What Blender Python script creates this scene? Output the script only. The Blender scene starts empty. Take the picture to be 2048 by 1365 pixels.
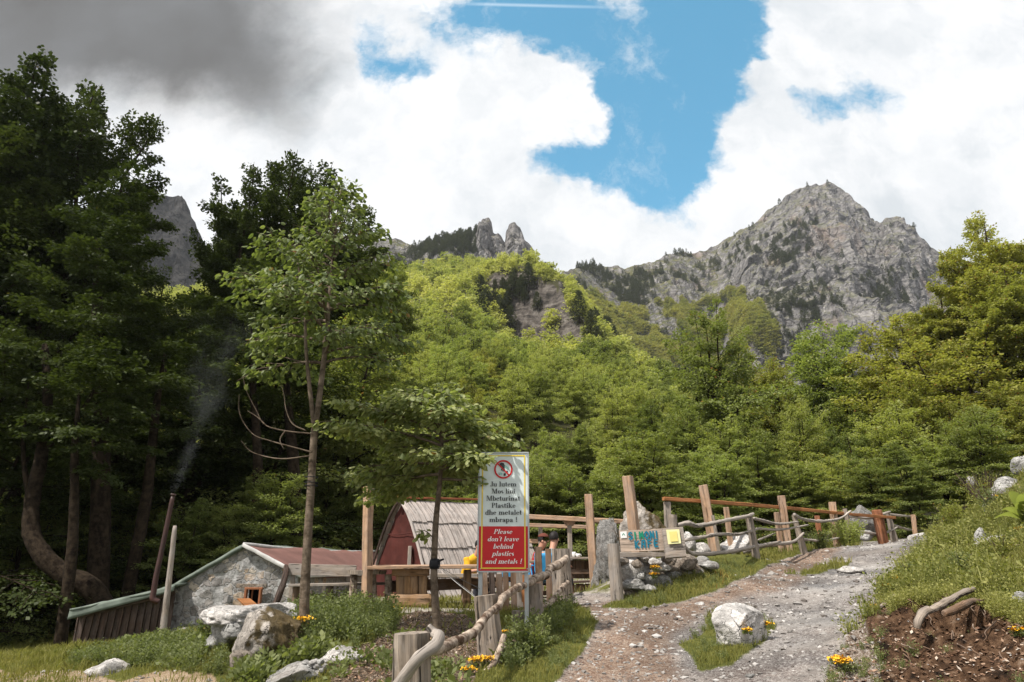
import bpy, bmesh, math, random
import numpy as np
from mathutils import Vector

# ------------------------------------------------------------------ camera, sky, sun
S = bpy.context.scene
COL = S.collection
F = 1365.0; TH = math.atan(447.5 / F); CT, ST = math.cos(TH), math.sin(TH); EYE = 1.6
cd = bpy.data.cameras.new('camera'); cam = bpy.data.objects.new('camera', cd); COL.objects.link(cam)
cd.sensor_width = 36.0; cd.lens = F / 2048 * 36.0; cd.clip_end = 5000; cd.clip_start = 0.05
cam.location = (0, 0, EYE); cam.rotation_euler = (math.pi / 2 + TH, 0, 0)
S.camera = cam
SUN_EL, SUN_AZ = math.radians(56), math.radians(-128)     # azimuth measured from +Y towards +X
sun_dir = Vector((math.sin(SUN_AZ) * math.cos(SUN_EL), math.cos(SUN_AZ) * math.cos(SUN_EL), math.sin(SUN_EL)))
sl = bpy.data.lights.new('sun', 'SUN'); sl.energy = 4.3; sl.angle = math.radians(1.2); sl.color = (1, .945, .87)
so = bpy.data.objects.new('sun', sl); COL.objects.link(so); so.rotation_euler = sun_dir.to_track_quat('Z', 'Y').to_euler()
S.view_settings.view_transform = 'Standard'; S.view_settings.look = 'None'
S.view_settings.exposure = 0.6; S.view_settings.gamma = 1.0
S.cycles.max_bounces = 5; S.cycles.diffuse_bounces = 3; S.cycles.glossy_bounces = 2
S.cycles.transmission_bounces = 4; S.cycles.transparent_max_bounces = 6; S.cycles.volume_bounces = 1
S.cycles.use_denoising = True
S.cycles.caustics_reflective = False; S.cycles.caustics_refractive = False

def uv_dir(px, py):
    dx = (px - 1024) / F; dy = (682.5 - py) / F
    Y = CT - dy * ST; Z = ST + dy * CT
    return dx / Y, Z / Y

class NT:
    """tiny node-graph helper"""
    def __init__(s, nt): s.nt = nt; nt.nodes.clear()
    def n(s, t, **kw):
        nd = s.nt.nodes.new(t)
        for k, v in kw.items(): setattr(nd, k, v)
        return nd
    def put(s, sock, v):
        if hasattr(v, 'is_output') or isinstance(v, bpy.types.NodeSocket): s.nt.links.new(v, sock)
        else:
            if sock.type == 'RGBA' and not isinstance(v, (int, float)) and len(v) == 3: v = (*v, 1)
            sock.default_value = v
    def m(s, op, a, b=0.0, c=0.0, clamp=False):
        nd = s.n('ShaderNodeMath', operation=op); nd.use_clamp = clamp
        s.put(nd.inputs[0], a); s.put(nd.inputs[1], b); s.put(nd.inputs[2], c); return nd.outputs[0]
    def v(s, op, a, b=(0, 0, 0), sc=None):
        nd = s.n('ShaderNodeVectorMath', operation=op); s.put(nd.inputs[0], a)
        if sc is not None: s.put(nd.inputs['Scale'], sc)
        else: s.put(nd.inputs[1], b)
        return nd.outputs['Value'] if op in ('LENGTH', 'DOT_PRODUCT', 'DISTANCE') else nd.outputs[0]
    def noise(s, vec, scale, detail=4, rough=.55, dist=0.0, out=0):
        nd = s.n('ShaderNodeTexNoise'); s.put(nd.inputs['Vector'], vec)
        nd.inputs['Scale'].default_value = scale; nd.inputs['Detail'].default_value = detail
        nd.inputs['Roughness'].default_value = rough; nd.inputs['Distortion'].default_value = dist
        return nd.outputs[out]
    def vor(s, vec, scale, feature='F1', out='Distance', rnd=1.0):
        nd = s.n('ShaderNodeTexVoronoi', feature=feature); s.put(nd.inputs['Vector'], vec)
        nd.inputs['Scale'].default_value = scale; nd.inputs['Randomness'].default_value = rnd
        return nd.outputs[out]
    def mr(s, x, a, b, c=0.0, d=1.0, smooth=True):
        nd = s.n('ShaderNodeMapRange', interpolation_type='SMOOTHSTEP' if smooth else 'LINEAR')
        for i, q in enumerate((x, a, b, c, d)): s.put(nd.inputs[i], q)
        return nd.outputs[0]
    def mix(s, f, a, b, mode='MIX'):
        nd = s.n('ShaderNodeMix', data_type='RGBA', blend_type=mode)
        s.put(nd.inputs[0], f); s.put(nd.inputs[6], a); s.put(nd.inputs[7], b); return nd.outputs[2]
    def ramp(s, x, stops):
        nd = s.n('ShaderNodeValToRGB'); s.put(nd.inputs[0], x); e = nd.color_ramp.elements
        while len(e) < len(stops): e.new(.5)
        for i, (p, c) in enumerate(stops): e[i].position = p; e[i].color = (*c, 1)
        return nd.outputs[0]
    def attr(s, name, out=2):
        nd = s.n('ShaderNodeAttribute'); nd.attribute_name = name; return nd.outputs[out]

W = bpy.data.worlds.new('World'); S.world = W; W.use_nodes = True
g = NT(W.node_tree)
tc = g.n('ShaderNodeTexCoord').outputs['Generated']
sky = g.n('ShaderNodeTexSky', sky_type='NISHITA'); sky.sun_disc = False
sky.sun_elevation = SUN_EL; sky.sun_rotation = SUN_AZ; sky.altitude = 900; sky.air_density = 1.0; sky.dust_density = .6; sky.ozone_density = 2.0
sx = g.n('ShaderNodeSeparateXYZ'); g.put(sx.inputs[0], tc)
yy = g.m('MAXIMUM', sx.outputs[1], .04)
uu = g.m('DIVIDE', sx.outputs[0], yy); vv = g.m('DIVIDE', sx.outputs[2], yy)
cx = g.n('ShaderNodeCombineXYZ'); g.put(cx.inputs[0], uu); g.put(cx.inputs[1], vv)
uv = cx.outputs[0]
nz = g.noise(uv, 2.6, 3, .5, out=1); nz2 = g.noise(uv, 11, 6, .62, out=1)
uvd = g.v('ADD', uv, g.v('SCALE', g.v('SUBTRACT', nz, (.5, .5, .5)), sc=.16))
uvd = g.v('ADD', uvd, g.v('SCALE', g.v('SUBTRACT', nz2, (.5, .5, .5)), sc=.10))
def blob(vec, px, py, rx, ry, amp=1.0):
    u, v = uv_dir(px, py); u1, v1 = uv_dir(px + rx, py); u2, v2 = uv_dir(px, py - ry)
    d = g.v('SUBTRACT', vec, (u, v, 0)); d = g.v('MULTIPLY', d, (1 / abs(u1 - u), 1 / abs(v2 - v), 0))
    l = g.v('LENGTH', d)
    return g.m('MULTIPLY', g.m('SUBTRACT', 1.0, g.mr(l, 0.0, 2.0)), amp)
def union(vec, L):
    acc = None
    for b in L:
        o = blob(vec, *b); acc = o if acc is None else g.m('ADD', acc, o)
    return acc
blue = union(uvd, [(1250, 60, 190, 110), (1040, 20, 90, 50), (1430, 40, 110, 90), (1290, 210, 130, 100), (1240, 310, 105, 60),
                   (1330, 370, 50, 60, .7), (1370, 250, 60, 70, .6), (740, 90, 34, 60, .62), (790, 160, 30, 25, .4),
                   (1700, 180, 90, 34, .42), (1610, 205, 60, 26, .36), (1660, 110, 50, 40, .25), (930, 60, 50, 60, .45), (850, 40, 60, 60, .3), (800, 160, 50, 40, .3), (1130, 330, 50, 30, .5)])
white = union(uvd, [(1100, 190, 50, 44, 1.1), (1150, 140, 34, 40, .55), (1165, 235, 34, 50, .75), (1100, 275, 40, 26, .5), (1560, 140, 60, 20, 1.0), (1520, 260, 60, 60, .9), (1040, 130, 30, 30, .5), (1620, 60, 50, 60, .9)])
fine = g.noise(g.v('ADD', uv, g.v('SCALE', nz2, sc=.05)), 7.5, 10, .66)
bl = g.m('ADD', g.m('SUBTRACT', blue, white), g.m('MULTIPLY', g.m('MULTIPLY', g.m('SUBTRACT', fine, .5), 2.3), g.mr(blue, .0, .30)))
bmask = g.mr(bl, .12, .80)
wisp = g.mr(g.noise(g.v('MULTIPLY', uvd, (1, .55, 1)), 6.5, 8, .66), .52, .74, 0, .55)
bmask = g.m('MULTIPLY', bmask, g.m('SUBTRACT', 1.0, wisp))
# dark cloud bank upper left, and shaded bellies in the white clouds
dark = union(uvd, [(60, 0, 330, 150, 1.0), (420, 90, 210, 130, .9), (560, 190, 90, 75, .5), (-300, 60, 300, 200, .9), (250, 40, 300, 100, .5), (100, -300, 500, 250, .6)])
dk = g.mr(g.m('ADD', dark, g.m('MULTIPLY', g.m('SUBTRACT', g.noise(uvd, 3.5, 6, .6), .5), .5)), .05, 1.5)
belly = g.m('ADD', g.m('MULTIPLY', g.mr(g.noise(uvd, 3.0, 7, .6), .40, .66), .75), g.m('MULTIPLY', g.mr(g.noise(uvd, 9, 7, .62), .42, .7), .4), clamp=True)
cw = g.mix(belly, (7.0, 7.0, 7.05), (4.9, 5.2, 5.45))
cdk = g.mix(g.mr(g.noise(uvd, 2.0, 4, .5), .3, .7), (.80, .76, .71), (1.5, 1.55, 1.6))
cloud = g.mix(dk, cw, cdk)
# cloud over the rest of the dome: duller than the bright patch ahead
side = g.mr(sx.outputs[1], -.1, .35)
cloud = g.mix(side, g.mix(g.mr(g.noise(tc, 2.2, 5, .6), .35, .65), (4.6, 4.8, 5.1), (7.8, 7.8, 7.9)), cloud)
bsky = g.mix(1.0, g.mix(1.0, sky.outputs[0], (.62, 1.25, 1.20), 'MULTIPLY'), (.15, .85, 1.2), 'ADD')
bm = g.m('MULTIPLY', bmask, side)
final = g.mix(bm, cloud, bsky)
# contrail
u0, v0 = uv_dir(930, 8); u1, v1 = uv_dir(1330, 18)
ct = g.m('ABSOLUTE', g.m('SUBTRACT', g.m('SUBTRACT', vv, v0), g.m('MULTIPLY', g.m('SUBTRACT', uu, u0), (v1 - v0) / (u1 - u0))))
ct = g.m('MULTIPLY', g.m('SUBTRACT', 1.0, g.mr(ct, 0.0, .006)), g.m('MULTIPLY', g.mr(uu, u0 - .02, u0 + .05), g.mr(uu, u0 + .1, u1, 1, 0)))
final = g.mix(g.m('MULTIPLY', g.m('MULTIPLY', ct, side), .3), final, (8, 8.6, 9))
bg = g.n('ShaderNodeBackground'); g.put(bg.inputs[0], final); bg.inputs[1].default_value = .1
wo = g.n('ShaderNodeOutputWorld'); g.nt.links.new(bg.outputs[0], wo.inputs[0])

# ------------------------------------------------------------------ numbers
def P(px, py, D):
    u, v = uv_dir(px, py)
    return np.array([u * D, D, EYE + v * D])
def Pv(px, py, D):
    px, py, D = np.broadcast_arrays(np.asarray(px, float), np.asarray(py, float), np.asarray(D, float))
    dx = (px - 1024) / F; dy = (682.5 - py) / F
    Y = CT - dy * ST; Z = ST + dy * CT
    return np.stack([dx / Y * D, D, EYE + Z / Y * D], -1)
def topix(p):
    p = np.asarray(p, float); q = p - np.array([0, 0, EYE])
    dep = np.maximum(q[..., 1] * CT + q[..., 2] * ST, .05); up = -q[..., 1] * ST + q[..., 2] * CT
    return 1024 + F * q[..., 0] / dep, 682.5 - F * up / dep
def sstep(a, b, x):
    t = np.clip((np.asarray(x, float) - a) / (b - a), 0, 1); return t * t * (3 - 2 * t)
def _h(ix, iy, iz, s):
    n = (ix * 374761393 + iy * 668265263 + iz * 2147483647 + s * 1274126177) & 0xffffffff
    n = ((n ^ (n >> 13)) * 1274126177) & 0xffffffff
    n = ((n ^ (n >> 16)) * 2246822519) & 0xffffffff
    return ((n ^ (n >> 15)) & 0xffffff) / float(0xffffff) * 2 - 1
def vnoise(p, s=0):
    p = np.asarray(p, float); i = np.floor(p).astype(np.int64); f = p - i; f = f * f * (3 - 2 * f)
    r = 0
    for dx in (0, 1):
        for dy in (0, 1):
            for dz in (0, 1):
                w = (f[..., 0] if dx else 1 - f[..., 0]) * (f[..., 1] if dy else 1 - f[..., 1]) * (f[..., 2] if dz else 1 - f[..., 2])
                r = r + w * _h(i[..., 0] + dx, i[..., 1] + dy, i[..., 2] + dz, s)
    return r
def fbm(p, sc, o=4, s=0, ridge=False):
    p = np.asarray(p, float) * sc; a, r = 1.0, 0; t = 0
    for k in range(o):
        n = vnoise(p, s + k * 7); n = (1 - 2 * np.abs(n)) if ridge else n
        r = r + a * n; t += a; a *= .5; p = p * 2.03 + 11.7
    return r / t

# ------------------------------------------------------------------ mesh makers
def link(name, me, mat=None, parent=None, smooth=False):
    o = bpy.data.objects.new(name, me); COL.objects.link(o)
    if mat is not None and len(me.materials) == 0: me.materials.append(mat)
    if smooth: me.polygons.foreach_set('use_smooth', np.ones(len(me.polygons), bool))
    if parent is not None: o.parent = parent
    return o
def mesh(name, V, FS, mat=None, smooth=False, attrs=None):
    V = np.asarray(V, np.float32); FS = [np.asarray(f, np.int32) for f in FS if len(f)]
    me = bpy.data.meshes.new(name)
    me.vertices.add(len(V)); me.vertices.foreach_set('co', V.ravel())
    li = np.concatenate([f.ravel() for f in FS]); cnt = np.concatenate([np.full(len(f), f.shape[1], np.int32) for f in FS])
    st = np.concatenate([[0], np.cumsum(cnt)[:-1]]).astype(np.int32)
    me.loops.add(len(li)); me.loops.foreach_set('vertex_index', li)
    me.polygons.add(len(cnt)); me.polygons.foreach_set('loop_start', st)
    me.polygons.foreach_set('use_smooth', np.full(len(cnt), smooth, bool))
    for k, a in (attrs or {}).items():
        a = np.asarray(a, np.float32)
        if a.ndim == 2: at = me.attributes.new(k, 'FLOAT_VECTOR', 'POINT'); at.data.foreach_set('vector', a.ravel())
        else: at = me.attributes.new(k, 'FLOAT', 'POINT'); at.data.foreach_set('value', a)
    me.update(calc_edges=True)
    if mat is not None: me.materials.append(mat)
    return me
class MB:
    """gathers shapes of ONE object; 'gr' holds grain coordinates (x = along the grain)"""
    def __init__(s): s.V = []; s.F = {}; s.G = []; s.n = 0
    def add(s, V, FS, G=None):
        V = np.asarray(V, float); G = V if G is None else np.asarray(G, float)
        for f in FS:
            f = np.asarray(f, int)
            if len(f): s.F.setdefault(f.shape[1], []).append(f + s.n)
        s.V.append(V); s.G.append(G); s.n += len(V); return s
    def build(s, name, mat, parent=None, smooth=False, org=None):
        V = np.concatenate(s.V); G = np.concatenate(s.G)
        if org is not None: V = V - np.asarray(org)
        me = mesh(name, V, [np.concatenate(f) for f in s.F.values()], mat, smooth, {'gr': G})
        o = link(name, me, None, parent)
        if org is not None and parent is None: o.location = org
        return o
def sweep(mb, path, prof, up=(0, 0, 1), jit=0.0, seed=0, caps=True, tilt=0.0):
    """sweep profiles (n,k,2) along path (n,3)"""
    path = np.asarray(path, float); n = len(path); prof = np.asarray(prof, float)
    if prof.ndim == 2: prof = np.repeat(prof[None], n, 0)
    k = prof.shape[1]
    T = np.gradient(path, axis=0); T /= np.linalg.norm(T, axis=1)[:, None] + 1e-9
    upv = np.asarray(up, float); A = np.zeros_like(T); prev = None
    for i in range(n):
        a = (upv if prev is None else prev); a = a - T[i] * (a @ T[i])
        if np.linalg.norm(a) < 1e-3: a = np.array([1., 0, 0]) - T[i] * T[i][0]
        a /= np.linalg.norm(a); A[i] = a; prev = a
    B = np.cross(T, A)
    L = np.concatenate([[0], np.cumsum(np.linalg.norm(np.diff(path, axis=0), axis=1))])
    V = path[:, None] + B[:, None] * prof[..., 0:1] + A[:, None] * prof[..., 1:2]
    G = np.concatenate([np.repeat(L[:, None, None], k, 1), prof], -1) + seed * 3.7
    if jit:
        ph = V * 1.0
        V = V + np.stack([fbm(ph + 5.1 * seed, 6, 2, q) for q in range(3)], -1) * jit
    V = V.reshape(-1, 3); G = G.reshape(-1, 3)
    idx = np.arange(n * k).reshape(n, k); nx = np.roll(idx, -1, 1)
    q = np.stack([idx[:-1], idx[1:], nx[1:], nx[:-1]], -1).reshape(-1, 4)
    fs = [q]
    if caps: fs += [idx[0][None], idx[-1][::-1][None]]
    mb.add(V, fs, G)
def beam(mb, a, b, w, h, up=(0, 0, 1), jit=.004, seed=0, segs=None, ch=.12):
    a = np.asarray(a, float); b = np.asarray(b, float); L = np.linalg.norm(b - a)
    segs = segs or max(2, min(14, int(L / .18)))
    c = min(w, h) * ch; x, y = w / 2, h / 2
    pr = np.array([(-x + c, -y), (x - c, -y), (x, -y + c), (x, y - c), (x - c, y), (-x + c, y), (-x, y - c), (-x, -y + c)])
    e = min(c, L * .1); t = np.unique(np.concatenate([[0, e / L], np.linspace(e / L, 1 - e / L, segs + 1), [1]]))
    path = a + (b - a) * t[:, None]; pf = np.repeat(pr[None], len(t), 0)
    pf[0] *= (1 - 1.2 * c / max(w, h)); pf[-1] *= (1 - 1.2 * c / max(w, h))
    sweep(mb, path, pf, up, jit, seed)
def crom(pts, n):
    pts = np.asarray(pts, float)
    if len(pts) < 3: return pts[0] + (pts[-1] - pts[0]) * np.linspace(0, 1, n)[:, None]
    p = np.concatenate([[2 * pts[0] - pts[1]], pts, [2 * pts[-1] - pts[-2]]]); m = len(pts) - 1
    t = np.linspace(0, m, n); i = np.minimum(t.astype(int), m - 1); f = (t - i)[:, None]
    a, b, c, d = p[i], p[i + 1], p[i + 2], p[i + 3]
    return .5 * (2 * b + (c - a) * f + (2 * a - 5 * b + 4 * c - d) * f ** 2 + (3 * b - a - 3 * c + d) * f ** 3)
def limb(mb, pts, rad, k=8, n=None, lump=.15, seed=0, caps=True):
    pts = np.asarray(pts, float); n = n or max(6, len(pts) * 5)
    path = crom(pts, n); r = np.interp(np.linspace(0, 1, n), np.linspace(0, 1, len(rad)), rad)
    th = np.arange(k) * 2 * math.pi / k
    rr = r[:, None] * (1 + lump * fbm(path[:, None] * 1.0 + np.stack([np.cos(th), np.sin(th), th * 0], -1)[None] * r[:, None, None] * 1.5 + seed, 9, 2, seed))
    if caps:
        rr[0] *= .8; rr[-1] *= .8
    prof = np.stack([np.cos(th) * rr, np.sin(th) * rr], -1)
    sweep(mb, path, prof, seed=seed, caps=caps)
def taper_log(mb, a, b, r0, r1, k=14, n=16, seed=0, rough=.07):
    """split log / stump with grooves running along it"""
    a = np.asarray(a, float); b = np.asarray(b, float); t = np.linspace(0, 1, n); path = a + (b - a) * t[:, None]
    th = np.arange(k) * 2 * math.pi / k
    g0 = fbm(np.stack([np.cos(th) * 2.2, np.sin(th) * 2.2, th * 0 + seed], -1), 1.7, 3, seed)
    r = (r0 + (r1 - r0) * t)[:, None] * (1 + rough * 1.6 * g0[None] + rough * fbm(path[:, None] + np.stack([np.cos(th), np.sin(th), th * 0], -1)[None] * .3, 5, 2, seed))
    sweep(mb, path, np.stack([np.cos(th) * r, np.sin(th) * r], -1), up=(0, 1, 0), seed=seed)
_ico = {}
def ico(n):
    if n not in _ico:
        bm = bmesh.new(); bmesh.ops.create_icosphere(bm, subdivisions=n, radius=1)
        _ico[n] = (np.array([v.co[:] for v in bm.verts]), np.array([[v.index for v in f.verts] for f in bm.faces])); bm.free()
    return _ico[n]
def rockmesh(mb, c, size, seed=0, sub=4, rough=.16, cuts=9, rot=0.0, flat=.0):
    V, Fc = ico(sub); V = V.copy(); r = np.random.default_rng(seed)
    for i in range(cuts):
        nrm = r.normal(size=3); nrm /= np.linalg.norm(nrm); d = r.uniform(.52, .85)
        o = V @ nrm - d; V -= np.maximum(o, 0)[:, None] * nrm * .92
    nn = V / (np.linalg.norm(V, axis=1)[:, None] + 1e-9)
    V = V + nn * (fbm(V + seed * 3.1, 1.6, 5, seed) * rough + fbm(V + seed, 3.6, 4, seed + 3, True) * rough * .45 + fbm(V * [1, 1, .25] + seed, 7.0, 2, seed + 5, True) * rough * .18)[:, None]
    V[:, 2] = np.where(V[:, 2] < -.5 - flat, -.5 - flat + (V[:, 2] + .5 + flat) * .3, V[:, 2])
    cs, sn = math.cos(rot), math.sin(rot)
    V = V * np.asarray(size); V = np.stack([V[:, 0] * cs - V[:, 1] * sn, V[:, 0] * sn + V[:, 1] * cs, V[:, 2]], 1) + np.asarray(c)
    mb.add(V, [Fc])
def empty(name, loc=(0, 0, 0)):
    o = bpy.data.objects.new(name, None); COL.objects.link(o); o.location = loc; o.empty_display_size = .2; return o
def tag(o, label=None, cat=None, group=None, kind=None):
    if label: o['label'] = label
    if cat: o['category'] = cat
    if group: o['group'] = group
    if kind: o['kind'] = kind
    return o

# ------------------------------------------------------------------ materials
def mat(name):
    m = bpy.data.materials.new(name); m.use_nodes = True; q = NT(m.node_tree); return m, q
def finish(q, col, rough=.85, bump=None, bstr=.5, bdist=.02, spec=.25, metal=0.0):
    p = q.n('ShaderNodeBsdfPrincipled'); q.put(p.inputs['Base Color'], col); q.put(p.inputs['Roughness'], rough)
    p.inputs['Specular IOR Level'].default_value = spec; p.inputs['Metallic'].default_value = metal
    if bump is not None:
        b = q.n('ShaderNodeBump'); b.inputs['Strength'].default_value = bstr; b.inputs['Distance'].default_value = bdist
        q.put(b.inputs['Height'], bump); q.nt.links.new(b.outputs[0], p.inputs['Normal'])
    o = q.n('ShaderNodeOutputMaterial'); q.nt.links.new(p.outputs[0], o.inputs[0])
def sc3(c, k): return tuple(min(1, x * k) for x in c)
def wood(name, c, dark=.45, light=1.35, grey=0.0, crack=.5, rough=.85):
    m, q = mat(name); G = q.attr('gr', 1); oi = q.n('ShaderNodeObjectInfo').outputs['Random']
    Gs = q.v('ADD', G, q.v('SCALE', (7, 13, 5), sc=oi))
    wv = q.v('ADD', Gs, q.v('SCALE', q.v('SUBTRACT', q.noise(Gs, 3.0, 2, out=1), (.5, .5, .5)), sc=.06))
    n1 = q.noise(q.v('MULTIPLY', wv, (1.3, 40, 40)), 1.0, 5, .6, .6); nb = q.noise(q.v('MULTIPLY', wv, (.8, 11, 11)), 1.0, 4, .6, .3); n2 = q.noise(q.v('MULTIPLY', Gs, (3, 6, 6)), 1.0, 5, .65)
    t = q.m('ADD', q.m('MULTIPLY', n1, .45), q.m('MULTIPLY', nb, .55))
    col = q.ramp(t, [(.34, sc3(c, dark)), (.47, sc3(c, .8)), (.54, c), (.66, sc3(c, light))])
    col = q.mix(q.m('MULTIPLY', q.mr(n2, .35, .65), grey), col, (.27, .25, .235))
    col = q.mix(q.mr(q.noise(Gs, 4.0, 5, .65), .48, .75, 0, .6), col, sc3(c, .38), 'MIX')
    kn = q.vor(q.v('MULTIPLY', Gs, (2.2, 7, 7)), 1.0, 'F1'); col = q.mix(q.mr(kn, .0, .16, .75, 0), col, sc3(c, .25))
    cr = q.mr(q.noise(q.v('MULTIPLY', wv, (.8, 24, 24)), 1.0, 4, .55, .5), .60, .66)
    col = q.mix(q.m('MULTIPLY', cr, crack), col, sc3(c, .12))
    finish(q, col, rough, q.m('SUBTRACT', t, cr), .8, .02)
    return m
def plain(name, c, rough=.7, var=.25, sc=6, spec=.25, metal=0.0, bump=.3):
    m, q = mat(name); tc = q.n('ShaderNodeTexCoord').outputs['Object']
    n = q.noise(tc, sc, 5, .6); col = q.ramp(n, [(.3, sc3(c, 1 - var)), (.7, sc3(c, 1 + var))])
    finish(q, col, rough, n, bump, .01, spec, metal); return m
def leafmat(name, c, c2, var=.5, trans=.42, autumn=0.0, gloss=.12, big=.0):
    """c..c2: hue range of the foliage, chosen by leaf (lv) and by tree (Object Info)"""
    m, q = mat(name); lv = q.attr('lv', 2); oi = q.n('ShaderNodeObjectInfo').outputs['Random']
    t = q.m('ADD', q.m('MULTIPLY', lv, var), q.m('MULTIPLY', oi, 1 - var), clamp=True)
    col = q.mix(t, c, c2)
    if big:
        pos = q.n('ShaderNodeNewGeometry').outputs['Position']
        col = q.mix(q.mr(q.noise(pos, big, 3, .6), .35, .68, 0, .65), col, sc3(c2, 1.15))
    if autumn: col = q.mix(q.mr(lv, 1 - autumn, 1 - autumn + .01, 0, .8), col, (.22, .085, .02))
    d = q.n('ShaderNodeBsdfPrincipled'); q.put(d.inputs['Base Color'], col); d.inputs['Roughness'].default_value = .5
    d.inputs['Specular IOR Level'].default_value = gloss
    tr = q.n('ShaderNodeBsdfTranslucent'); q.put(tr.inputs[0], q.mix(1.0, col, (1.25, 1.35, .55), 'MULTIPLY'))
    mx = q.n('ShaderNodeMixShader'); mx.inputs[0].default_value = trans
    q.nt.links.new(d.outputs[0], mx.inputs[1]); q.nt.links.new(tr.outputs[0], mx.inputs[2])
    o = q.n('ShaderNodeOutputMaterial'); q.nt.links.new(mx.outputs[0], o.inputs[0]); return m
def rockmat(name, c=(.42, .41, .39), moss=.0, dirt=.25, scale=1.0, lich=.5):
    m, q = mat(name); pos = q.n('ShaderNodeNewGeometry').outputs['Position']
    wp = q.v('ADD', pos, q.v('SCALE', q.noise(pos, 5 * scale, 4, out=1), sc=.35))
    n1 = q.noise(wp, 4.0 * scale, 9, .72); n2 = q.noise(pos, 30 * scale, 6, .75); v = q.vor(wp, 6 * scale, 'DISTANCE_TO_EDGE')
    col = q.ramp(n1, [(.30, sc3(c, .28)), (.42, sc3(c, .65)), (.52, c), (.66, sc3(c, 1.4))])
    col = q.mix(q.mr(n2, .50, .64, 0, lich), col, sc3(c, .28))
    col = q.mix(q.mr(q.noise(pos, 9 * scale, 6, .7), .56, .66, 0, lich * .9), col, sc3(c, .4))
    cr = q.m('MULTIPLY', q.m('SUBTRACT', 1, q.mr(v, 0, .035)), q.mr(n1, .44, .56)); col = q.mix(q.m('MULTIPLY', cr, .85), col, sc3(c, .12))
    col = q.mix(q.mr(q.noise(pos, 2.6 * scale, 5, .65), .48, .7, 0, dirt), col, (.19, .115, .06))
    if moss:
        nn = q.n('ShaderNodeNewGeometry').outputs['Normal']; s = q.n('ShaderNodeSeparateXYZ'); q.put(s.inputs[0], nn)
        mk_ = q.mr(q.m('ADD', q.m('MULTIPLY', s.outputs[0], .5), q.noise(pos, 5, 5, .7)), .75 - moss * .45, .95 - moss * .4)
        col = q.mix(q.m('MULTIPLY', mk_, .9), col, q.mix(n2, (.05, .035, .012), (.13, .085, .02)))
    finish(q, col, .92, q.m('ADD', q.m('ADD', n1, q.m('MULTIPLY', n2, .5)), q.m('MULTIPLY', cr, -.8)), 1.0, .06); return m

M = {}
M['wood_new'] = wood('fresh_timber', (.42, .265, .165), .5, 1.35, .3, .6)
M['wood_table'] = wood('table_timber', (.30, .175, .085), .45, 1.4, .2, .45)
M['wood_orange'] = wood('orange_timber', (.40, .17, .065), .7, 1.25, 0, .2)
M['wood_grey'] = wood('weathered_timber', (.30, .245, .195), .5, 1.4, .6, .6)
M['wood_dark'] = wood('dark_boards', (.075, .048, .036), .45, 1.6, .12, .6)
M['wood_brown'] = wood('brown_boards', (.17, .10, .058), .45, 1.5, .25, .6)
M['stump'] = wood('split_log', (.25, .20, .155), .22, 1.9, .4, 1.0)
M['stick'] = wood('bare_branch', (.37, .32, .275), .33, 1.5, .3, .95)
M['shingle'] = wood('roof_board', (.40, .345, .31), .6, 1.35, .6, .6)
M['rust'] = wood('rusty_wood', (.28, .11, .05), .5, 1.4, .1, .5)
M['tarp_red'] = plain('red_tarp', (.066, .017, .013), .75, .35, 2.5)
M['roof_red'] = plain('red_felt', (.150, .076, .063), .8, .22, 1.5)
M['tarp_green'] = plain('green_tarp', (.130, .155, .128), .7, .35, 3)
M['ridge_rust'] = plain('rusty_sheet', (.27, .09, .04), .7, .35, 5)
M['pipe'] = plain('rusty_pipe', (.045, .018, .014), .5, .5, 4, .4)
M['mortar'] = plain('mortar', (.47, .46, .44), .9, .2, 6)
M['black'] = plain('black_strap', (.012, .012, .015), .6, .2)
M['metal'] = plain('galvanised', (.40, .42, .42), .45, .12, 8, .5, .5, .1)
M['wire'] = plain('wire', (.20, .20, .20), .4, .1, 8, .5, .6)
M['cup'] = plain('china', (.78, .78, .76), .4, .05)
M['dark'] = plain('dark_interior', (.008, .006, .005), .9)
def barkmat(name, c, c2):
    m, q = mat(name); G = q.attr('gr', 1); n1 = q.noise(q.v('MULTIPLY', G, (7, 9, 9)), 1, 6, .65); n2 = q.noise(q.v('MULTIPLY', G, (26, 4, 4)), 1, 3, .5)
    col = q.ramp(n1, [(.38, c), (.60, c2)]); col = q.mix(q.mr(n2, .55, .7, 0, .5), col, sc3(c, .5))
    col = q.mix(q.mr(q.noise(q.v('MULTIPLY', G, (2.5, 3, 3)), 1, 4), .55, .72, 0, .5), col, sc3(c2, 1.35))
    finish(q, col, .95, q.m('ADD', n1, q.m('MULTIPLY', n2, -.5)), .9, .02, .08); return m
M['bark'] = barkmat('beech_bark', (.009, .006, .004), (.036, .026, .017))
M['bark_young'] = barkmat('young_bark', (.070, .052, .036), (.170, .132, .098))
M['bark_log'] = barkmat('peeling_bark', (.075, .045, .030), (.43, .35, .28))
M['rock'] = rockmat('limestone'); M['rock_white'] = rockmat('white_limestone', (.60, .57, .54), 0, .16, 1.2, .45)
M['rock_pale'] = rockmat('pale_boulder', (.66, .63, .60), 0, .08, .9, .18); M['rock_moss'] = rockmat('mossy_limestone', (.40, .36, .32), .75, .4); M['rock_brown'] = rockmat('brown_stone', (.27, .23, .19), 0, .4)
M['rock_karst'] = rockmat('karst', (.30, .29, .275), .15, .2, 1.6, .9)
M['leaf_shade'] = leafmat('shade_toned_foliage', (.026, .038, .012), (.072, .090, .026), .5, .30, .004)  # cloud shade over the left wood, put into darker leaf colours
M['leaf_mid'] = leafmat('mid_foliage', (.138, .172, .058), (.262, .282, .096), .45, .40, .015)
M['leaf_light'] = leafmat('light_foliage', (.215, .262, .092), (.385, .385, .145), .4, .45, .012)
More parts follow.
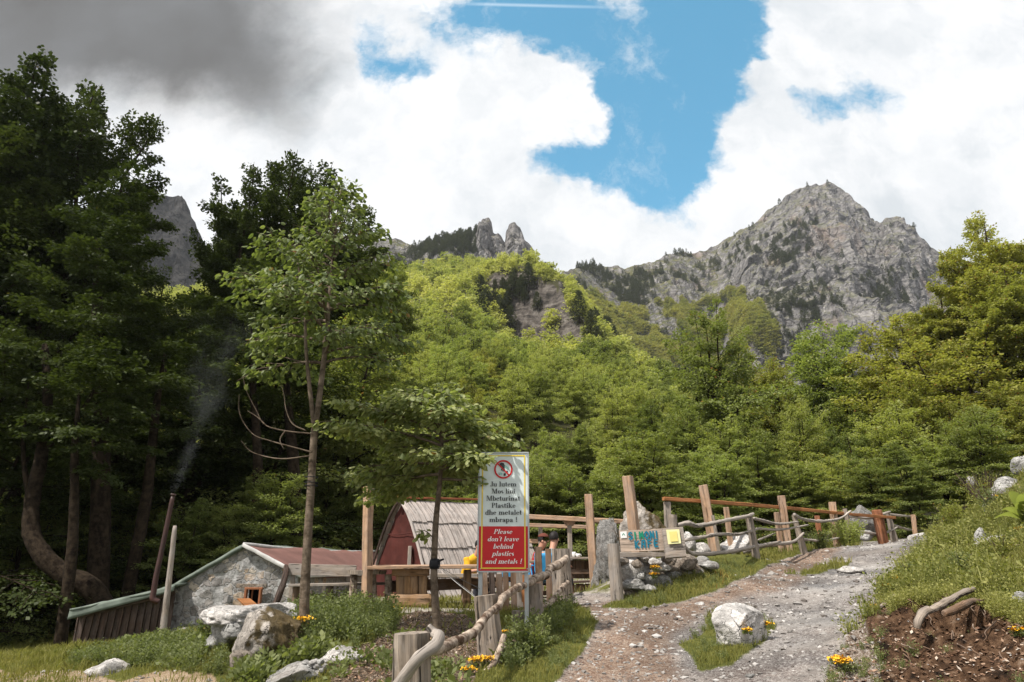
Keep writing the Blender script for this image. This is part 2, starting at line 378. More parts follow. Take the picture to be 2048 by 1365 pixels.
M['leaf_olive'] = leafmat('olive_foliage', (.200, .215, .058), (.360, .345, .105), .45, .42, .04)
M['leaf_near'] = leafmat('near_leaves', (.080, .112, .042), (.235, .265, .100), .8, .40, .012, .3)
M['leaf_near2'] = leafmat('near_leaves_pale', (.160, .198, .075), (.380, .390, .170), .8, .42, .012, .3)
M['leaf_pine'] = leafmat('pine_needles', (.050, .060, .042), (.105, .115, .072), .5, .12)
M['grass'] = leafmat('grass_blades', (.100, .125, .028), (.330, .290, .095), .75, .35, .03)
M['weed'] = leafmat('weed_leaves', (.075, .100, .040), (.245, .265, .110), .75, .38, .01)
M['heath'] = leafmat('heath_leaves', (.095, .120, .032), (.400, .375, .130), .75, .35, .02)
M['yellow'] = plain('yellow_petals', (.72, .40, .02), .6, .3, 40)

# ------------------------------------------------------------------ terrain
CP = [  # px, py, distance ahead: where the ground surface is
 (825,1432,5.9),(985,1326,8.5),(1125,1216,12.7),(1450,1365,7.5),(1150,1365,7.6),(1750,1365,6.9),(1475,1283,9.3),(1190,1212,13.2),
 (830,1216,12.8),(900,1192,19),(1140,1190,17),(1060,1190,17),(760,1192,20),(1190,1192,16),(1260,1192,13.2),(1232,1200,12.7),(1330,1178,13.2),
 (1300,1113,13.9),(1360,1116,13.9),(1400,1195,12.3),(1500,1140,15),(1428,1107,16),(1600,1128,17),(1570,1102,18.5),(1500,1112,15.5),(1665,1092,21),(1700,1095,21),
 (1850,1081,24),(1780,1079,26),(1760,1084,30),(1850,1088,31),(2000,1085,32),(1990,1040,24),(1780,1250,9.0),(1720,1290,8.2),(1640,1365,7.0),(1650,1215,11.5),(1830,1150,14),(1862,1092,21),(1550,1215,11.5),
 (1960,1125,11),(2048,940,12),(2048,1060,10),(1950,1060,13.5),(1900,1100,16),(1900,1160,8.6),(2048,1190,7.2),(2140,1100,8),(2200,860,11),(1990,1010,16),
 (1860,1330,6.9),(2000,1330,6.3),(2048,1300,6.2),(1830,1235,7.9),(1950,1230,7.3),(2250,1250,6),(1920,1400,6.2),
 (605,1282,9),(460,1318,9.0),(530,1345,8.2),(300,1300,12),(220,1352,9),(60,1345,10),(0,1365,9.5),(140,1312,16),(400,1270,17),(590,1235,14),(700,1210,13.2),(560,1260,11.5),(640,1225,12.3),
 (875,1268,9.5),(732,1214,12.6),(830,1230,11.5),(60,1308,20),(-100,1310,20),(300,1270,20),(500,1250,20),(640,1215,22),(-200,1340,12),(700,1345,7.4),(680,1310,8.4),
 (1024,1150,30),(1200,1130,30),(700,1175,32),(300,1215,34),(0,1240,34),(1400,1110,30),(1600,1095,32),(-300,1250,30),
]
cp = np.array([P(*c) for c in CP]); cp = np.concatenate([cp, [[0, 0, 0], [-3, 1, -.05], [3, 1, .25], [6, 0, .8], [-6, 0, -.3], [0, 4, .12], [3, 4.2, .35], [-3, 4.5, -.0], [-8, -8, -1], [8, -8, 1]]])
def _phi(r): return r
_d = np.linalg.norm(cp[:, None, :2] - cp[None, :, :2], axis=-1)
_n = len(cp); _A = np.zeros((_n + 3, _n + 3)); _A[:_n, :_n] = _phi(_d) - np.eye(_n) * .12
_A[:_n, _n] = 1; _A[:_n, _n + 1:] = cp[:, :2]; _A[_n:, :_n] = _A[:_n, _n:].T
_w = np.linalg.solve(_A, np.concatenate([cp[:, 2], [0, 0, 0]]))
def rbf(x, y):
    x = np.asarray(x, float); sh = x.shape; q = np.stack([x.ravel(), np.asarray(y, float).ravel()], -1); out = np.empty(len(q))
    for i in range(0, len(q), 40000):
        b = q[i:i + 40000]; out[i:i + 40000] = _phi(np.linalg.norm(b[:, None] - cp[None, :, :2], axis=-1)) @ _w[:_n] + _w[_n] + b @ _w[_n + 1:]
    return out.reshape(sh)
# wooded hill: (px, py of the ridge on the bare ground, distance of the ridge)
HR = np.array([(-900,700,210),(-300,650,240),(0,640,250),(400,590,260),(700,575,275),(790,560,285),(830,548,290),(900,532,300),(960,540,300),(1010,552,300),(1075,562,290),(1110,580,280),(1160,612,262),(1210,672,240),(1260,712,220),(1330,782,180),(1450,860,150),(1700,905,125),(2048,900,115),(2600,860,120)], float)
_hu = np.array([uv_dir(a, b)[0] for a, b, _ in HR]); _hv = np.array([uv_dir(a, b)[1] for a, b, _ in HR])
def hill(x, y):
    x = np.asarray(x, float); y = np.asarray(y, float); yc = np.maximum(y, 5); u = x / yc
    Dr = np.interp(u, _hu, HR[:, 2]); zr = EYE + Dr * np.interp(u, _hu, _hv)
    s = (y - 34) / (Dr - 34); z0 = 1.2 + 1.5 * sstep(-.3, .6, u)
    cu = uv_dir(1075, 640)[0]; w1 = np.exp(-((u - cu) / .082) ** 4)
    cu2 = uv_dir(850, 770)[0]; w2 = .0 * u
    q0 = np.clip(s, 0, 1) ** 1.12
    q1 = np.interp(s, [0, .60, .66, .75, 1], [0, .45, .70, .80, 1]); q2 = np.interp(s, [0, .34, .38, .5, 1], [0, .25, .37, .45, 1])
    q = q0 * (1 - w1 - w2) + q1 * w1 + q2 * w2
    back = np.clip((y - Dr) / 60, 0, 3)
    z = z0 + (zr - z0) * q - back * 22
    p = np.stack([x, y, y * 0], -1)
    pr = np.stack([x, y, z], -1); rg = (fbm(pr, .09, 4, 15, True) * 4.5 + fbm(pr * [.4, .4, 1.6], .25, 3, 16) * 1.6) * np.clip(w1 * np.exp(-((s - .66) / .12) ** 2) + w2 * np.exp(-((s - .37) / .07) ** 2), 0, 1)
    return z + rg + fbm(p, .03, 3, 5) * 4.5 * np.clip(s * 3, 0, 1) * np.clip((1.15 - s) * 4, 0.2, 1) + fbm(p, .15, 2, 6) * .8 * np.clip(s * 5, 0, 1)
def H(x, y):
    x = np.asarray(x, float); y = np.asarray(y, float)
    t = sstep(30, 46, y); a = np.where(t < 1, rbf(x, np.minimum(y, 50)), 0); b = hill(x, y)
    z = a * (1 - t) + b * t
    p = np.stack([x, y, y * 0], -1)
    return z + fbm(p, .9, 3, 1) * .055 + fbm(p, 4.5, 2, 2) * .012
def G(px, py, D):     # a ground point near that sight line
    p = P(px, py, D); p[2] = float(H(p[0], p[1])); return p

def inpoly(px, py, poly):
    r = np.zeros(px.shape, bool); n = len(poly)
    for i in range(n):
        x0, y0 = poly[i]; x1, y1 = poly[(i + 1) % n]
        c = ((y0 > py) != (y1 > py)) & (px < (x1 - x0) * (py - y0) / (y1 - y0 + 1e-9) + x0); r ^= c
    return r
ROAD = [(1085,1420),(1105,1365),(1150,1320),(1178,1270),(1192,1242),(1172,1222),(1140,1212),(1100,1200),(1060,1196),(1060,1188),(1228,1186),(1232,1202),(1205,1214),(1290,1214),(1370,1198),(1450,1174),(1500,1150),(1560,1120),(1640,1098),(1750,1083),(1850,1070),(1868,1085),(1838,1110),(1800,1150),(1770,1200),(1735,1245),(1700,1280),(1680,1310),(1650,1365),(1620,1700),(900,1900)]
ISLE = [(1358,1292),(1400,1270),(1420,1235),(1445,1225),(1520,1235),(1545,1255),(1530,1285),(1480,1310),(1470,1325),(1400,1337),(1385,1310)]
ISLE2 = [(1600,1150),(1640,1135),(1700,1120),(1690,1135),(1640,1148)]
MULCH = [(690,1400),(655,1330),(640,1312),(755,1285),(790,1240),(830,1222),(925,1228),(950,1250),(968,1300),(940,1400)]
DIRT = [(-400,1420),(-400,1338),(60,1344),(150,1340),(240,1360),(330,1338),(430,1350),(460,1420)]
SOIL = [(1755,1500),(1765,1330),(1735,1270),(1750,1235),(1790,1205),(1850,1195),(1960,1215),(2048,1222),(2300,1240),(2300,1500)]
TALUS = [(1640,1500),(1655,1340),(1700,1275),(1745,1235),(1770,1290),(1760,1500)]
TERR = [(650,1222),(760,1214),(800,1226),(950,1222),(1130,1208),(1230,1200),(1230,1150),(740,1150),(640,1200)]
BROWN = [(1070,1500),(1100,1195),(1290,1200),(1450,1160),(1640,1090),(1705,1092),(1600,1150),(1490,1192),(1400,1228),(1350,1290),(1370,1500)]
def masks(x, y, z):
    p = np.stack([x, y, z], -1); px, py = topix(p)
    w = fbm(p, 1.3, 4, 21) * 16; w2 = fbm(p, 1.3, 4, 33) * 9
    qx, qy = px + w, py + w2
    front = (y > 2)
    road = inpoly(qx, qy, ROAD) & ~inpoly(qx, qy, ISLE) & ~inpoly(qx, qy, ISLE2) & (y < 32)
    road &= ~((fbm(p, .9, 3, 44) > .46) & (px < 1700) & (px > 1300) & (py < 1200))
    soil = inpoly(qx, qy, SOIL) & (y < 10); talus = inpoly(qx, qy, TALUS) & (y < 10)
    mulch = inpoly(qx, qy, MULCH) & (y < 13); dirt = inpoly(qx, qy, DIRT) & (y < 12); terr = inpoly(qx, qy, TERR) & (y > 11.5) & (y < 26)
    return px, py, road & front, soil, talus, mulch, dirt, terr

uu_ = np.concatenate([np.linspace(-1.5, -.62, 60)[:-1], np.linspace(-.62, .66, 620), np.linspace(.66, 1.5, 60)[1:]])
ys_ = np.concatenate([np.linspace(-7, 3, 24)[:-1], np.arange(3, 22, .055), 22 * np.exp(np.linspace(0, math.log(380 / 22), 330))])
YY, UU = np.meshgrid(ys_, uu_, indexing='ij'); XX = UU * (YY + 8.0)
ZZ = H(XX, YY)
px_, py_, m_road, m_soil, m_talus, m_mulch, m_dirt, m_terr = masks(XX, YY, ZZ)
Pg = np.stack([XX, YY, ZZ], -1)
ZZ = ZZ + m_road * (fbm(Pg, 9, 3, 8) * .022 + np.maximum(fbm(Pg, 3.3, 2, 9), .25) * .05 - .03) + (m_soil | m_talus) * fbm(Pg, 2.6, 4, 10, True) * .16 + m_mulch * fbm(Pg, 7, 3, 12) * .045 + m_soil * fbm(Pg, 7, 3, 13) * .05
HOLL = [(1845,1238),(1900,1226),(1975,1222),(1985,1262),(1930,1296),(1860,1290)]
def blur(a, k=1):
    a = a.astype(np.float32)
    for _ in range(k): a = (np.roll(a, 1, 0) + np.roll(a, -1, 0) + np.roll(a, 1, 1) + np.roll(a, -1, 1) + a * 2) / 6
    return a
ZZ = ZZ - blur(inpoly(px_ + fbm(Pg, 3, 2, 61) * 14, py_, HOLL) & (YY < 10), 3) * .30 + m_soil * np.maximum(fbm(Pg, 1.4, 2, 62), 0) * .18
brown = np.clip(inpoly(px_ + fbm(Pg, .8, 4, 51) * 60, py_ + fbm(Pg, .8, 4, 52) * 25, BROWN) * .85 + .24 + fbm(Pg, .9, 3, 50) * .5, 0, 1) * m_road
def blur(a, k=1):
    a = a.astype(np.float32)
    for _ in range(k): a = (np.roll(a, 1, 0) + np.roll(a, -1, 0) + np.roll(a, 1, 1) + np.roll(a, -1, 1) + a * 2) / 6
    return a
AT = {'a_road': blur(m_road, 2).ravel(), 'a_brown': blur(brown, 14).ravel(), 'a_soil': blur(m_soil, 3).ravel(), 'a_talus': blur(m_talus, 3).ravel(), 'a_mulch': blur(m_mulch, 2).ravel(),
      'a_dirt': blur(m_dirt, 3).ravel(), 'a_terr': blur(m_terr, 2).ravel()}
VG = np.stack([XX, YY, ZZ], -1).reshape(-1, 3)
nr, nc = XX.shape; ix = np.arange(nr * nc).reshape(nr, nc)
quad = np.stack([ix[:-1, :-1], ix[:-1, 1:], ix[1:, 1:], ix[1:, :-1]], -1).reshape(-1, 4)
isroad = (m_road[:-1, :-1].astype(int) + m_road[1:, 1:] + m_road[:-1, 1:] + m_road[1:, :-1] >= 3).ravel()

m, q = mat('ground_surface')
pos = q.n('ShaderNodeNewGeometry').outputs['Position']
A = lambda k: q.attr(k, 2)
peb = q.vor(pos, 38, 'F1', 'Color'); pebd = q.vor(pos, 38, 'DISTANCE_TO_EDGE'); peb2 = q.vor(pos, 95, 'F1', 'Color'); pd2 = q.vor(pos, 95, 'DISTANCE_TO_EDGE')
bw = q.n('ShaderNodeSeparateColor'); q.put(bw.inputs[0], peb); bw2 = q.n('ShaderNodeSeparateColor'); q.put(bw2.inputs[0], peb2)
big = q.noise(pos, 1.1, 5, .6); mid = q.noise(pos, 6, 6, .65); fin = q.noise(pos, 60, 4, .7)
st = q.m('MULTIPLY', q.m('ADD', q.m('MULTIPLY', bw.outputs[0], .5), q.m('MULTIPLY', bw2.outputs[1], .5)), 1.0)
grav = q.ramp(st, [(.12, (.09, .083, .08)), (.4, (.205, .195, .195)), (.65, (.31, .30, .295)), (.95, (.55, .53, .51))])
grav = q.mix(q.mr(pd2, 0, .14, .65, 0), grav, (.07, .062, .055))
grav = q.mix(q.mr(big, .38, .62, 0, .55), grav, (.42, .39, .36))
brn = q.ramp(q.m('ADD', q.m('MULTIPLY', st, .45), q.m('MULTIPLY', mid, .55)), [(.3, (.105, .055, .034)), (.45, (.205, .122, .078)), (.58, (.29, .205, .145)), (.80, (.42, .35, .29))])
patch = q.mr(q.noise(pos, .55, 4, .6, 1.0), .42, .62, .72, 1.12)
road_c = q.v('SCALE', q.mix(q.m('MULTIPLY', A('a_brown'), .85), grav, brn), sc=patch)
gr1 = q.ramp(q.m('ADD', q.m('MULTIPLY', mid, .7), q.m('MULTIPLY', fin, .3)), [(.3, (.045, .040, .016)), (.45, (.085, .095, .022)), (.6, (.14, .14, .035)), (.75, (.21, .155, .07))])
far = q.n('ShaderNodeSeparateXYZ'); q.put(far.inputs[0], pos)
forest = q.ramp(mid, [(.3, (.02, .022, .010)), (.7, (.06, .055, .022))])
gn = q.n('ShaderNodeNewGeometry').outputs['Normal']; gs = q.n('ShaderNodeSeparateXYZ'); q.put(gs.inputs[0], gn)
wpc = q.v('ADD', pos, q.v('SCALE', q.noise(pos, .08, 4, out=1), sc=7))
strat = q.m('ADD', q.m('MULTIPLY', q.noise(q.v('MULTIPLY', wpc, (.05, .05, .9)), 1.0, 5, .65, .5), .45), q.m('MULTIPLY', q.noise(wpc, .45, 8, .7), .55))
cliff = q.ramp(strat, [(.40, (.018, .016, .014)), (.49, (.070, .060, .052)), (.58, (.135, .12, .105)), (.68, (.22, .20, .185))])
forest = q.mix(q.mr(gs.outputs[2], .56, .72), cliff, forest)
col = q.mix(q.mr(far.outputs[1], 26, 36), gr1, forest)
mul = q.ramp(st, [(.2, (.045, .030, .022)), (.55, (.13, .09, .065)), (.8, (.24, .17, .12)), (.95, (.45, .40, .35))])
soil = q.ramp(q.noise(pos, 8, 7, .7), [(.34, (.014, .009, .006)), (.47, (.062, .034, .019)), (.58, (.13, .076, .044)), (.7, (.24, .17, .12))])
tal = q.ramp(st, [(.2, (.08, .055, .04)), (.5, (.20, .155, .12)), (.75, (.32, .27, .23)), (.95, (.5, .47, .44))])
drt = q.ramp(q.m('ADD', q.m('MULTIPLY', mid, .7), q.m('MULTIPLY', st, .3)), [(.3, (.20, .14, .09)), (.55, (.42, .30, .21)), (.75, (.55, .46, .37))])
ter = q.mix(q.mr(q.noise(pos, 1.6, 4), .45, .6), q.ramp(st, [(.2, (.25, .21, .17)), (.9, (.55, .51, .46))]), gr1)
for k, c_, amp in (('a_terr', ter, .9), ('a_dirt', drt, .85), ('a_mulch', mul, .95), ('a_talus', tal, 1), ('a_soil', soil, 1), ('a_road', road_c, 1)):
    fz = q.m('ADD', A(k), q.m('MULTIPLY', q.m('SUBTRACT', mid, .5), q.m('MULTIPLY', q.m('MULTIPLY', A(k), q.m('SUBTRACT', 1, A(k))), 3.5)), clamp=True)
    col = q.mix(q.m('MULTIPLY', q.mr(fz, .3, .7), amp), col, c_)
hgt = q.m('ADD', q.m('MULTIPLY', q.m('MINIMUM', pebd, .25), 2.0), q.m('ADD', q.m('MULTIPLY', q.m('MINIMUM', pd2, .2), 1.4), mid))
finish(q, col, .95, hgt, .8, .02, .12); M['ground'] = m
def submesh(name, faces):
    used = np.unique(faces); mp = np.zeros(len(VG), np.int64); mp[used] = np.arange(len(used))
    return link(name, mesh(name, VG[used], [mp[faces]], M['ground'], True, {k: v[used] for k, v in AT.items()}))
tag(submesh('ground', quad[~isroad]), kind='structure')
tag(submesh('gravel_road', quad[isroad]), kind='structure')

# ------------------------------------------------------------------ mountains behind
RG = np.array([(-900,600,520),(-300,520,540),(0,450,560),(200,415,570),(255,385,570),(282,377,570),(300,380,570),(312,384,565),(325,398,565),(345,400,565),(362,400,565),(380,415,560),(392,436,560),(402,470,560),(425,505,560),(450,500,560),(480,478,560),(520,462,560),(560,458,560),(640,470,560),(700,478,540),(760,488,520),(790,487,500),(812,492,500),(830,500,490),(850,495,490),(880,488,480),(920,486,480),(945,487,480),(955,476,480),(958,450,480),(968,446,480),(978,452,480),(984,475,480),(1000,486,480),(1009,494,480),(1014,478,480),(1024,461,480),(1033,459,480),(1041,472,480),(1048,492,480),(1060,512,485),(1075,545,500),(1112,551,560),(1150,541,600),(1200,536,640),(1250,541,650),(1290,531,660),(1330,517,670),(1362,509,680),(1400,512,690),(1430,497,700),(1470,470,700),(1510,446,700),(1540,425,700),(1566,404,700),(1584,388,700),(1600,380,700),(1612,377,700),(1640,380,700),(1652,379,700),(1672,388,700),(1690,404,690),(1702,420,690),(1722,430,690),(1740,446,680),(1752,457,670),(1760,447,660),(1768,445,660),(1780,444,660),(1790,448,660),(1800,460,660),(1818,463,660),(1832,484,660),(1852,505,660),(1880,530,660),(1920,545,650),(2048,560,640),(2400,560,620),(2900,620,600)], float)
BS = np.array([(-900,900),(0,900),(400,800),(700,700),(1000,680),(1150,740),(1250,830),(1400,900),(1600,960),(2048,980),(2900,980)], float)
pc = np.concatenate([np.linspace(-900, 200, 50)[:-1], np.linspace(200, 760, 150)[:-1], np.linspace(760, 1100, 170)[:-1], np.linspace(1100, 1950, 380)[:-1], np.linspace(1950, 2900, 60)])
rpy = np.interp(pc, RG[:, 0], RG[:, 1]); rD = np.interp(pc, RG[:, 0], RG[:, 2]); bpy_ = np.interp(pc, BS[:, 0], BS[:, 1])
fr = np.linspace(0, 1, 300)
DA = np.interp(fr, [0, .46, .62, .67, .84, 1], [0, .17, .22, .46, .60, 1])     # cliff / ledge / cliff
DBm = fr ** 1.1
wP = sstep(1420, 1500, pc) * (1 - sstep(1900, 2000, pc)); wL = 1 - sstep(500, 640, pc); wC = np.exp(-((pc - 1010) / 70) ** 4)
DC = np.interp(fr, [0, .55, .72, 1], [0, .75, .9, 1]); DL = np.interp(fr, [0, .45, .6, 1], [0, .7, .8, 1])
base0 = 375.0
D = base0 + (rD[None] - base0) * (DA[:, None] * wP + DC[:, None] * wC + DL[:, None] * wL + DBm[:, None] * (1 - wP - wC - wL))
PX = np.repeat(pc[None], len(fr), 0); PYm = bpy_[None] + (rpy - bpy_)[None] * fr[:, None]
Vm = Pv(PX, PYm, D)
# back side, falling away behind the ridge
ns_ = 14; bk = []
for k in range(1, ns_ + 1):
    v = Vm[-1].copy(); v[:, 1] += k * 9; v[:, 0] *= v[:, 1] / Vm[-1][:, 1]; v[:, 2] -= 7 * k + .9 * k * k; bk.append(v)
Vm = np.concatenate([Vm, np.stack(bk)]); nrm_, ncm = Vm.shape[:2]
am = np.concatenate([np.minimum(1, fr * 6), np.ones(ns_)])[:, None] * (1 - .30 * np.exp(-((np.arange(nrm_)[:, None] - 299) / 22.) ** 2))
r1 = fbm(Vm * np.array([1, 1, .45]), .022, 6, 60, True); r2 = fbm(Vm * np.array([1, 1, .3]), .06, 5, 70, True); r3 = fbm(Vm * np.array([.35, .35, 2.2]), .11, 4, 80)
rocky = np.clip(wP + wC + wL * .8 + .25, 0, 1)[None]
disp = (r1 * 17 + r2 * 9) * (.35 + .65 * rocky)
Vm[..., 1] -= disp * am; Vm[..., 0] += fbm(Vm, .04, 4, 90) * 7 * am * rocky
Vm[..., 2] += (r2 * 3.0 + r3 * 2.6 * rocky + fbm(Vm, .11, 3, 91) * 2.5) * am
ixm = np.arange(nrm_ * ncm).reshape(nrm_, ncm)
fm = np.stack([ixm[:-1, :-1], ixm[:-1, 1:], ixm[1:, 1:], ixm[1:, :-1]], -1).reshape(-1, 4)
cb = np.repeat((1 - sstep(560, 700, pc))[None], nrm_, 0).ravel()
m, q = mat('mountain_rock')
pos = q.n('ShaderNodeNewGeometry').outputs['Position']; gn = q.n('ShaderNodeNewGeometry').outputs['Normal']
gs = q.n('ShaderNodeSeparateXYZ'); q.put(gs.inputs[0], gn)
wp = q.v('ADD', pos, q.v('SCALE', q.noise(pos, .02, 4, out=1), sc=30))
s1 = q.noise(q.v('MULTIPLY', wp, (.018, .018, .42)), 1, 6, .65, .8); s2 = q.noise(q.v('MULTIPLY', pos, (.10, .10, .022)), 1, 7, .65, .6); s3 = q.noise(pos, .28, 8, .7)
t = q.m('ADD', q.m('MULTIPLY', s1, .34), q.m('ADD', q.m('MULTIPLY', s2, .36), q.m('MULTIPLY', s3, .36)))
rock = q.ramp(t, [(.39, (.028, .028, .030)), (.46, (.085, .082, .082)), (.53, (.160, .152, .148)), (.62, (.265, .25, .24)), (.7, (.40, .385, .375))])
rock = q.mix(q.mr(q.noise(q.v('MULTIPLY', pos, (.03, .03, .012)), 1, 4), .56, .70, 0, .35), rock, (.24, .15, .10))
ed = q.vor(q.v('ADD', q.v('MULTIPLY', pos, (.11, .11, .05)), q.v('SCALE', q.noise(pos, .12, 4, out=1), sc=.8)), 1.0, 'DISTANCE_TO_EDGE')
rock = q.mix(q.mr(ed, 0, .05, .65, 0), rock, (.05, .047, .045))
slp = q.attr('greenslope', 2)
veg = q.ramp(q.noise(pos, .25, 6, .7), [(.3, (.030, .036, .018)), (.5, (.085, .090, .035)), (.68, (.17, .14, .080)), (.8, (.26, .24, .20))])
vm = q.mr(q.m('ADD', gs.outputs[2], q.m('MULTIPLY', q.m('SUBTRACT', q.noise(pos, .06, 6, .7), .5), .9)), .52, .66)
col = q.mix(q.m('MULTIPLY', vm, q.m('ADD', .55, q.m('MULTIPLY', slp, .4))), rock, veg)
col = q.mix(q.m('MULTIPLY', q.attr('cloud_shade', 2), .88), col, (.014, .013, .013))  # cloud shadow on the left mountain, painted in as a near-black tone
finish(q, col, .95, q.m('ADD', t, q.m('MULTIPLY', q.mr(ed, 0, .08), .25)), 1.0, 2.5, .1); M['mountain'] = m
mt = link('mountains', mesh('mountains', Vm.reshape(-1, 3), [fm], M['mountain'], False, {'cloud_shade': cb, 'greenslope': np.repeat(((sstep(1060, 1120, pc) * (1 - sstep(1440, 1540, pc))) + sstep(740, 800, pc) * (1 - sstep(930, 960, pc)))[None], nrm_, 0).ravel()})); tag(mt, kind='structure')
MT = Vm

# ------------------------------------------------------------------ stone hut with the lean-to shed
def slabmesh(mb, quad4, th, n=(8, 8), wav=0.0, seed=0, sag=0.0):
    """bent sheet over 4 corners (a,b,c,d), th thick, facing up"""
    a, b, c, d = (np.asarray(k, float) for k in quad4); nu, nv = n
    u, v = np.meshgrid(np.linspace(0, 1, nu + 1), np.linspace(0, 1, nv + 1), indexing='ij'); u = u[..., None]; v = v[..., None]
    p = a * (1 - u) * (1 - v) + b * u * (1 - v) + c * u * v + d * (1 - u) * v
    nrm = np.cross(b - a, d - a); nrm /= np.linalg.norm(nrm)
    p = p + nrm * (fbm(p, 1.6, 3, seed)[..., None] * wav) - np.array([0, 0, 1]) * (4 * u * (1 - u)) * sag
    top = p.reshape(-1, 3); bot = (p - nrm * th).reshape(-1, 3); k = len(top)
    i = np.arange(k).reshape(nu + 1, nv + 1); q = np.stack([i[:-1, :-1], i[1:, :-1], i[1:, 1:], i[:-1, 1:]], -1).reshape(-1, 4)
    rim = np.concatenate([i[:, 0], i[-1, 1:], i[-2::-1, -1], i[0, -2:0:-1]]); rn = np.roll(rim, -1)
    s = np.stack([rim, rim + k, rn + k, rn], -1)
    gu = np.concatenate([np.stack([u[..., 0] * np.linalg.norm(b - a), v[..., 0] * np.linalg.norm(d - a), u[..., 0] * 0], -1).reshape(-1, 3)] * 2)
    mb.add(np.concatenate([top, bot]), [q, q[:, ::-1] + k, s], gu)
hut_o = G(480, 1270, 17.6); hut = empty('stone_hut', hut_o)
tag(hut, 'low stone hut with a red felt roof and a plank lean-to under a green tarp', 'hut')
ax = np.array([.16, 1, 0]); ax /= np.linalg.norm(ax)
pk, le, re = P(490, 1095, 17.6), P(352, 1172, 17.7), P(597, 1152, 17.5)
Lh = 9.0; drop = -1.9
m, q = mat('rubble_wall')
pos = q.n('ShaderNodeTexCoord').outputs['Object']; pw = q.v('ADD', pos, q.v('SCALE', q.noise(pos, 7, 4, out=1), sc=.16))
vd = q.vor(q.v('MULTIPLY', pw, (1, 1, 1.25)), 4.2, 'DISTANCE_TO_EDGE'); vc = q.vor(q.v('MULTIPLY', pw, (1, 1, 1.25)), 4.2, 'F1', 'Color'); vf = q.vor(q.v('MULTIPLY', pw, (1, 1, 1.25)), 4.2, 'F1')
sc_ = q.n('ShaderNodeSeparateColor'); q.put(sc_.inputs[0], vc); nn = q.noise(pos, 14, 7, .7); nb = q.noise(pos, 3, 4, .6)
stone = q.ramp(sc_.outputs[0], [(.0, (.22, .20, .185)), (.45, (.30, .285, .27)), (.7, (.40, .36, .31)), (.86, (.50, .36, .24)), (.97, (.58, .53, .46))])
stone = q.mix(q.mr(nn, .45, .68, 0, .75), stone, (.12, .11, .10))
mort = q.ramp(q.noise(pos, 9, 7, .7), [(.3, (.12, .115, .11)), (.5, (.33, .325, .315)), (.7, (.47, .46, .45))])
isst = q.m('MULTIPLY', q.mr(vd, .03, .09), q.mr(q.m('ADD', sc_.outputs[1], q.m('MULTIPLY', nb, .3)), .38, .55))
col = q.mix(isst, mort, stone)
finish(q, col, .95, q.m('ADD', q.m('MULTIPLY', isst, .8), q.m('MULTIPLY', nn, .8)), 1.0, .05, .1); M['rubble'] = m
def wallgrid(mb, base0, base1, top0, top1, nrm, n=(30, 20), hole=None, rough=.06, seed=0, th=.35):
    nu, nv = n; u = np.linspace(0, 1, nu + 1); v = np.linspace(0, 1, nv + 1); U, Vv = np.meshgrid(u, v, indexing='ij'); U = U[..., None]; Vv = Vv[..., None]
    b = base0 * (1 - U) + base1 * U; t = top0 * (1 - U) + top1 * U; p = b * (1 - Vv) + t * Vv
    p = p + nrm * (fbm(p, 3.5, 3, seed) * rough)[..., None]
    i = np.arange((nu + 1) * (nv + 1)).reshape(nu + 1, nv + 1); q_ = np.stack([i[:-1, :-1], i[1:, :-1], i[1:, 1:], i[:-1, 1:]], -1).reshape(-1, 4)
    if hole is not None: q_ = q_[~hole(p[:-1, :-1].reshape(-1, 3) * .5 + p[1:, 1:].reshape(-1, 3) * .5)]
    mb.add(p.reshape(-1, 3), [q_])
wx0, wx1 = P(494, 1192, 17.5)[0], P(523, 1192, 17.5)[0]; wz0, wz1 = P(500, 1216, 17.5)[2], P(500, 1177, 17.5)[2]
inwin = lambda c: (c[:, 0] > wx0) & (c[:, 0] < wx1) & (c[:, 2] > wz0) & (c[:, 2] < wz1)
mb = MB(); fn = np.array([0, -1, 0]); zb = drop + .3
dwn = lambda p_: np.array([p_[0], p_[1], zb - .6])
loc = lambda p_: np.asarray(p_) - hut_o
wallgrid(mb, loc(dwn(le)), loc(dwn(pk)), loc(le), loc(pk - [0, 0, .02]), fn, (70, 70), lambda c: inwin(c + hut_o), seed=1)
wallgrid(mb, loc(dwn(pk)), loc(dwn(re)), loc(pk - [0, 0, .02]), loc(re), fn, (50, 70), lambda c: inwin(c + hut_o), seed=1)
rn = np.cross(ax, [0, 0, 1]); wallgrid(mb, loc(dwn(re)), loc(dwn(re) + ax * Lh), loc(re), loc(re + ax * Lh), rn, (90, 30), seed=2)
wallgrid(mb, loc(dwn(le)), loc(dwn(le) + ax * Lh), loc(le), loc(le + ax * Lh), -rn, (20, 10), seed=2)
wallgrid(mb, loc(dwn(le) + ax * Lh), loc(dwn(pk) + ax * Lh), loc(le + ax * Lh), loc(pk + ax * Lh), -fn, (10, 10)); wallgrid(mb, loc(dwn(pk) + ax * Lh), loc(dwn(re) + ax * Lh), loc(pk + ax * Lh), loc(re + ax * Lh), -fn, (10, 10))
mb.build('wall', M['rubble'], hut, True)
rf = MB(); o_ = np.array([0, -.10, .05]); sl_ = (re - pk); sl_ /= np.linalg.norm(sl_)
pkr = loc(pk) + o_; rer = loc(re + sl_ * .15) + o_
slabmesh(rf, (pkr, rer, rer + ax * (Lh + .3), pkr + ax * (Lh + .3)), .05, (6, 16), .05, 3)
rfo = rf.build('roof', M['roof_red'], hut, True)
mb = MB(); pr_ = np.linspace(0, 1, 12)[:, None]
limb(mb, list(pkr + ax * (Lh + .3) * pr_ + [0, 0, .03] - np.array([0, 0, .22]) * (4 * pr_ * (1 - pr_)) * .4), [.045, .045], k=6, n=40, lump=.2, seed=2); mb.build('ridge_cap', M['mortar'], rfo, True)
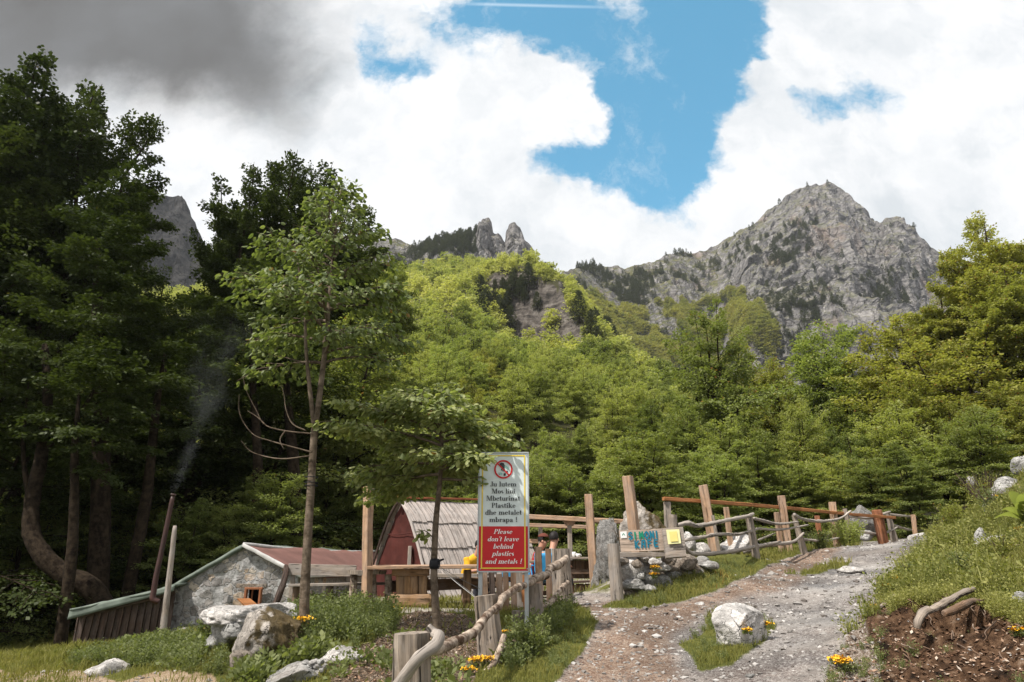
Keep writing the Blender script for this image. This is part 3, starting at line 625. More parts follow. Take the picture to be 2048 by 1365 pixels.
mb = MB(); e = pkr + [0, -.04, .0]; f = rer + [0, -.04, 0]; beam(mb, e, f, .09, .09, jit=.02, segs=10); beam(mb, f, f + ax * Lh, .07, .07, jit=.015, segs=16); mb.build('verge', M['mortar'], rfo, True)
rf = MB(); sl2 = (le - pk); sl2 /= np.linalg.norm(sl2); lel = loc(le + sl2 * .1) + o_
slabmesh(rf, (lel, pkr - [.02, 0, -.02], pkr - [.02, 0, -.02] + ax * (Lh + .3), lel + ax * (Lh + .3)), .09, (10, 16), .06, 4); rfg = rf.build('roof', M['tarp_green'], hut, True); tag(rfg, 'green tarp roof side')
# window with its hinged shutter hanging open
wy = 17.42
fr_ = MB()
wc = lambda x, z, y=wy: loc(np.array([x, y, z]))
for a_, b_ in (((wx0, wz0), (wx0, wz1)), ((wx1, wz0), (wx1, wz1)), ((wx0 - .03, wz1), (wx1 + .05, wz1)), ((wx0, wz0), (wx1, wz0))): beam(fr_, wc(*a_), wc(*b_), .05, .12, up=(0, 1, 0), jit=.003)
wf = fr_.build('window_frame', M['rust'], hut)
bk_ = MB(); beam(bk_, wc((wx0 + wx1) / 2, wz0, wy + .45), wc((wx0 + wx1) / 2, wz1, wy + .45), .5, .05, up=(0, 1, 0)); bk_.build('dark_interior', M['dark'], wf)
for xx in (wx0 + .12,): b2 = MB(); beam(b2, wc(xx, wz0, wy + .08), wc(xx, wz1, wy + .08), .03, .03, up=(0, 1, 0)); b2.build('glazing_bar', M['rust'], wf)
sh = MB(); a_, b_, c_, d_ = P(475, 1197, 17.15), P(500, 1197, 17.38), P(521, 1214, 17.36), P(493, 1215, 17.1)
slabmesh(sh, [loc(k) for k in (d_, c_, b_, a_)], .03, (3, 3)); sh.build('shutter', M['wood_orange'], wf)
ll = MB(); beam(ll, wc(wx0 - .25, wz1 + .06, wy - .0), wc(wx1 + .12, wz1 + .05, wy), .1, .07, up=(0, 1, 0)); ll.build('lintel', M['rock_brown'], wf)
# lean-to
s0, s1 = P(157, 1228, 16.6), P(350, 1180, 17.3)
mb = MB(); bl = s1 - s0
beam(mb, loc(s0), loc(s1), .10, .20, jit=.02, segs=12); mb.build('eave_beam', M['wood_dark'], hut)
nbd = 13
for k in range(nbd):
    f0 = (k + .5) / nbd; t_ = s0 + bl * f0 + [0, .06, -.06]; w_ = np.linalg.norm(bl) / nbd
    zbot = float(H(t_[0], t_[1])) - .25; mb = MB(); beam(mb, loc([t_[0] - .10 * (1 - f0), t_[1], zbot]), loc(t_), w_ * rt0.uniform(.86, .97) if 'rt0' in globals() else w_ * .93, .03, up=(0, 1, 0), jit=.004, seed=k); mb.build('board', M['wood_dark'], hut)
tp = MB(); up_ = np.array([0, 0, .11]); t0 = s0 + up_ - [.12, .16, .02]; t1 = s1 + up_ - [-.06, .16, 0]
slabmesh(tp, [loc(k) for k in (t0, t1, t1 + [.4, 3.6, .16], t0 + [.4, 3.6, .12])], .05, (26, 14), .09, 7)
slabmesh(tp, [loc(k) for k in (t0 - [0, .03, .20], t1 - [0, .03, .13], t1 + [0, .0, .005], t0 + [0, .0, .005])], .03, (26, 3), .035, 8); tp.build('tarp', M['tarp_green'], hut, True)
mb = MB(); beam(mb, loc([s0[0], s0[1] + .1, -1.2]), loc(s0 + [0, .1, -.1]), .1, 3.3 * .02, jit=.004); bb = MB()
slabmesh(bb, [loc(k) for k in ([s0[0] - .02, s0[1] + .05, -1.6], [s0[0] + .4, s0[1] + 3.4, -1.6], s0 + [.4, 3.4, -.03], s0 + [-.02, .05, -.05])], .03, (4, 4)); bb.build('end_wall', M['wood_dark'], hut)
mb = MB(); limb(mb, [loc(P(318, 1205, 16.6)), loc(P(306, 1198, 16.55)), loc(P(308, 1180, 16.55)), loc(P(313, 1150, 16.55)), loc(P(330, 1070, 16.6)), loc(P(346, 992, 16.6))], [.068, .068, .064, .06, .056, .052], k=10, n=44, lump=.03); sp = mb.build('stovepipe', M['pipe'], hut, True)
mb = MB(); limb(mb, [loc(P(346, 992, 16.6)), loc(P(347, 988, 16.6))], [.068, .068], k=10, n=4, lump=0); mb.build('pipe_collar', M['pipe'], sp)
mb = MB(); limb(mb, [P(325, 1270, 16.2), P(338, 1160, 16.3), P(350, 1052, 16.35)], [.075, .065, .05], k=8, n=20, lump=.15, seed=3)
tag(mb.build('pole', M['wood_grey'], None, True, P(325, 1270, 16.2)), 'peeled wooden pole leaning beside the rusty stovepipe', 'pole')
# smoke drifting from the stovepipe
m, q = mat('smoke_volume'); oc = q.n('ShaderNodeTexCoord').outputs['Object']
s_ = q.n('ShaderNodeSeparateXYZ'); q.put(s_.inputs[0], oc)
zz = s_.outputs[2]; cxx = q.m('MULTIPLY', zz, .22)
wob = q.m('MULTIPLY', q.m('SUBTRACT', q.noise(oc, .8, 1, .6), .5), q.m('ADD', .25, q.m('MULTIPLY', zz, .45)))
dx_ = q.m('SUBTRACT', q.m('ADD', s_.outputs[0], wob), cxx); wd_ = q.m('ADD', .13, q.m('MULTIPLY', zz, .22))
r2_ = q.m('DIVIDE', q.m('SQRT', q.m('ADD', q.m('MULTIPLY', dx_, dx_), q.m('MULTIPLY', s_.outputs[1], s_.outputs[1]))), wd_)
den = q.m('MULTIPLY', q.m('SUBTRACT', 1, q.mr(r2_, .1, 1.0)), q.mr(q.noise(q.v('MULTIPLY', oc, (1, 1, .7)), 1.6, 2, .65), .38, .68))
den = q.m('MULTIPLY', den, q.m('DIVIDE', .17, q.m('ADD', .35, q.m('MULTIPLY', zz, .75)))); den = q.m('MULTIPLY', den, q.mr(zz, 3.6, 4.8, 1, 0)); den = q.m('MULTIPLY', den, q.mr(zz, 0, .08))
vl = q.n('ShaderNodeVolumePrincipled'); vl.inputs['Color'].default_value = (.85, .9, .92, 1); q.put(vl.inputs['Density'], den); vl.inputs['Anisotropy'].default_value = .2
o_ = q.n('ShaderNodeOutputMaterial'); q.nt.links.new(vl.outputs[0], o_.inputs[1]); m.cycles.volume_step_rate = 1.2
mb = MB(); ring = np.array([[-1, -1], [1, -1], [1, 1], [-1, 1]], float); sweep(mb, [(0, 0, 0), (.3, 0, 1.5), (.7, 0, 3.2), (1.1, 0, 5)], np.stack([ring * k for k in (.4, .75, 1.1, 1.5)]), up=(0, 1, 0))
smk = mb.build('smoke', m); smk.location = P(346, 988, 16.6); tag(smk, 'thin grey smoke drifting up from the stovepipe', kind='stuff')

# ------------------------------------------------------------------ A-shaped cabin
c0 = P(800, 1003, 19.2); fi = math.radians(37); ca = np.array([math.cos(fi), math.sin(fi), .02]); cw = np.array([-math.sin(fi), math.cos(fi), 0.])
gz = float(H(c0[0], c0[1])); cab = empty('a_frame_cabin', (c0[0], c0[1], gz)); tag(cab, 'steep A-shaped cabin with a red tarp gable and a pale board roof', 'cabin'); co = np.array([c0[0], c0[1], gz])
hc = c0[2] - gz; Lc = 3.7
prf = [(0, 1.0), (.30, .84), (.58, .62), (.84, .36), (1.04, .13), (1.22, -.02)]   # half width, height fraction
pf = np.array([(a * 1.55, b * hc) for a, b in prf])
def side_pt(sg, a, h, l): return ca * l + cw * sg * a + np.array([0, 0, h])
# gable panels of tarp
mb = MB(); pts = [side_pt(1, a, h, .12) for a, h in pf[::-1]] + [side_pt(-1, a, h, .12) for a, h in pf[1:]]
zs = np.linspace(0, 1, 26); rows = []
for t_ in zs:
    h = hc * (1 - t_) - .02; a = np.interp(-h, -pf[:, 1], pf[:, 0]) * .97
    rows.append([side_pt(1, a * (1 - 2 * s2), h, .12) for s2 in np.linspace(0, 1, 15)])
rows = np.array(rows); rows = rows - ca * (fbm(rows, 2.2, 3, 4)[..., None] * .07 + np.abs(np.sin(rows[..., 0:1] * 9 + rows[..., 2:3])) * .02 * (zs[:, None, None] > .75))
ii = np.arange(rows.shape[0] * 15).reshape(-1, 15); mb.add(rows.reshape(-1, 3), [np.stack([ii[:-1, :-1], ii[1:, :-1], ii[1:, 1:], ii[:-1, 1:]], -1).reshape(-1, 4)])
gb = mb.build('gable', M['tarp_red'], cab, True)
mb = MB(); r_h = .66 * hc; a_h = np.interp(-r_h, -pf[:, 1], pf[:, 0]) * .95; limb(mb, [side_pt(1, a_h, r_h, .07), side_pt(0, 0, r_h - .03, .05), side_pt(-1, a_h, r_h, .07)], [.012, .012], k=4, n=10); mb.build('seam', M['tarp_red'], gb)
mb = MB(); beam(mb, side_pt(-1, .62, -.1, .04), side_pt(-1, .62, .95 * hc * .55, .04), .1, .1); mb.build('door_post', M['wood_grey'], cab)
mb = MB(); rows2 = []
for t_ in np.linspace(0, 1, 10):
    h = hc * (1 - t_) - .02; a = np.interp(-h, -pf[:, 1], pf[:, 0]) * .97; rows2.append([side_pt(1, a * (1 - 2 * s2), h, Lc - .15) for s2 in np.linspace(0, 1, 5)])
rows2 = np.array(rows2); ii = np.arange(50).reshape(-1, 5); mb.add(rows2.reshape(-1, 3), [np.stack([ii[:-1, :-1], ii[1:, :-1], ii[1:, 1:], ii[:-1, 1:]], -1).reshape(-1, 4)[:, ::-1]]); tag(mb.build('gable', M['tarp_red'], cab), 'far gable')
# roof boards in four overlapping courses per side
L_pf = np.concatenate([[0], np.cumsum(np.linalg.norm(np.diff(pf, axis=0), axis=1))])
rr0 = random.Random(3)
for sg, nmr in ((-1, 'roof'), (1, 'roof')):
    mb = MB(); lo = MB(); nbd = 23
    for cidx in range(4):
        s_a, s_b = L_pf[-1] * cidx / 4, L_pf[-1] * (cidx + 1) / 4 + .10
        for k in range(nbd):
            l = Lc * (k + .5) / nbd - .05; j = rr0.uniform(-.04, .05); pts = []
            for s2 in np.linspace(s_a + .0, min(s_b + j, L_pf[-1] + .05), 4):
                a, h = np.interp(s2, L_pf, pf[:, 0]), np.interp(s2, L_pf, pf[:, 1]); fr2 = (s2 - s_a) / (s_b - s_a)
                off = .030 + .045 * fr2; pts.append(side_pt(sg, a + off * .8, h + off * .6, l + (s2 * .05)))
            w_ = Lc / nbd * rr0.uniform(.80, .93); pr = np.array([(-w_ / 2, -.012), (w_ / 2, -.012), (w_ / 2, .012), (-w_ / 2, .012)])
            nrm_ = cw * sg * .8 + np.array([0, 0, .6]); sweep(mb, pts, pr, up=nrm_, jit=.006, seed=k + cidx * 40)
    mb.build(nmr, M['shingle'], cab)
    b3 = MB(); rows3 = np.array([[side_pt(sg, a, h - .01, l) for a, h in pf] for l in np.linspace(.14, Lc - .2, 3)]); ii = np.arange(rows3.shape[0] * 6).reshape(-1, 6); b3.add(rows3.reshape(-1, 3), [np.stack([ii[:-1, :-1], ii[1:, :-1], ii[1:, 1:], ii[:-1, 1:]], -1).reshape(-1, 4)]); b3.build('roof_lining', M['wood_dark'], cab)
mb = MB(); beam(mb, side_pt(0, 0, hc + .09, -.18), side_pt(0, 0, hc + .16, Lc), .16, .05, jit=.012); mb.build('ridge_cap', M['ridge_rust'], cab)
mb = MB(); pts = [side_pt(-1, a + .05, h + .03, -.02) for a, h in pf]; limb(mb, pts, [.045, .04], k=6, n=20, lump=.05); mb.build('verge', M['shingle'], cab)
mb = MB(); pts = [side_pt(1, a + .05, h + .03, -.02) for a, h in pf]; limb(mb, pts, [.045, .04], k=6, n=20, lump=.05); tag(mb.build('verge', M['wood_dark'], cab), 'dark verge pole')

# ------------------------------------------------------------------ posts, railings, frame
def gp(px, D): # ground point under an image column
    u = uv_dir(px, 1120)[0]; return np.array([u * D, D, float(H(u * D, D))])
def post(px0, py0, px1, py1, D, w, label, m='wood_new', group='tall squared posts', d=None, ch=.08, seed=0):
    t = P(px0, py0, D); b = P(px1, py1, D); g0 = float(H(b[0], b[1])); k = (b[2] - (g0 - .25)) / (t[2] - b[2]); b = b - (t - b) * k
    o = np.array([b[0], b[1], g0]); mb = MB(); beam(mb, b - o, t - o, w, d or w, up=(0, 1, 0), jit=.008, seed=seed or px0, ch=ch)
    ob = mb.build('timber_post', M[m]); ob.location = o; return tag(ob, label, 'post', group)
def post_r(px0, py0, px1, py1, D, w, d, rot, label, m='wood_new', seed=1):
    t = P(px0, py0, D); b = P(px1, py1, D); g0 = float(H(b[0], b[1])); k = (b[2] - (g0 - .25)) / (t[2] - b[2]); b = b - (t - b) * k
    o = np.array([b[0], b[1], g0]); mb = MB(); beam(mb, b - o, t - o, w, d, up=(math.sin(rot), math.cos(rot), 0), jit=.01, seed=seed, ch=.06)
    ob = mb.build('timber_post', M[m]); ob.location = o; return tag(ob, label, 'post', 'tall squared posts')
post_r(737, 974, 733, 1214, 12.6, .15, .13, .7, 'tall split log post with bark on its left side before the red hut roof')
post_r(1177, 989, 1190, 1192, 16, .17, .16, .25, 'tall squared post standing alone in the gap right of the bar counter', seed=4)
post_r(1255, 953, 1276, 1120, 13.8, .175, .20, .5, 'tallest squared post rising behind the painted cafe board', seed=5)
post_r(1406, 971, 1429, 1108, 16.2, .20, .18, .35, 'tall squared post right of the poster board', seed=6)
post_r(1562, 992, 1578, 1104, 18.7, .20, .18, .35, 'tall squared post at the middle of the orange railing', seed=7)
post_r(1664, 1005, 1673, 1078, 21, .20, .18, .35, 'shortest squared post near the far end of the orange railing', seed=8)
rl = empty('wooden_railing', gp(1335, 16)); tag(rl, 'long railing with a bright orange top rail beside the branch fence', 'railing'); ro = np.array(rl.location)
rpts = [(1326, 998, 15.9), (1405, 1003, 16.35), (1500, 1010, 17.7), (1600, 1019, 19.6), (1700, 1029, 21.5), (1790, 1036, 23.2)]
for i in range(len(rpts) - 1):
    mb = MB(); beam(mb, P(*rpts[i]) - ro, P(*rpts[i + 1]) - ro, .09, .085, jit=.006, seed=i); mb.build('top_rail', M['wood_orange'], rl)
for px, pt, px2, pb, D_, w_, mt_ in ((1334, 1004, 1337, 1085, 16, .15, 'wood_grey'), (1452, 1015, 1464, 1105, 17.3, .12, 'wood_new'), (1553, 1025, 1562, 1095, 18.9, .13, 'wood_new'), (1634, 1032, 1639, 1072, 20.6, .13, 'rust'),
                          (1753, 1020, 1766, 1072, 22.8, .27, 'rust'), (1826, 1030, 1830, 1070, 24.6, .13, 'wood_new'), (1878, 1034, 1882, 1058, 26, .2, 'wood_grey')):
    t = P(px, pt, D_); b = P(px2, pb, D_); b[2] = min(b[2], float(H(b[0], b[1])) - .2); mb = MB(); beam(mb, b - ro, t - ro, w_, w_ * .8, up=(0, 1, 0), jit=.006, seed=px); mb.build('post', M[mt_], rl)
fr_ = empty('pergola', gp(1150, 17)); tag(fr_, 'low timber pergola with two beams on bracketed posts behind the bar counter', 'pergola'); fo = np.array(fr_.location)
for a_, b_, w_ in (((1040, 1033, 17), (1252, 1044, 16.6), .11), ((1040, 1050, 17.4), (1178, 1055, 17.2), .09), ((1030, 1083, 17.3), (1079, 1083, 17.2), .10)):
    mb = MB(); beam(mb, P(*a_) - fo, P(*b_) - fo, w_, w_, jit=.008); mb.build('beam', M['wood_new'], fr_)
for px, pt, D_ in ((1081, 1054, 17.1), (1139, 1049, 16.95), (1206, 1051, 16.8)):
    t = P(px, pt, D_); b = gp(px + 2, D_); mb = MB(); beam(mb, b - [0, 0, .2] - fo, t - fo, .105, .1, up=(0, 1, 0), jit=.006, seed=px); po = mb.build('post', M['wood_grey'], fr_)
    if px > 1100:
        mb = MB(); c_ = P(px, 1044, D_) - fo; sweep(mb, [c_ + [0, .06, 0], c_ + [0, -.06, 0]], np.array([(-.17, .05), (.17, .05), (.09, -.09), (-.09, -.09)])); mb.build('bracket', M['wood_new'], po)
# bar counter with benches under it
bar = empty('bar_counter', gp(1180, 16.8)); tag(bar, 'plank bar counter with a shelf and low seat behind the road entrance', 'counter'); bo = np.array(bar.location)
mb = MB(); beam(mb, P(1128, 1117, 16.6) - bo, P(1232, 1117, 16.6) - bo, .5, .045, jit=.004); mb.build('counter_top', M['wood_grey'], bar)
for k in range(9):
    a_ = P(1134 + k * 11.3, 1121, 16.8); b_ = a_.copy(); b_[2] = bo[2] + .28; mb = MB(); beam(mb, b_ - bo, a_ - bo, .132, .025, up=(0, 1, 0), seed=k); mb.build('panel_board', M['wood_brown'], bar)
mb = MB(); beam(mb, P(1130, 1144, 16.5) - bo, P(1182, 1144, 16.5) - bo, .06, .1); mb.build('middle_rail', M['wood_brown'], bar)
mb = MB(); beam(mb, P(1132, 1165, 16.3) - bo, P(1184, 1163, 16.3) - bo, .36, .045); mb.build('seat', M['wood_dark'], bar)
for px in (1140, 1160, 1178):
    a_ = P(px, 1168, 16.3); b_ = a_.copy(); b_[2] = float(H(a_[0], a_[1])) - .1; mb = MB(); beam(mb, b_ - bo, a_ - bo, .2, .2, up=(0, 1, 0), jit=.01, seed=px); mb.build('leg', M['wood_brown'], bar)
def cup(px, py, D, lab, h=.085, r=.04):
    c_ = P(px, py, D); mb = MB(); pr = np.array([0, 0, 1.]); limb(mb, [c_ * 0, [0, 0, h * .5], [0, 0, h]], [r * .7, r, r * 1.02], k=12, n=6, lump=0)
    root = mb.build('cup', M['cup'], None, True); root.location = c_; tag(root, lab, 'cup', 'white cups on the counter')
    th = np.linspace(-1.3, 1.3, 7); mb = MB(); limb(mb, [np.array([r * .9 + math.cos(a) * h * .28, 0, h * .5 + math.sin(a) * h * .28]) for a in th], [.006, .006], k=5, n=12, lump=0); mb.build('handle', M['cup'], root, True)
cup(1148, 1115.2, 16.55, 'left white cup on the bar counter, the taller one', .12, .045); cup(1156.5, 1115.2, 16.5, 'right white cup on the bar counter, the wider one', .08, .055)

# ------------------------------------------------------------------ tables and benches on the terrace
tb = empty('picnic_table', gp(820, 12.9)); tag(tb, 'long timber table on a massive block trestle in front of the A-shaped cabin', 'table'); to = np.array(tb.location)
for k, (x0, x1, y_, D_) in enumerate(((736, 954, 1136, 12.65), (738, 1062, 1134.5, 12.95), (740, 1062, 1134, 13.25))):
    mb = MB(); beam(mb, P(x0, y_, D_) - to, P(x1, y_ - 2, D_) - to, .28, .06, jit=.004, seed=k); mb.build('top_board', M['wood_new'], tb)
mb = MB(); beam(mb, P(785, 1145, 12.75) - to, P(858, 1145, 12.75) - to, .18, .12); mb.build('cross_bar', M['wood_table'], tb)
for px in (801, 815, 829, 846):
    a_ = P(px, 1148, 12.8); b_ = P(px, 1206, 12.8); mb = MB(); beam(mb, b_ - to, a_ - to, .135, .16, up=(0, 1, 0), jit=.008, seed=px); mb.build('trestle_post', M['wood_table'], tb)
mb = MB(); a_ = P(777, 1208, 12.8); b_ = P(866, 1207, 12.8); a_[2] = b_[2] = to[2] + .10; beam(mb, a_ - to, b_ - to, .34, .24, jit=.015, ch=.25); mb.build('base_block', M['wood_table'], tb)
for px in (935, 1030):
    a_ = P(px, 1140, 13.1); b_ = a_.copy(); b_[2] = to[2] - .1; mb = MB(); beam(mb, b_ - to, a_ - to, .14, .14, up=(0, 1, 0), jit=.008, seed=px); mb.build('leg', M['wood_table'], tb)
mb = MB(); beam(mb, P(782, 1173, 13.3) - to, P(1000, 1165, 13.6) - to, .08, .2, jit=.006); mb.build('stretcher', M['wood_brown'], tb)
def bench(name, label, px0, px1, py, D, thick, m, legpx, lw=.13, py1=None, back=None, group=None, depth=.3):
    b0_ = gp((px0 + px1) / 2, D); r = empty(name, b0_); tag(r, label, 'bench', group); mb = MB(); py1 = py1 or py
    beam(mb, P(px0, py, D) - b0_, P(px1, py1, D) - b0_, depth, thick, jit=.006, seed=px0); mb.build('seat', M[m], r)
    for k, l in enumerate(legpx):
        a_ = P(l, py + 2, D + .03); c_ = a_.copy(); c_[2] = float(H(a_[0], a_[1])) - .15; mb = MB(); taper_log(mb, c_ - b0_, a_ - b0_, lw * .55, lw * .5, k=10, n=8, seed=l); mb.build('leg', M['wood_brown'], r)
    return r, b0_
bench('log_bench', 'weathered slab bench behind the block trestle table', 842, 956, 1151, 14.3, .075, 'wood_grey', (870, 930), py1=1152)
br, b0_ = bench('garden_bench', 'old bench with a wide grey backrest board in front of the stone hut', 581, 782, 1171, 13.2, .045, 'wood_grey', (594, 660), py1=1167)
mb = MB(); beam(mb, P(577, 1139, 13.45) - b0_, P(712, 1142, 13.35) - b0_, .04, .20, jit=.01); mb.build('backrest', M['wood_grey'], br)
for px in (588, 700):
    a_ = P(px, 1132, 13.5); c_ = a_.copy(); c_[2] = float(H(a_[0], a_[1])) - .1; mb = MB(); beam(mb, c_ - b0_, a_ - b0_, .08, .07, up=(0, 1, 0), jit=.006); mb.build('back_post', M['wood_grey'], br)
mb = MB(); limb(mb, [P(548, 1217, 13.1) - b0_, P(562, 1180, 13.2) - b0_, P(571, 1150, 13.3) - b0_, P(572, 1131, 13.4) - b0_], [.055, .06, .055, .045], k=8, seed=8); mb.build('curved_prop', M['wood_dark'], br, True)
st_ = gp(735, 12.9); stl = empty('log_stool_table', st_); tag(stl, 'small round slab table on bark covered log legs behind the split log post', 'table')
mb = MB(); c_ = P(734, 1145, 12.9) - st_; limb(mb, [c_ - [.33, 0, 0], c_ + [.33, 0, 0]], [.01, .01], k=4, n=3); mb = MB(); taper_log(mb, c_ - [0, 0, .035], c_ + [0, 0, .035], .33, .34, k=24, n=4, seed=2, rough=.05); mb.build('slab_top', M['stump'], stl)
for a_, b_ in (((708, 1149), (704, 1213)), ((745, 1149), (748, 1212)), ((776, 1149), (779, 1205))):
    e_, f_ = P(a_[0], a_[1], 12.9), P(b_[0], b_[1], 12.9); f_[2] = float(H(f_[0], f_[1])) - .1; mb = MB(); taper_log(mb, f_ - st_, e_ - st_, .075, .065, k=10, n=10, seed=a_[0]); mb.build('leg', M['bark_log'], stl)
# picket gate behind the warning sign
pgt = empty('picket_gate', gp(1020, 12.2)); tag(pgt, 'rough picket fence panel of uneven slats behind the warning sign', 'fence'); go = np.array(pgt.location)
rp_ = random.Random(4)
for i, (px, pt, pb, m_) in enumerate(((968, 1142, 1222, 'wood_new'), (983, 1142, 1215, 'wood_dark'), (998, 1148, 1226, 'wood_brown'), (1011, 1143, 1208, 'wood_brown'), (1026, 1145, 1212, 'wood_brown'), (1038, 1140, 1210, 'wood_grey'), (1049, 1150, 1232, 'wood_orange'), (1060, 1150, 1240, 'wood_grey'),
                                (1074, 1094, 1203, 'wood_brown'), (1094, 1098, 1200, 'wood_brown'))):
    D_ = 12.0; a_ = P(px + (2 if pt < 1100 else 0), pt, D_); b_ = P(px + (6 if pt < 1100 else 3), pb, D_); b_[2] = float(H(b_[0], b_[1])) + .03; mb = MB(); beam(mb, b_ - go, a_ - go, .09 + .04 * rp_.random(), .03, up=(0, 1, 0), jit=.006, seed=i); mb.build('picket', M[m_], pgt)
for y_ in (1160, 1190): mb = MB(); beam(mb, P(962, y_, 12.08) - go, P(1104, y_ - 4, 12.08) - go, .05, .07, jit=.006); mb.build('cross_rail', M['wood_brown'], pgt)
mb = MB(); beam(mb, P(1030, 1122, 14.4), P(1108, 1122, 14.4), .6, .05); t2 = empty('side_table', gp(1070, 14.4)); tag(t2, 'plain board table where two people sit right of the warning sign', 'table'); o2 = np.array(t2.location)
mb = MB(); beam(mb, P(1030, 1124, 14.4) - o2, P(1112, 1124, 14.4) - o2, .6, .05); mb.build('table_top', M['wood_new'], t2)
for px in (1040, 1104):
    a_ = P(px, 1128, 14.4); b_ = a_.copy(); b_[2] = float(H(a_[0], a_[1])) - .05; mb = MB(); beam(mb, b_ - o2, a_ - o2, .09, .09, up=(0, 1, 0)); mb.build('leg', M['wood_brown'], t2)

# ------------------------------------------------------------------ log fence in front
lf = empty('log_fence', G(985, 1326, 8.5)); tag(lf, 'low fence of thick split stumps and crooked peeled logs beside the road', 'fence'); lo_ = np.array(lf.location)
def stump(px0, py0, px1, pyb, D, r0, r1, par, org, name='post', seed=0, m='stump'):
    t = P(px0, py0, D); b = P(px1, pyb, D); b[2] = min(b[2], float(H(b[0], b[1])) - .1); mb = MB(); taper_log(mb, b - org, t - org, r1, r0, k=40, n=22, seed=seed, rough=.10)
    return mb.build(name, M[m], par, False)
stump(825, 1266, 826, 1440, 5.9, .143, .150, lf, lo_, seed=1); stump(970, 1191, 985, 1330, 8.4, .135, .155, lf, lo_, seed=2)
stump(1122, 1098, 1125, 1216, 12.6, .145, .185, lf, lo_, seed=3); stump(1069, 1168, 1072, 1258, 10.2, .10, .115, lf, lo_, seed=4); stump(1040, 1222, 1040, 1256, 10.3, .12, .12, lf, lo_, seed=5)
rr9 = np.random.default_rng(9)
def rail(pts, rad, par, org, m='bark_log', k=10, lump=.18, seed=0, name='rail'):
    mb = MB(); limb(mb, [P(*p_) - org + rr9.normal(0, .35, 3) * rad[0] for p_ in pts], rad, k=k + 2, n=max(16, len(pts) * 12), lump=lump * 2.0, seed=seed); return mb.build(name, M[m], par, True)
rail([(762, 1420, 5.6), (790, 1372, 5.6), (815, 1342, 5.58), (845, 1318, 5.6), (868, 1296, 5.65), (877, 1278, 5.75), (871, 1266, 5.85), (855, 1261, 5.9)], [.040, .044, .044, .046, .044, .042, .038, .026], lf, lo_, 'stick', 12, .14, 1)
rail([(868, 1306, 5.8), (905, 1284, 6.2), (945, 1261, 6.9), (975, 1233, 7.6), (998, 1212, 8.1), (1003, 1197, 8.25)], [.036, .041, .041, .040, .038, .028], lf, lo_, seed=2)
rail([(993, 1224, 8.05), (1003, 1204, 8.3), (1015, 1190, 8.6), (1026, 1179, 8.9), (1041, 1176, 9.3), (1060, 1166, 9.8), (1072, 1154, 10.2), (1093, 1148, 10.8), (1101, 1137, 11.2), (1118, 1130, 11.9), (1135, 1114, 12.35)], [.028, .042, .043, .045, .046, .049, .052, .055, .062, .066, .052], lf, lo_, seed=3)
rail([(940, 1385, 7.4), (953, 1364, 7.6), (968, 1354, 7.75), (989, 1323, 8.0), (1001, 1299, 8.15), (1009, 1273, 8.2)], [.036, .036, .036, .036, .034, .028], lf, lo_, seed=4)
rail([(1005, 1300, 8.3), (1037, 1280, 8.9), (1068, 1252, 9.7), (1081, 1234, 10.2), (1080, 1217, 10.25)], [.03, .035, .036, .036, .034], lf, lo_, seed=5)
rail([(1078, 1216, 10.3), (1097, 1204, 10.9), (1114, 1189, 11.5), (1127, 1177, 12), (1137, 1166, 12.35)], [.032, .042, .045, .045, .035], lf, lo_, seed=6)

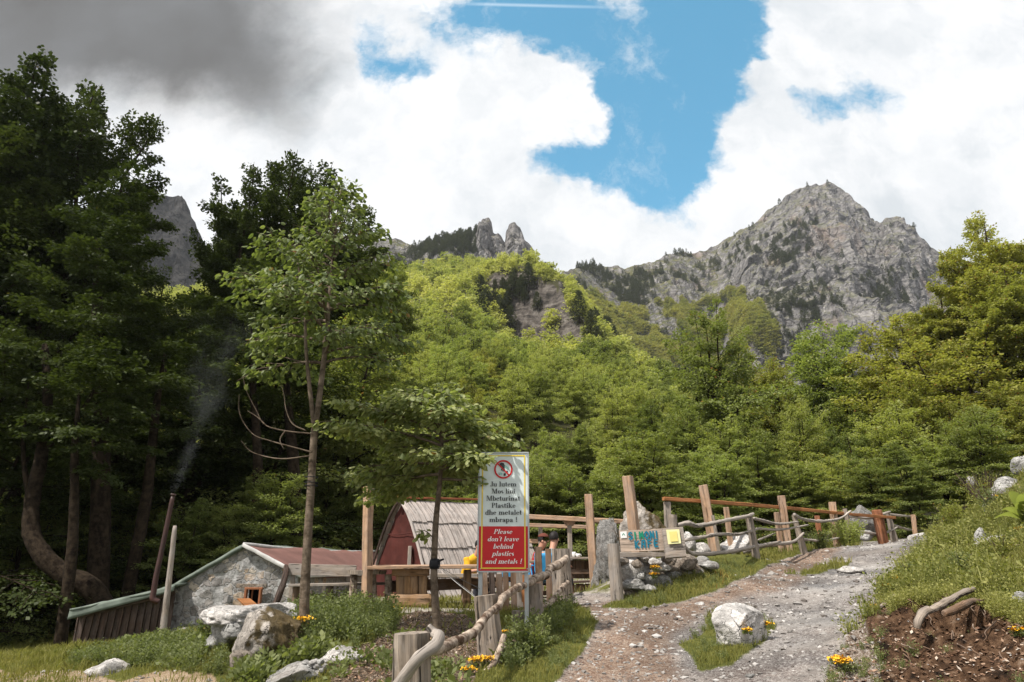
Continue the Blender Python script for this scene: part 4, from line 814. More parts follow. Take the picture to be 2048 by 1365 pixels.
# ------------------------------------------------------------------ branch fence along the road
bf = empty('branch_fence', gp(1345, 13.5)); tag(bf, 'rustic fence of thin crooked branches and grey stakes along the upper road edge', 'fence'); bo2 = np.array(bf.location)
for px0, py0, px1, D_, r0, r1, sd in ((1345, 1030, 1347, 13.6, .085, .09, 1), (1425, 1031, 1441, 16.1, .04, .05, 2), (1497, 1029, 1514, 15.5, .07, .085, 3), (1588, 1030, 1612, 18.3, .06, .09, 4), (1690, 1018, 1706, 21.2, .07, .1, 5), (1775, 1023, 1797, 24, .075, .13, 6), (1856, 1024, 1874, 27, .09, .12, 7)):
    t = P(px0, py0, D_); b = gp(px1, D_) - [0, 0, .2]; mb = MB(); taper_log(mb, b - bo2, t - bo2, r1, r0, k=16, n=16, seed=sd, rough=.12); mb.build('post', M['stump'], bf)
BR = [([(1358, 1053, 13.6), (1378, 1048, 13.7), (1400, 1052, 13.9), (1450, 1043, 14.6), (1495, 1032, 15.3), (1508, 1029, 15.5)], .042), ([(1366, 1079, 13.6), (1400, 1076, 14), (1440, 1070, 14.5), (1480, 1068, 15.1), (1517, 1060, 15.6)], .033),
      ([(1362, 1084, 13.5), (1372, 1098, 13.6), (1388, 1108, 13.8), (1440, 1107, 14.4), (1490, 1099, 15.1), (1530, 1088, 15.8), (1560, 1083, 16.5)], .042), ([(1507, 1036, 15.6), (1530, 1045, 16.1), (1560, 1049, 16.9), (1597, 1043, 18)], .034),
      ([(1512, 1058, 15.7), (1560, 1060, 16.9), (1617, 1051, 18.5)], .028), ([(1490, 1103, 15.4), (1530, 1092, 16), (1585, 1084, 17.8), (1609, 1067, 18.3)], .042), ([(1516, 1080, 16), (1550, 1067, 17)], .02),
      ([(1588, 1030, 18.2), (1606, 1040, 18.5), (1640, 1044, 19.3), (1680, 1038, 20.6), (1704, 1022, 21.2)], .040), ([(1607, 1079, 18.4), (1645, 1081, 19.5), (1686, 1075, 20.8)], .036), ([(1693, 1033, 21.3), (1735, 1036, 22.5), (1765, 1030, 23.5), (1779, 1023, 24)], .042),
      ([(1700, 1058, 21.5), (1735, 1066, 22.5), (1765, 1069, 23.4), (1794, 1056, 24.1)], .042), ([(1777, 1030, 24.1), (1820, 1034, 25.4), (1848, 1031, 26.4), (1866, 1024, 27), (1878, 1012, 27.4)], .038), ([(1785, 1051, 24.2), (1820, 1061, 25.5), (1850, 1061, 26.5), (1874, 1054, 27.1)], .038), ([(1866, 1026, 27.1), (1890, 1034, 27.8), (1920, 1033, 28.5)], .035), ([(1874, 1052, 27.2), (1895, 1057, 27.8)], .03)]
for i, (pts, r) in enumerate(BR): rail(pts, [r, r * 1.05, r, r * .7], bf, bo2, 'stick', 8, .2, 30 + i)

# ------------------------------------------------------------------ boards with writing
def glyphs():
    T, h = .15, .05
    V = lambda x, a, b, s=3: [('r', x, a, x + T, b)] + ([('r', x - .07, a, x + T + .07, a + h)] if s & 1 else []) + ([('r', x - .07, b - h, x + T, b)] if s & 2 else [])
    O = lambda cx, cy, rx, ry, a=0, b=360: [('o', cx, cy, rx, ry, a, b)]
    X = .62
    g = {}
    g['J'] = (.50, [('r', .27, .1, .27 + T, 1), ('r', .17, 1 - h, .52, 1), ('o', .24, .12, .2, .14, 180, 360), ('c', .09, .14, .07)])
    g['u'] = (.62, V(.08, .1, X, 2) + V(.40, 0, X, 3) + [('o', .27, .14, .17, .14, 180, 330)])
    g['l'] = (.32, V(.08, 0, 1, 3)); g['t'] = (.38, [('r', .10, .1, .10 + T, .85), ('r', 0, X - h, .36, X), ('o', .24, .11, .13, .11, 180, 330)])
    g['e'] = (.52, O(.26, .31, .24, .31, 20, 320) + [('r', .1, .33, .48, .33 + h), ('o', .26, .33, .23, .29, 0, 60)]); g['n'] = (.64, V(.08, 0, X) + V(.41, 0, X * .8, 1) + [('o', .36, .44, .2, .18, 10, 150)])
    g['m'] = (.95, V(.08, 0, X) + V(.40, 0, X * .8, 1) + V(.72, 0, X * .8, 1) + [('o', .35, .44, .2, .18, 10, 150), ('o', .67, .44, .2, .18, 10, 150)])
    g['M'] = (.98, [('r', .09, 0, .09 + h, 1), ('r', .0, 0, .22, h), ('r', .0, 1 - h, .25, 1), ('r', .70, 0, .70 + T, 1), ('r', .63, 0, .94, h), ('r', .7, 1 - h, .94, 1), ('d', .12, 1, .44, 0, T), ('d', .72, 1, .44, 0, .05)])
    g['o'] = (.56, O(.28, .31, .25, .32)); g['s'] = (.44, [('o', .21, .46, .17, .17, 30, 270), ('o', .22, .17, .18, .18, -90, 150), ('d', .1, .42, .25, .2, .15)]); g['i'] = (.32, V(.08, 0, X) + [('c', .165, .85, .1)])
    g['b'] = (.60, V(.07, 0, 1, 2) + O(.33, .31, .24, .32, -150, 150)); g['h'] = (.64, V(.08, 0, 1) + V(.41, 0, X * .8, 1) + [('o', .36, .44, .2, .18, 10, 150)]); g['r'] = (.46, V(.08, 0, X) + [('o', .33, .40, .14, .2, 60, 150), ('c', .39, .53, .075)])
    g['a'] = (.54, [('r', .31, .05, .31 + T, .45), ('o', .27, .42, .2, .2, 20, 170), ('o', .24, .17, .2, .18, 0, 360), ('c', .11, .48, .06), ('r', .42, 0, .55, h)]); g['P'] = (.66, V(.12, 0, 1) + [('o', .30, .74, .30, .26, -90, 90)])
    g['k'] = (.62, V(.08, 0, 1) + [('d', .44, X, .22, .3, .06), ('d', .24, .38, .44, 0, T), ('r', .36, 0, .64, h), ('r', .36, X - h, .56, X)]); g['d'] = (.60, V(.38, 0, 1, 2) + O(.28, .31, .24, .32, 30, 330) + [('r', .5, 0, .6, h)])
    g['p'] = (.60, V(.07, -.3, X) + O(.33, .31, .24, .32, -150, 150)); g['v'] = (.58, [('d', .06, X, .24, 0, T), ('d', .48, X, .26, 0, .05), ('r', 0, X - h, .28, X), ('r', .38, X - h, .58, X)]); g['c'] = (.48, O(.26, .31, .23, .32, 45, 320) + [('c', .39, .46, .07)])
    g['!'] = (.36, [('r', .12, .28, .12 + T * .8, 1), ('c', .19, .09, .1)]); g["'"] = (.2, [('c', .1, .92, .08), ('d', .08, .9, .04, .72, .06)]); g[' '] = (.34, [])
    return g
GL = glyphs(); TT, HH_ = .15, .05
def text_mesh(mb, txt, cx, base, size, y, width=None, slant=0.0, key=[0]):
    adv = sum(GL[c][0] for c in txt); kx = size if width is None else width / adv; x = cx - adv * kx / 2
    def q_(pts):
        key[0] += 1; yy_ = y - .0006 - (key[0] % 9) * .00022
        v = [(x + (a + slant * b) * kx, yy_, base + b * size) for a, b in pts]; mb.add(v, [np.arange(len(v))[None]])
    for ch in txt:
        w_, prs = GL[ch]
        for p_ in prs:
            if p_[0] == 'r': _, a, b, c, d = p_; q_([(a, b), (c, b), (c, d), (a, d)])
            elif p_[0] == 'd': _, a, b, c, d, t = p_; lo = (c, d, a, b) if d < b else (a, b, c, d); q_([(lo[0], lo[1]), (lo[0] + t, lo[1]), (lo[2] + t, lo[3]), (lo[2], lo[3])])
            elif p_[0] == 'c': _, a, b, r = p_; q_([(a + r * math.cos(t), b + r * math.sin(t)) for t in np.linspace(0, 2 * math.pi, 13)[:-1]])
            else:
                _, a, b, rx, ry, t0, t1 = p_; n_ = max(4, int(abs(t1 - t0) / 22)); ts = np.radians(np.linspace(t0, t1, n_ + 1)); key[0] += 1; yy_ = y - .0006 - (key[0] % 9) * .00022
                v = []
                for t in ts: v += [(a + rx * math.cos(t), b + ry * math.sin(t)), (a + max(.02, rx - TT) * math.cos(t), b + max(.02, ry - HH_) * math.sin(t))]
                v = [(x + (A_ + slant * B_) * kx, yy_, base + B_ * size) for A_, B_ in v]; i = np.arange(n_)[:, None] * 2; mb.add(v, [i + np.array([0, 2, 3, 1])])
        x += w_ * kx
def flat(name, c, rough=.45, spec=.4): return plain(name, c, rough, .05, 12, spec, 0, .02)
M['s_white'] = flat('sign_white', (.60, .66, .65)); M['s_red'] = flat('sign_red', (.50, .006, .008)); M['s_yel'] = flat('sign_yellow', (.72, .52, .05)); M['s_blk'] = flat('sign_black', (.012, .012, .014)); M['s_txt'] = flat('sign_letter_white', (.78, .78, .76)); M['s_teal'] = flat('sign_teal', (.25, .50, .44))
SD = 9.5; sA, sB = P(955, 1144, SD), P(1058, 1144, SD); sT = P(1058, 906, SD)
so_ = G(1006, 1270, SD); sg = empty('warning_sign', so_); tag(sg, 'tall bilingual litter warning sign, white above and red below, on metal legs', 'sign')
x0, x1, z0, z1 = sA[0], sB[0], sA[2], sT[2]; W_, H_ = x1 - x0, z1 - z0; sx_ = lambda px: x0 + (px - 952.5) / (1057.5 - 952.5) * W_; sz_ = lambda py: z0 + (1145.5 - py) / (1145.5 - 906) * H_
def rect(mb, a, b, c, d, y): mb.add([(a - so_[0], y - so_[1], b - so_[2]), (c - so_[0], y - so_[1], b - so_[2]), (c - so_[0], y - so_[1], d - so_[2]), (a - so_[0], y - so_[1], d - so_[2])], [np.arange(4)[None]])
yb = SD
mb = MB(); beam(mb, np.array([(x0 + x1) / 2, yb + .021, z0 + .005]) - so_, np.array([(x0 + x1) / 2, yb + .021, z1 - .005]) - so_, W_ - .01, .04, up=(0, 1, 0), jit=0, ch=.02); pan = mb.build('panel', M['s_white'], sg)
fw = .018
for nm, a, b in (('l', (x0, z0), (x0, z1)), ('r', (x1, z0), (x1, z1)), ('t', (x0 - fw / 2, z1), (x1 + fw / 2, z1)), ('b', (x0 - fw / 2, z0), (x1 + fw / 2, z0))):
    mb = MB(); beam(mb, np.array([a[0], yb + .02, a[1]]) - so_, np.array([b[0], yb + .02, b[1]]) - so_, fw if nm in 'lr' else .06, .06 if nm in 'lr' else fw, up=(0, 1, 0) if nm in 'lr' else (0, 0, 1), jit=0, ch=.1); mb.build('frame_bar', M['metal'], sg)
def art(name, m_, fn_):
    mb = MB(); fn_(mb); return mb.build(name, M[m_], pan)
zr = sz_(1057)
art('red_field', 's_red', lambda mb: rect(mb, x0 + .012, z0 + .012, x1 - .012, zr, yb - .002))
def border(mb):
    a, b, c, d = sx_(959), sz_(1140), sx_(1051), sz_(911); t = .017; y = yb - .004
    for r_ in ((a, b, c, b + t), (a, d - t, c, d), (a, b + t, a + t, d - t), (c - t, b + t, c, d - t)): rect(mb, *r_, y)
art('yellow_border', 's_yel', border)
def disc(mb, cx, cz, ro_, ri_, y, n=40):
    t = np.linspace(0, 2 * math.pi, n + 1); v = []
    for k in t: v += [(cx + ro_ * math.cos(k), y, cz + ro_ * math.sin(k)), (cx + ri_ * math.cos(k), y, cz + ri_ * math.sin(k))]
    i = np.arange(n)[:, None] * 2; mb.add(np.array(v) - so_, [i + np.array([0, 1, 3, 2])])
ccx, ccz, cr_ = sx_(1004.5), sz_(941), .128
def poly(mb, pts, y): v = np.array([(ccx + a * cr_, y, ccz + b * cr_) for a, b in pts]) - so_; mb.add(v, [np.arange(len(v))[None]])
def picto(mb):
    poly(mb, [(-.45, .62), (-.2, .74), (.05, .66), (.16, .4), (.1, .1), (.25, -.12), (.16, -.2), (.02, .02), (.0, -.22), (-.1, -.2), (-.1, .04), (-.2, -.16), (-.28, -.1), (-.2, .15), (-.35, .4)], yb - .005)
    poly(mb, [(.0, -.45), (.22, -.38), (.28, -.62), (.06, -.72)], yb - .0052); poly(mb, [(.34, -.1), (.52, -.2), (.46, -.36), (.3, -.3)], yb - .0054); poly(mb, [(-.5, -.35), (-.46, -.33), (-.4, -.6), (-.44, -.62)], yb - .0055)
art('hand_pictogram', 's_blk', picto)
def picto2(mb): poly(mb, [(.1, .3), (.2, .45), (.55, .18), (.62, -.08), (.45, .0)], yb - .005)
def picto3(mb): poly(mb, [(-.36, -.32), (-.1, -.4), (-.14, -.62), (-.36, -.56)], yb - .0052)
art('bottle_pictogram', 's_teal', picto2); art('can_pictogram', 's_teal', picto3)
def banned(mb):
    disc(mb, ccx, ccz, cr_, cr_ * .82, yb - .007); s5 = math.sqrt(.5); t = .075
    poly(mb, [(-.62 - t * s5, .62 - t * s5), (.62 - t * s5, -.62 - t * s5), (.62 + t * s5, -.62 + t * s5), (-.62 + t * s5, .62 + t * s5)], yb - .0064)
art('ban_ring', 's_red', banned)
px2m = W_ / 105.0
for m_, sl_t, L in (('s_blk', 0, [('Ju lutem', 1004.5, 976.5, 56, 10.2), ('Mos lini', 1005, 991, 50, 10.2), ('Mbeturinat', 1004.5, 1005.5, 71, 10.2), ('Plastike', 1005, 1020, 51, 10.2), ('dhe metalet', 1005, 1034, 77, 10.2), ('mbrapa !', 1005, 1048.5, 59, 10.2)]),
                   ('s_txt', .22, [('Please', 1003.5, 1072, 39, 9.6), ("don't leave", 1004, 1086.5, 65, 9.6), ('behind', 1004, 1101, 41, 9.6), ('plastics', 1004, 1115, 45, 9.6), ('and metals !', 1005, 1130, 75, 9.6)])):
    for txt, cx_, by, w_, hh in L:
        mb = MB(); text_mesh(mb, txt, sx_(cx_) - so_[0], sz_(by) - so_[2], hh * px2m, yb - .008 - so_[1], w_ * px2m, sl_t); mb.build('lettering', M[m_], pan)
for bx, bz in ((958, 1140), (1054, 1140), (958, 912), (1054, 912)):
    mb = MB(); c_ = np.array([sx_(bx), yb - .004, sz_(bz)]) - so_; limb(mb, [c_, c_ - [0, .006, 0]], [.009, .009], k=8, n=3, lump=0); mb.build('bolt', M['metal'], pan)
for px in (961, 1053):
    t = P(px, 1150, SD + .06); b = t.copy(); b[2] = float(H(t[0], t[1])) - .25; t[2] = z1 - .05; mb = MB(); beam(mb, b - so_, t + [0, .03, 0] - so_, .055, .05, up=(0, 1, 0), jit=0, ch=.1); mb.build('leg', M['metal'], sg)
# guy wires from the strapped young tree to the sign leg and ground
for i_, (a, b) in enumerate((((876, 1132, 9.45), (960, 1178, 9.5)), ((876, 1130, 9.45), (950, 1192, 9.2)), ((876, 1134, 9.45), (957, 1200, 8.9)))):
    mb = MB(); p0, p1 = P(*a), P(*b); limb(mb, [p0 * 0, (p1 - p0) * .5 - [0, 0, .01], p1 - p0], [.003, .003], k=4, n=10, lump=0); o_ = mb.build('guy_wire', M['wire']); o_.location = p0
    tag(o_, 'thin guy wire from the black strap of the low young tree towards the sign leg', 'wire', 'guy wires of the low young tree')

# painted cafe board, poster board and their support
D1 = 13.0; A_, B_, C_, D_ = P(1238, 1062, D1), P(1327, 1057, D1 - .05), P(1330, 1101, D1 - .05), P(1242, 1104, D1)
cb_o = (A_ + B_ + C_ + D_) / 4; cbd = empty('cafe_board', cb_o); tag(cbd, 'pale plank board painted SIMONI KAFE in blue green letters on the stone wall', 'sign')
mb = MB(); slabmesh(mb, [k - cb_o for k in (D_, C_, B_, A_)], .035, (12, 6), .006, 3); bd = mb.build('plank', wood('painted_plank', (.50, .385, .30), .75, 1.25, .35, .3), cbd)
ex = (B_ - A_) / np.linalg.norm(B_ - A_); ez = (A_ - D_) / np.linalg.norm(A_ - D_); ey = np.cross(ez, ex); ey = ey if ey[1] < 0 else -ey
bw_, bh_ = np.linalg.norm(B_ - A_), np.linalg.norm(A_ - D_)
CAP = {'S': [[(.9, .85), (.6, 1), (.2, .9), (.12, .68), (.5, .52), (.88, .35), (.8, .1), (.45, 0), (.08, .12)]], 'I': [[(.5, 1), (.45, 0)]], 'M': [[(.1, 0), (.15, 1)], [(.15, 1), (.5, .35), (.85, 1)], [(.85, 1), (.9, 0)]], 'O': [[(.5, 1), (.12, .75), (.1, .3), (.5, 0), (.88, .3), (.88, .75), (.5, 1)]],
       'N': [[(.12, 0), (.12, 1)], [(.12, 1), (.85, 0)], [(.85, 0), (.85, 1)]], 'K': [[(.15, 0), (.15, 1)], [(.85, .95), (.2, .45)], [(.2, .5), (.85, .0)]], 'A': [[(.1, 0), (.3, .95)], [(.3, .95), (.85, .98), (.8, .0)], [(.25, .45), (.8, .45)]], 'F': [[(.15, 0), (.2, 1)], [(.2, 1), (.85, .95)], [(.2, .55), (.75, .52)]], 'E': [[(.85, 1), (.25, .92), (.12, .5), (.25, .05), (.85, .05)], [(.15, .52), (.75, .52)]]}
M['paint_blue'] = flat('blue_paint', (.012, .16, .24), .6, .2); M['paint_green'] = flat('green_paint', (.01, .22, .13), .6, .2)
def stroke(mb, pts, w, off):
    pts = [np.array(p_) for p_ in pts]
    for i in range(len(pts) - 1):
        d = pts[i + 1] - pts[i]; d = d / (np.linalg.norm(d) + 1e-9); n_ = np.cross(d, ey) * w / 2; a, b = pts[i] - d * w * .3, pts[i + 1] + d * w * .3
        mb.add(np.array([a + n_, b + n_, b - n_, a - n_]) + ey * (off + .0004 * i), [np.arange(4)[None]])
def word(txt, u0, u1, v0, v1, greens=()):
    n_ = len(txt); 
    for i, ch in enumerate(txt):
        mb = MB(); cu = u0 + (u1 - u0) * i / n_; cwid = (u1 - u0) / n_ * (.74 if ch != 'I' else .5)
        for j, st_ in enumerate(CAP[ch]):
            stroke(mb, [(D_ - cb_o) + ex * bw_ * (cu + cwid * a) + ez * bh_ * (v0 + (v1 - v0) * b) + ey * .008 for a, b in st_], .030, .0018 * (j + 1) + .004)
        mb.build('letter', M['paint_green' if i in greens else 'paint_blue'], bd)
word('SIMONI', .20, .92, .56, .88, (1, 2)); word('KAFE', .32, .88, .14, .48)
mb = MB(); c0_ = (A_ - cb_o) + ex * .075 - ez * .075 + ey * .012; mb.add([c0_ - ex * .058 - ez * .058, c0_ + ex * .058 - ez * .058, c0_ + ex * .058 + ez * .058, c0_ - ex * .058 + ez * .058], [np.arange(4)[None]]); stk = mb.build('sticker', M['cup'], bd)
mb = MB(); c1 = c0_ + ey * .002; 
for pts in ([(-.03, -.008), (-.004, .03), (0, .016), (-.014, -.012)], [(.03, -.008), (.004, .03), (0, .016), (.014, -.012)]): mb.add([c1 + ex * a + ez * b for a, b in pts], [np.arange(4)[None]])
tag(mb.build('sticker_emblem', M['paint_green'], bd))
mb = MB(); p0, p1 = P(1238, 1110, D1 + .02), P(1332, 1109, D1 - .0); beam(mb, p0 * 0, p1 - p0, .06, .085, jit=.006); o_ = mb.build('support_plank', M['wood_grey']); o_.location = p0; tag(o_, 'grey plank lying on the stone wall under the painted cafe board', 'plank')
D2 = 12.85; A2, B2, C2, E2 = P(1325, 1057, D2), P(1366, 1054, D2), P(1373, 1113, D2 - .1), P(1333, 1116, D2 - .1); po_ = (A2 + B2 + C2 + E2) / 4
pb_ = empty('poster_board', po_); tag(pb_, 'narrow leaning timber slab carrying a faded yellow poster', 'sign')
mb = MB(); slabmesh(mb, [k - po_ for k in (E2, C2, B2, A2)], .11, (6, 8), .012, 5); mb.build('slab', M['wood_grey'], pb_)
mb = MB(); q4 = [P(1336, 1089, D2 - .09), P(1362, 1087, D2 - .09), P(1358, 1059, D2 - .035), P(1332, 1060, D2 - .035)]; slabmesh(mb, [k - po_ + [0, -.012, 0] for k in q4], .004, (3, 3)); M['poster'] = flat('poster_yellow', (.62, .60, .30), .6); ps = mb.build('poster', M['poster'], pb_)
mb = MB(); q5 = [P(1341, 1084, D2 - .092), P(1356, 1083, D2 - .092), P(1353, 1063, D2 - .05), P(1338, 1064, D2 - .05)]; slabmesh(mb, [k - po_ + [0, -.017, 0] for k in q5], .002, (2, 2)); M['poster_print'] = flat('poster_print', (.60, .50, .16), .7); mb.build('poster_print', M['poster_print'], ps)
mb = MB(); p0 = gp(1232, 12.7); taper_log(mb, np.array([0, 0, -.2]), P(1226, 1088, 12.75) - p0, .115, .10, k=18, n=14, seed=8, rough=.08); o_ = mb.build('gate_post', M['wood_grey']); o_.location = p0; tag(o_, 'thick grey post at the left end of the stone wall with the cafe board', 'post')

# ------------------------------------------------------------------ people
M['skin'] = plain('skin', (.42, .22, .15), .55, .1, 30); M['hair'] = plain('hair', (.012, .009, .008), .6, .3, 60); M['cloth_yellow'] = plain('yellow_shirt', (.62, .33, .02), .85, .15, 30); M['cloth_blue'] = plain('blue_shirt', (.10, .28, .52), .85, .15, 30); M['cloth_dark'] = plain('dark_trousers', (.03, .03, .04), .85, .2, 30); M['cloth_red'] = plain('red_jacket', (.30, .03, .03), .85, .2, 30); M['cap'] = plain('brown_cap', (.11, .03, .018), .8, .2, 30); M['cloth_grey'] = plain('grey_shirt', (.18, .23, .25), .85, .15, 30)
def person(px, pyhead, D, yaw, label, shirt, bow=.25, cap=False, reach=.35):
    hp = P(px, pyhead, D); gz_ = float(H(hp[0], hp[1])); 
    r = bpy.data.objects.new('person', None)
    hd = .82 * .5 + .0; seat = .46; head_z = hp[2] - gz_
    bz = head_z - .80; bz = max(.40, bz)  # hips height from the head height of a sitting person
    fwd = np.array([0, -1, 0.]); sd_ = np.array([1., 0, 0])
    hip = np.array([0, .0, bz]); chest = hip + [0, -.10 * bow * 3, .32]; neck = hip + [0, -.22 * bow * 3, .54]; head = neck + [0, -.09, .17]
    def chain(pts, radii, sections=12, flat_=1.0):
        mb = MB(); path = crom(pts, len(pts) * 5); rr = np.interp(np.linspace(0, 1, len(path)), np.linspace(0, 1, len(radii)), radii); th = np.arange(sections) * 2 * math.pi / sections
        return path, rr, th
    # the body is one skin-modified graph
    vs = [hip, chest, neck, head - [0, -.01, .05], head + [0, 0, .03]]; rd = [(.15, .12), (.16, .11), (.06, .06), (.075, .08), (.085, .10)]; ed = [(0, 1), (1, 2), (2, 3), (3, 4)]
    for s in (-1, 1):
        sh_ = chest + sd_ * s * .19 + [0, -.03 * bow, .15]; el = sh_ + sd_ * s * .05 + [0, -.12, -.27]; wr = el + [-.06 * s, -reach * .7, .04]; hn = wr + [-.03 * s, -.08, -.01]
        n0 = len(vs); vs += [sh_, el, wr, hn]; rd += [(.062, .062), (.045, .045), (.03, .028), (.042, .018)]; ed += [(1, n0), (n0, n0 + 1), (n0 + 1, n0 + 2), (n0 + 2, n0 + 3)]
        for k in range(5):
            fa = hn + np.array([(k - 2) * .018, -.035, -.004]) if k < 4 else hn + np.array([.04 * -s, -.01, 0]); fb = fa + np.array([0, -.035, -.022]); m0 = len(vs); vs += [fa, fb]; rd += [(.009, .009), (.0075, .0075)]; ed += [(n0 + 3, m0), (m0, m0 + 1)]
        hj = hip + sd_ * s * .10 - [0, 0, .02]; kn = hj + sd_ * s * .06 + [0, -.44, -.02]; an = kn + [0, .03, -bz + .09]; toe = an + [0, -.17, -.03]; n0 = len(vs); vs += [hj, kn, an, toe]; rd += [(.09, .085), (.065, .065), (.042, .042), (.04, .03)]; ed += [(0, n0), (n0, n0 + 1), (n0 + 1, n0 + 2), (n0 + 2, n0 + 3)]
    me = bpy.data.meshes.new('person'); me.from_pydata([tuple(v) for v in vs], ed, []); me.materials.append(M['skin']); o = bpy.data.objects.new('person', me); COL.objects.link(o)
    sk = o.modifiers.new('skin', 'SKIN'); sk.use_smooth_shade = True; 
    for i, rv in enumerate(rd): me.skin_vertices[0].data[i].radius = rv
    me.skin_vertices[0].data[0].use_root = True; o.modifiers.new('sub', 'SUBSURF').levels = 2; o.modifiers['sub'].render_levels = 2
    o.location = (hp[0], hp[1], gz_); o.rotation_euler.z = yaw; tag(o, label, 'person')
    # clothes: slightly larger tubes following torso, upper arms, thighs
    mb = MB(); th = np.arange(16) * 2 * math.pi / 16
    path = crom([hip - [0, 0, .08], hip, chest, chest + (neck - chest) * .6, neck - [0, 0, .01]], 22); wx = np.interp(np.linspace(0, 1, 22), [0, .25, .5, .78, 1], [.175, .18, .21, .19, .075]); wy_ = np.interp(np.linspace(0, 1, 22), [0, .25, .5, .78, 1], [.135, .135, .135, .11, .075])
    sweep(mb, path, np.stack([np.stack([np.cos(th) * a, np.sin(th) * b], -1) for a, b in zip(wx, wy_)]), up=(0, 1, 0), jit=.012)
    for s in (-1, 1):
        sh_ = chest + sd_ * s * .17 + [0, -.03 * bow, .16]; el = sh_ + sd_ * s * .06 + [0, -.12, -.27]; limb(mb, [sh_, (sh_ + el) / 2, el], [.075, .068, .06], k=10, lump=.1)
    mb.build('shirt', M[shirt], o, True)
    mb = MB()
    for s in (-1, 1):
        hj = hip + sd_ * s * .10 - [0, 0, .02]; kn = hj + sd_ * s * .06 + [0, -.44, -.02]; an = kn + [0, .03, -bz + .16]; limb(mb, [hj + [0, .08, 0], hj, kn, (kn + an) / 2, an], [.10, .11, .085, .07, .065], k=10, lump=.06)
    mb.build('trousers', M['cloth_dark'], o, True)
    V, Fc = ico(3); hv = V * [.092, .112, .118] + head + [0, .012, .045]; fr_ = Fc[(V[Fc].mean(1)[:, 2] > .55) | ((V[Fc].mean(1)[:, 1] > -.1) & (V[Fc].mean(1)[:, 2] > -.35))]
    mb = MB(); mb.add(hv + fbm(hv, 30, 2, 3)[:, None] * .006, [fr_]); mb.build('hair', M['hair'], o, True)
    if cap:
        mb = MB(); cv = V * [.104, .122, .10] + head + [0, .005, .075]; mb.add(cv, [Fc[V[Fc].mean(1)[:, 2] > .3]]); t = np.linspace(-1.1, 1.1, 9); rim = np.array([[math.sin(a) * .1, -.10 - math.cos(a) * .1, .085] for a in t]) + head; inn = np.array([[math.sin(a) * .09, -.03 - math.cos(a) * .07, .09] for a in t]) + head
        vv_ = np.concatenate([rim, inn, rim - [0, 0, .008], inn - [0, 0, .008]]); i = np.arange(8)[:, None]; mb.add(vv_, [i + np.array([0, 1, 10, 9]), i + np.array([18, 27, 28, 19]), i + np.array([0, 18, 19, 1])]); mb.build('cap', M['cap'], o, True)
    mb = MB(); nb_ = head + [0, -.092, .0]; rockmesh(mb, nb_, (.014, .02, .024), 3, 2, .02, 0)
    for s in (-1, 1): rockmesh(mb, head + [s * .086, .005, .0], (.012, .022, .032), 4, 2, .02, 0)
    mb.build('nose_and_ears', M['skin'], o, True)
    mb = MB()
    for s in (-1, 1): rockmesh(mb, head + [s * .032, -.087, .028], (.013, .008, .007), 5, 2, .0, 0)
    rockmesh(mb, head + [0, -.086, -.045], (.026, .007, .006), 6, 2, 0, 0); mb.build('eyes_and_mouth', M['hair'], o, True)
    return o
person(934, 1118, 15.6, .9, 'person with short dark hair in a yellow shirt bowing over the long table', 'cloth_yellow', .42)
person(1073, 1104, 14.9, 1.3, 'person in a brown cap and red jacket sitting right of the warning sign', 'cloth_red', .1, True)
person(1100, 1106, 13.7, 2.6, 'dark haired person in a grey blue shirt between the picket and the log post', 'cloth_grey', .15)
# blue plastic chairs at the side table
M['plastic'] = plain('blue_plastic', (.05, .32, .62), .4, .1, 12, .4)
def chair(px, D, yaw, lab):
    b = gp(px, D); r = empty('garden_chair', b); r.rotation_euler.z = yaw; tag(r, lab, 'chair', 'blue plastic chairs by the side table')
    mb = MB(); slabmesh(mb, [np.array(k) for k in ((-.22, -.22, .44), (.22, -.22, .44), (.2, .2, .42), (-.2, .2, .42))], .025, (6, 6), .01); mb.build('seat', M['plastic'], r, True)
    mb = MB(); slabmesh(mb, [np.array(k) for k in ((-.2, .2, .44), (.2, .2, .44), (.19, .30, .88), (-.19, .30, .88))], .02, (8, 8), .01); mb.build('backrest', M['plastic'], r, True)
    for x, y in ((-.2, -.2), (.2, -.2), (-.2, .2), (.2, .2)): mb = MB(); limb(mb, [(x * 1.15, y * 1.15, 0), (x, y, .43)], [.014, .016], k=6, n=4, lump=0); mb.build('leg', M['metal'], r)
    for s in (-1, 1): mb = MB(); limb(mb, [(s * .22, -.2, .43), (s * .24, -.2, .64), (s * .24, .1, .66), (s * .21, .25, .66)], [.014, .014], k=6, lump=0); mb.build('armrest', M['plastic'], r)
chair(1088, 13.6, math.pi, 'light blue plastic chair behind the tall pickets'); chair(1030, 13.9, 2.9, 'blue plastic chair whose top shows under the warning sign')

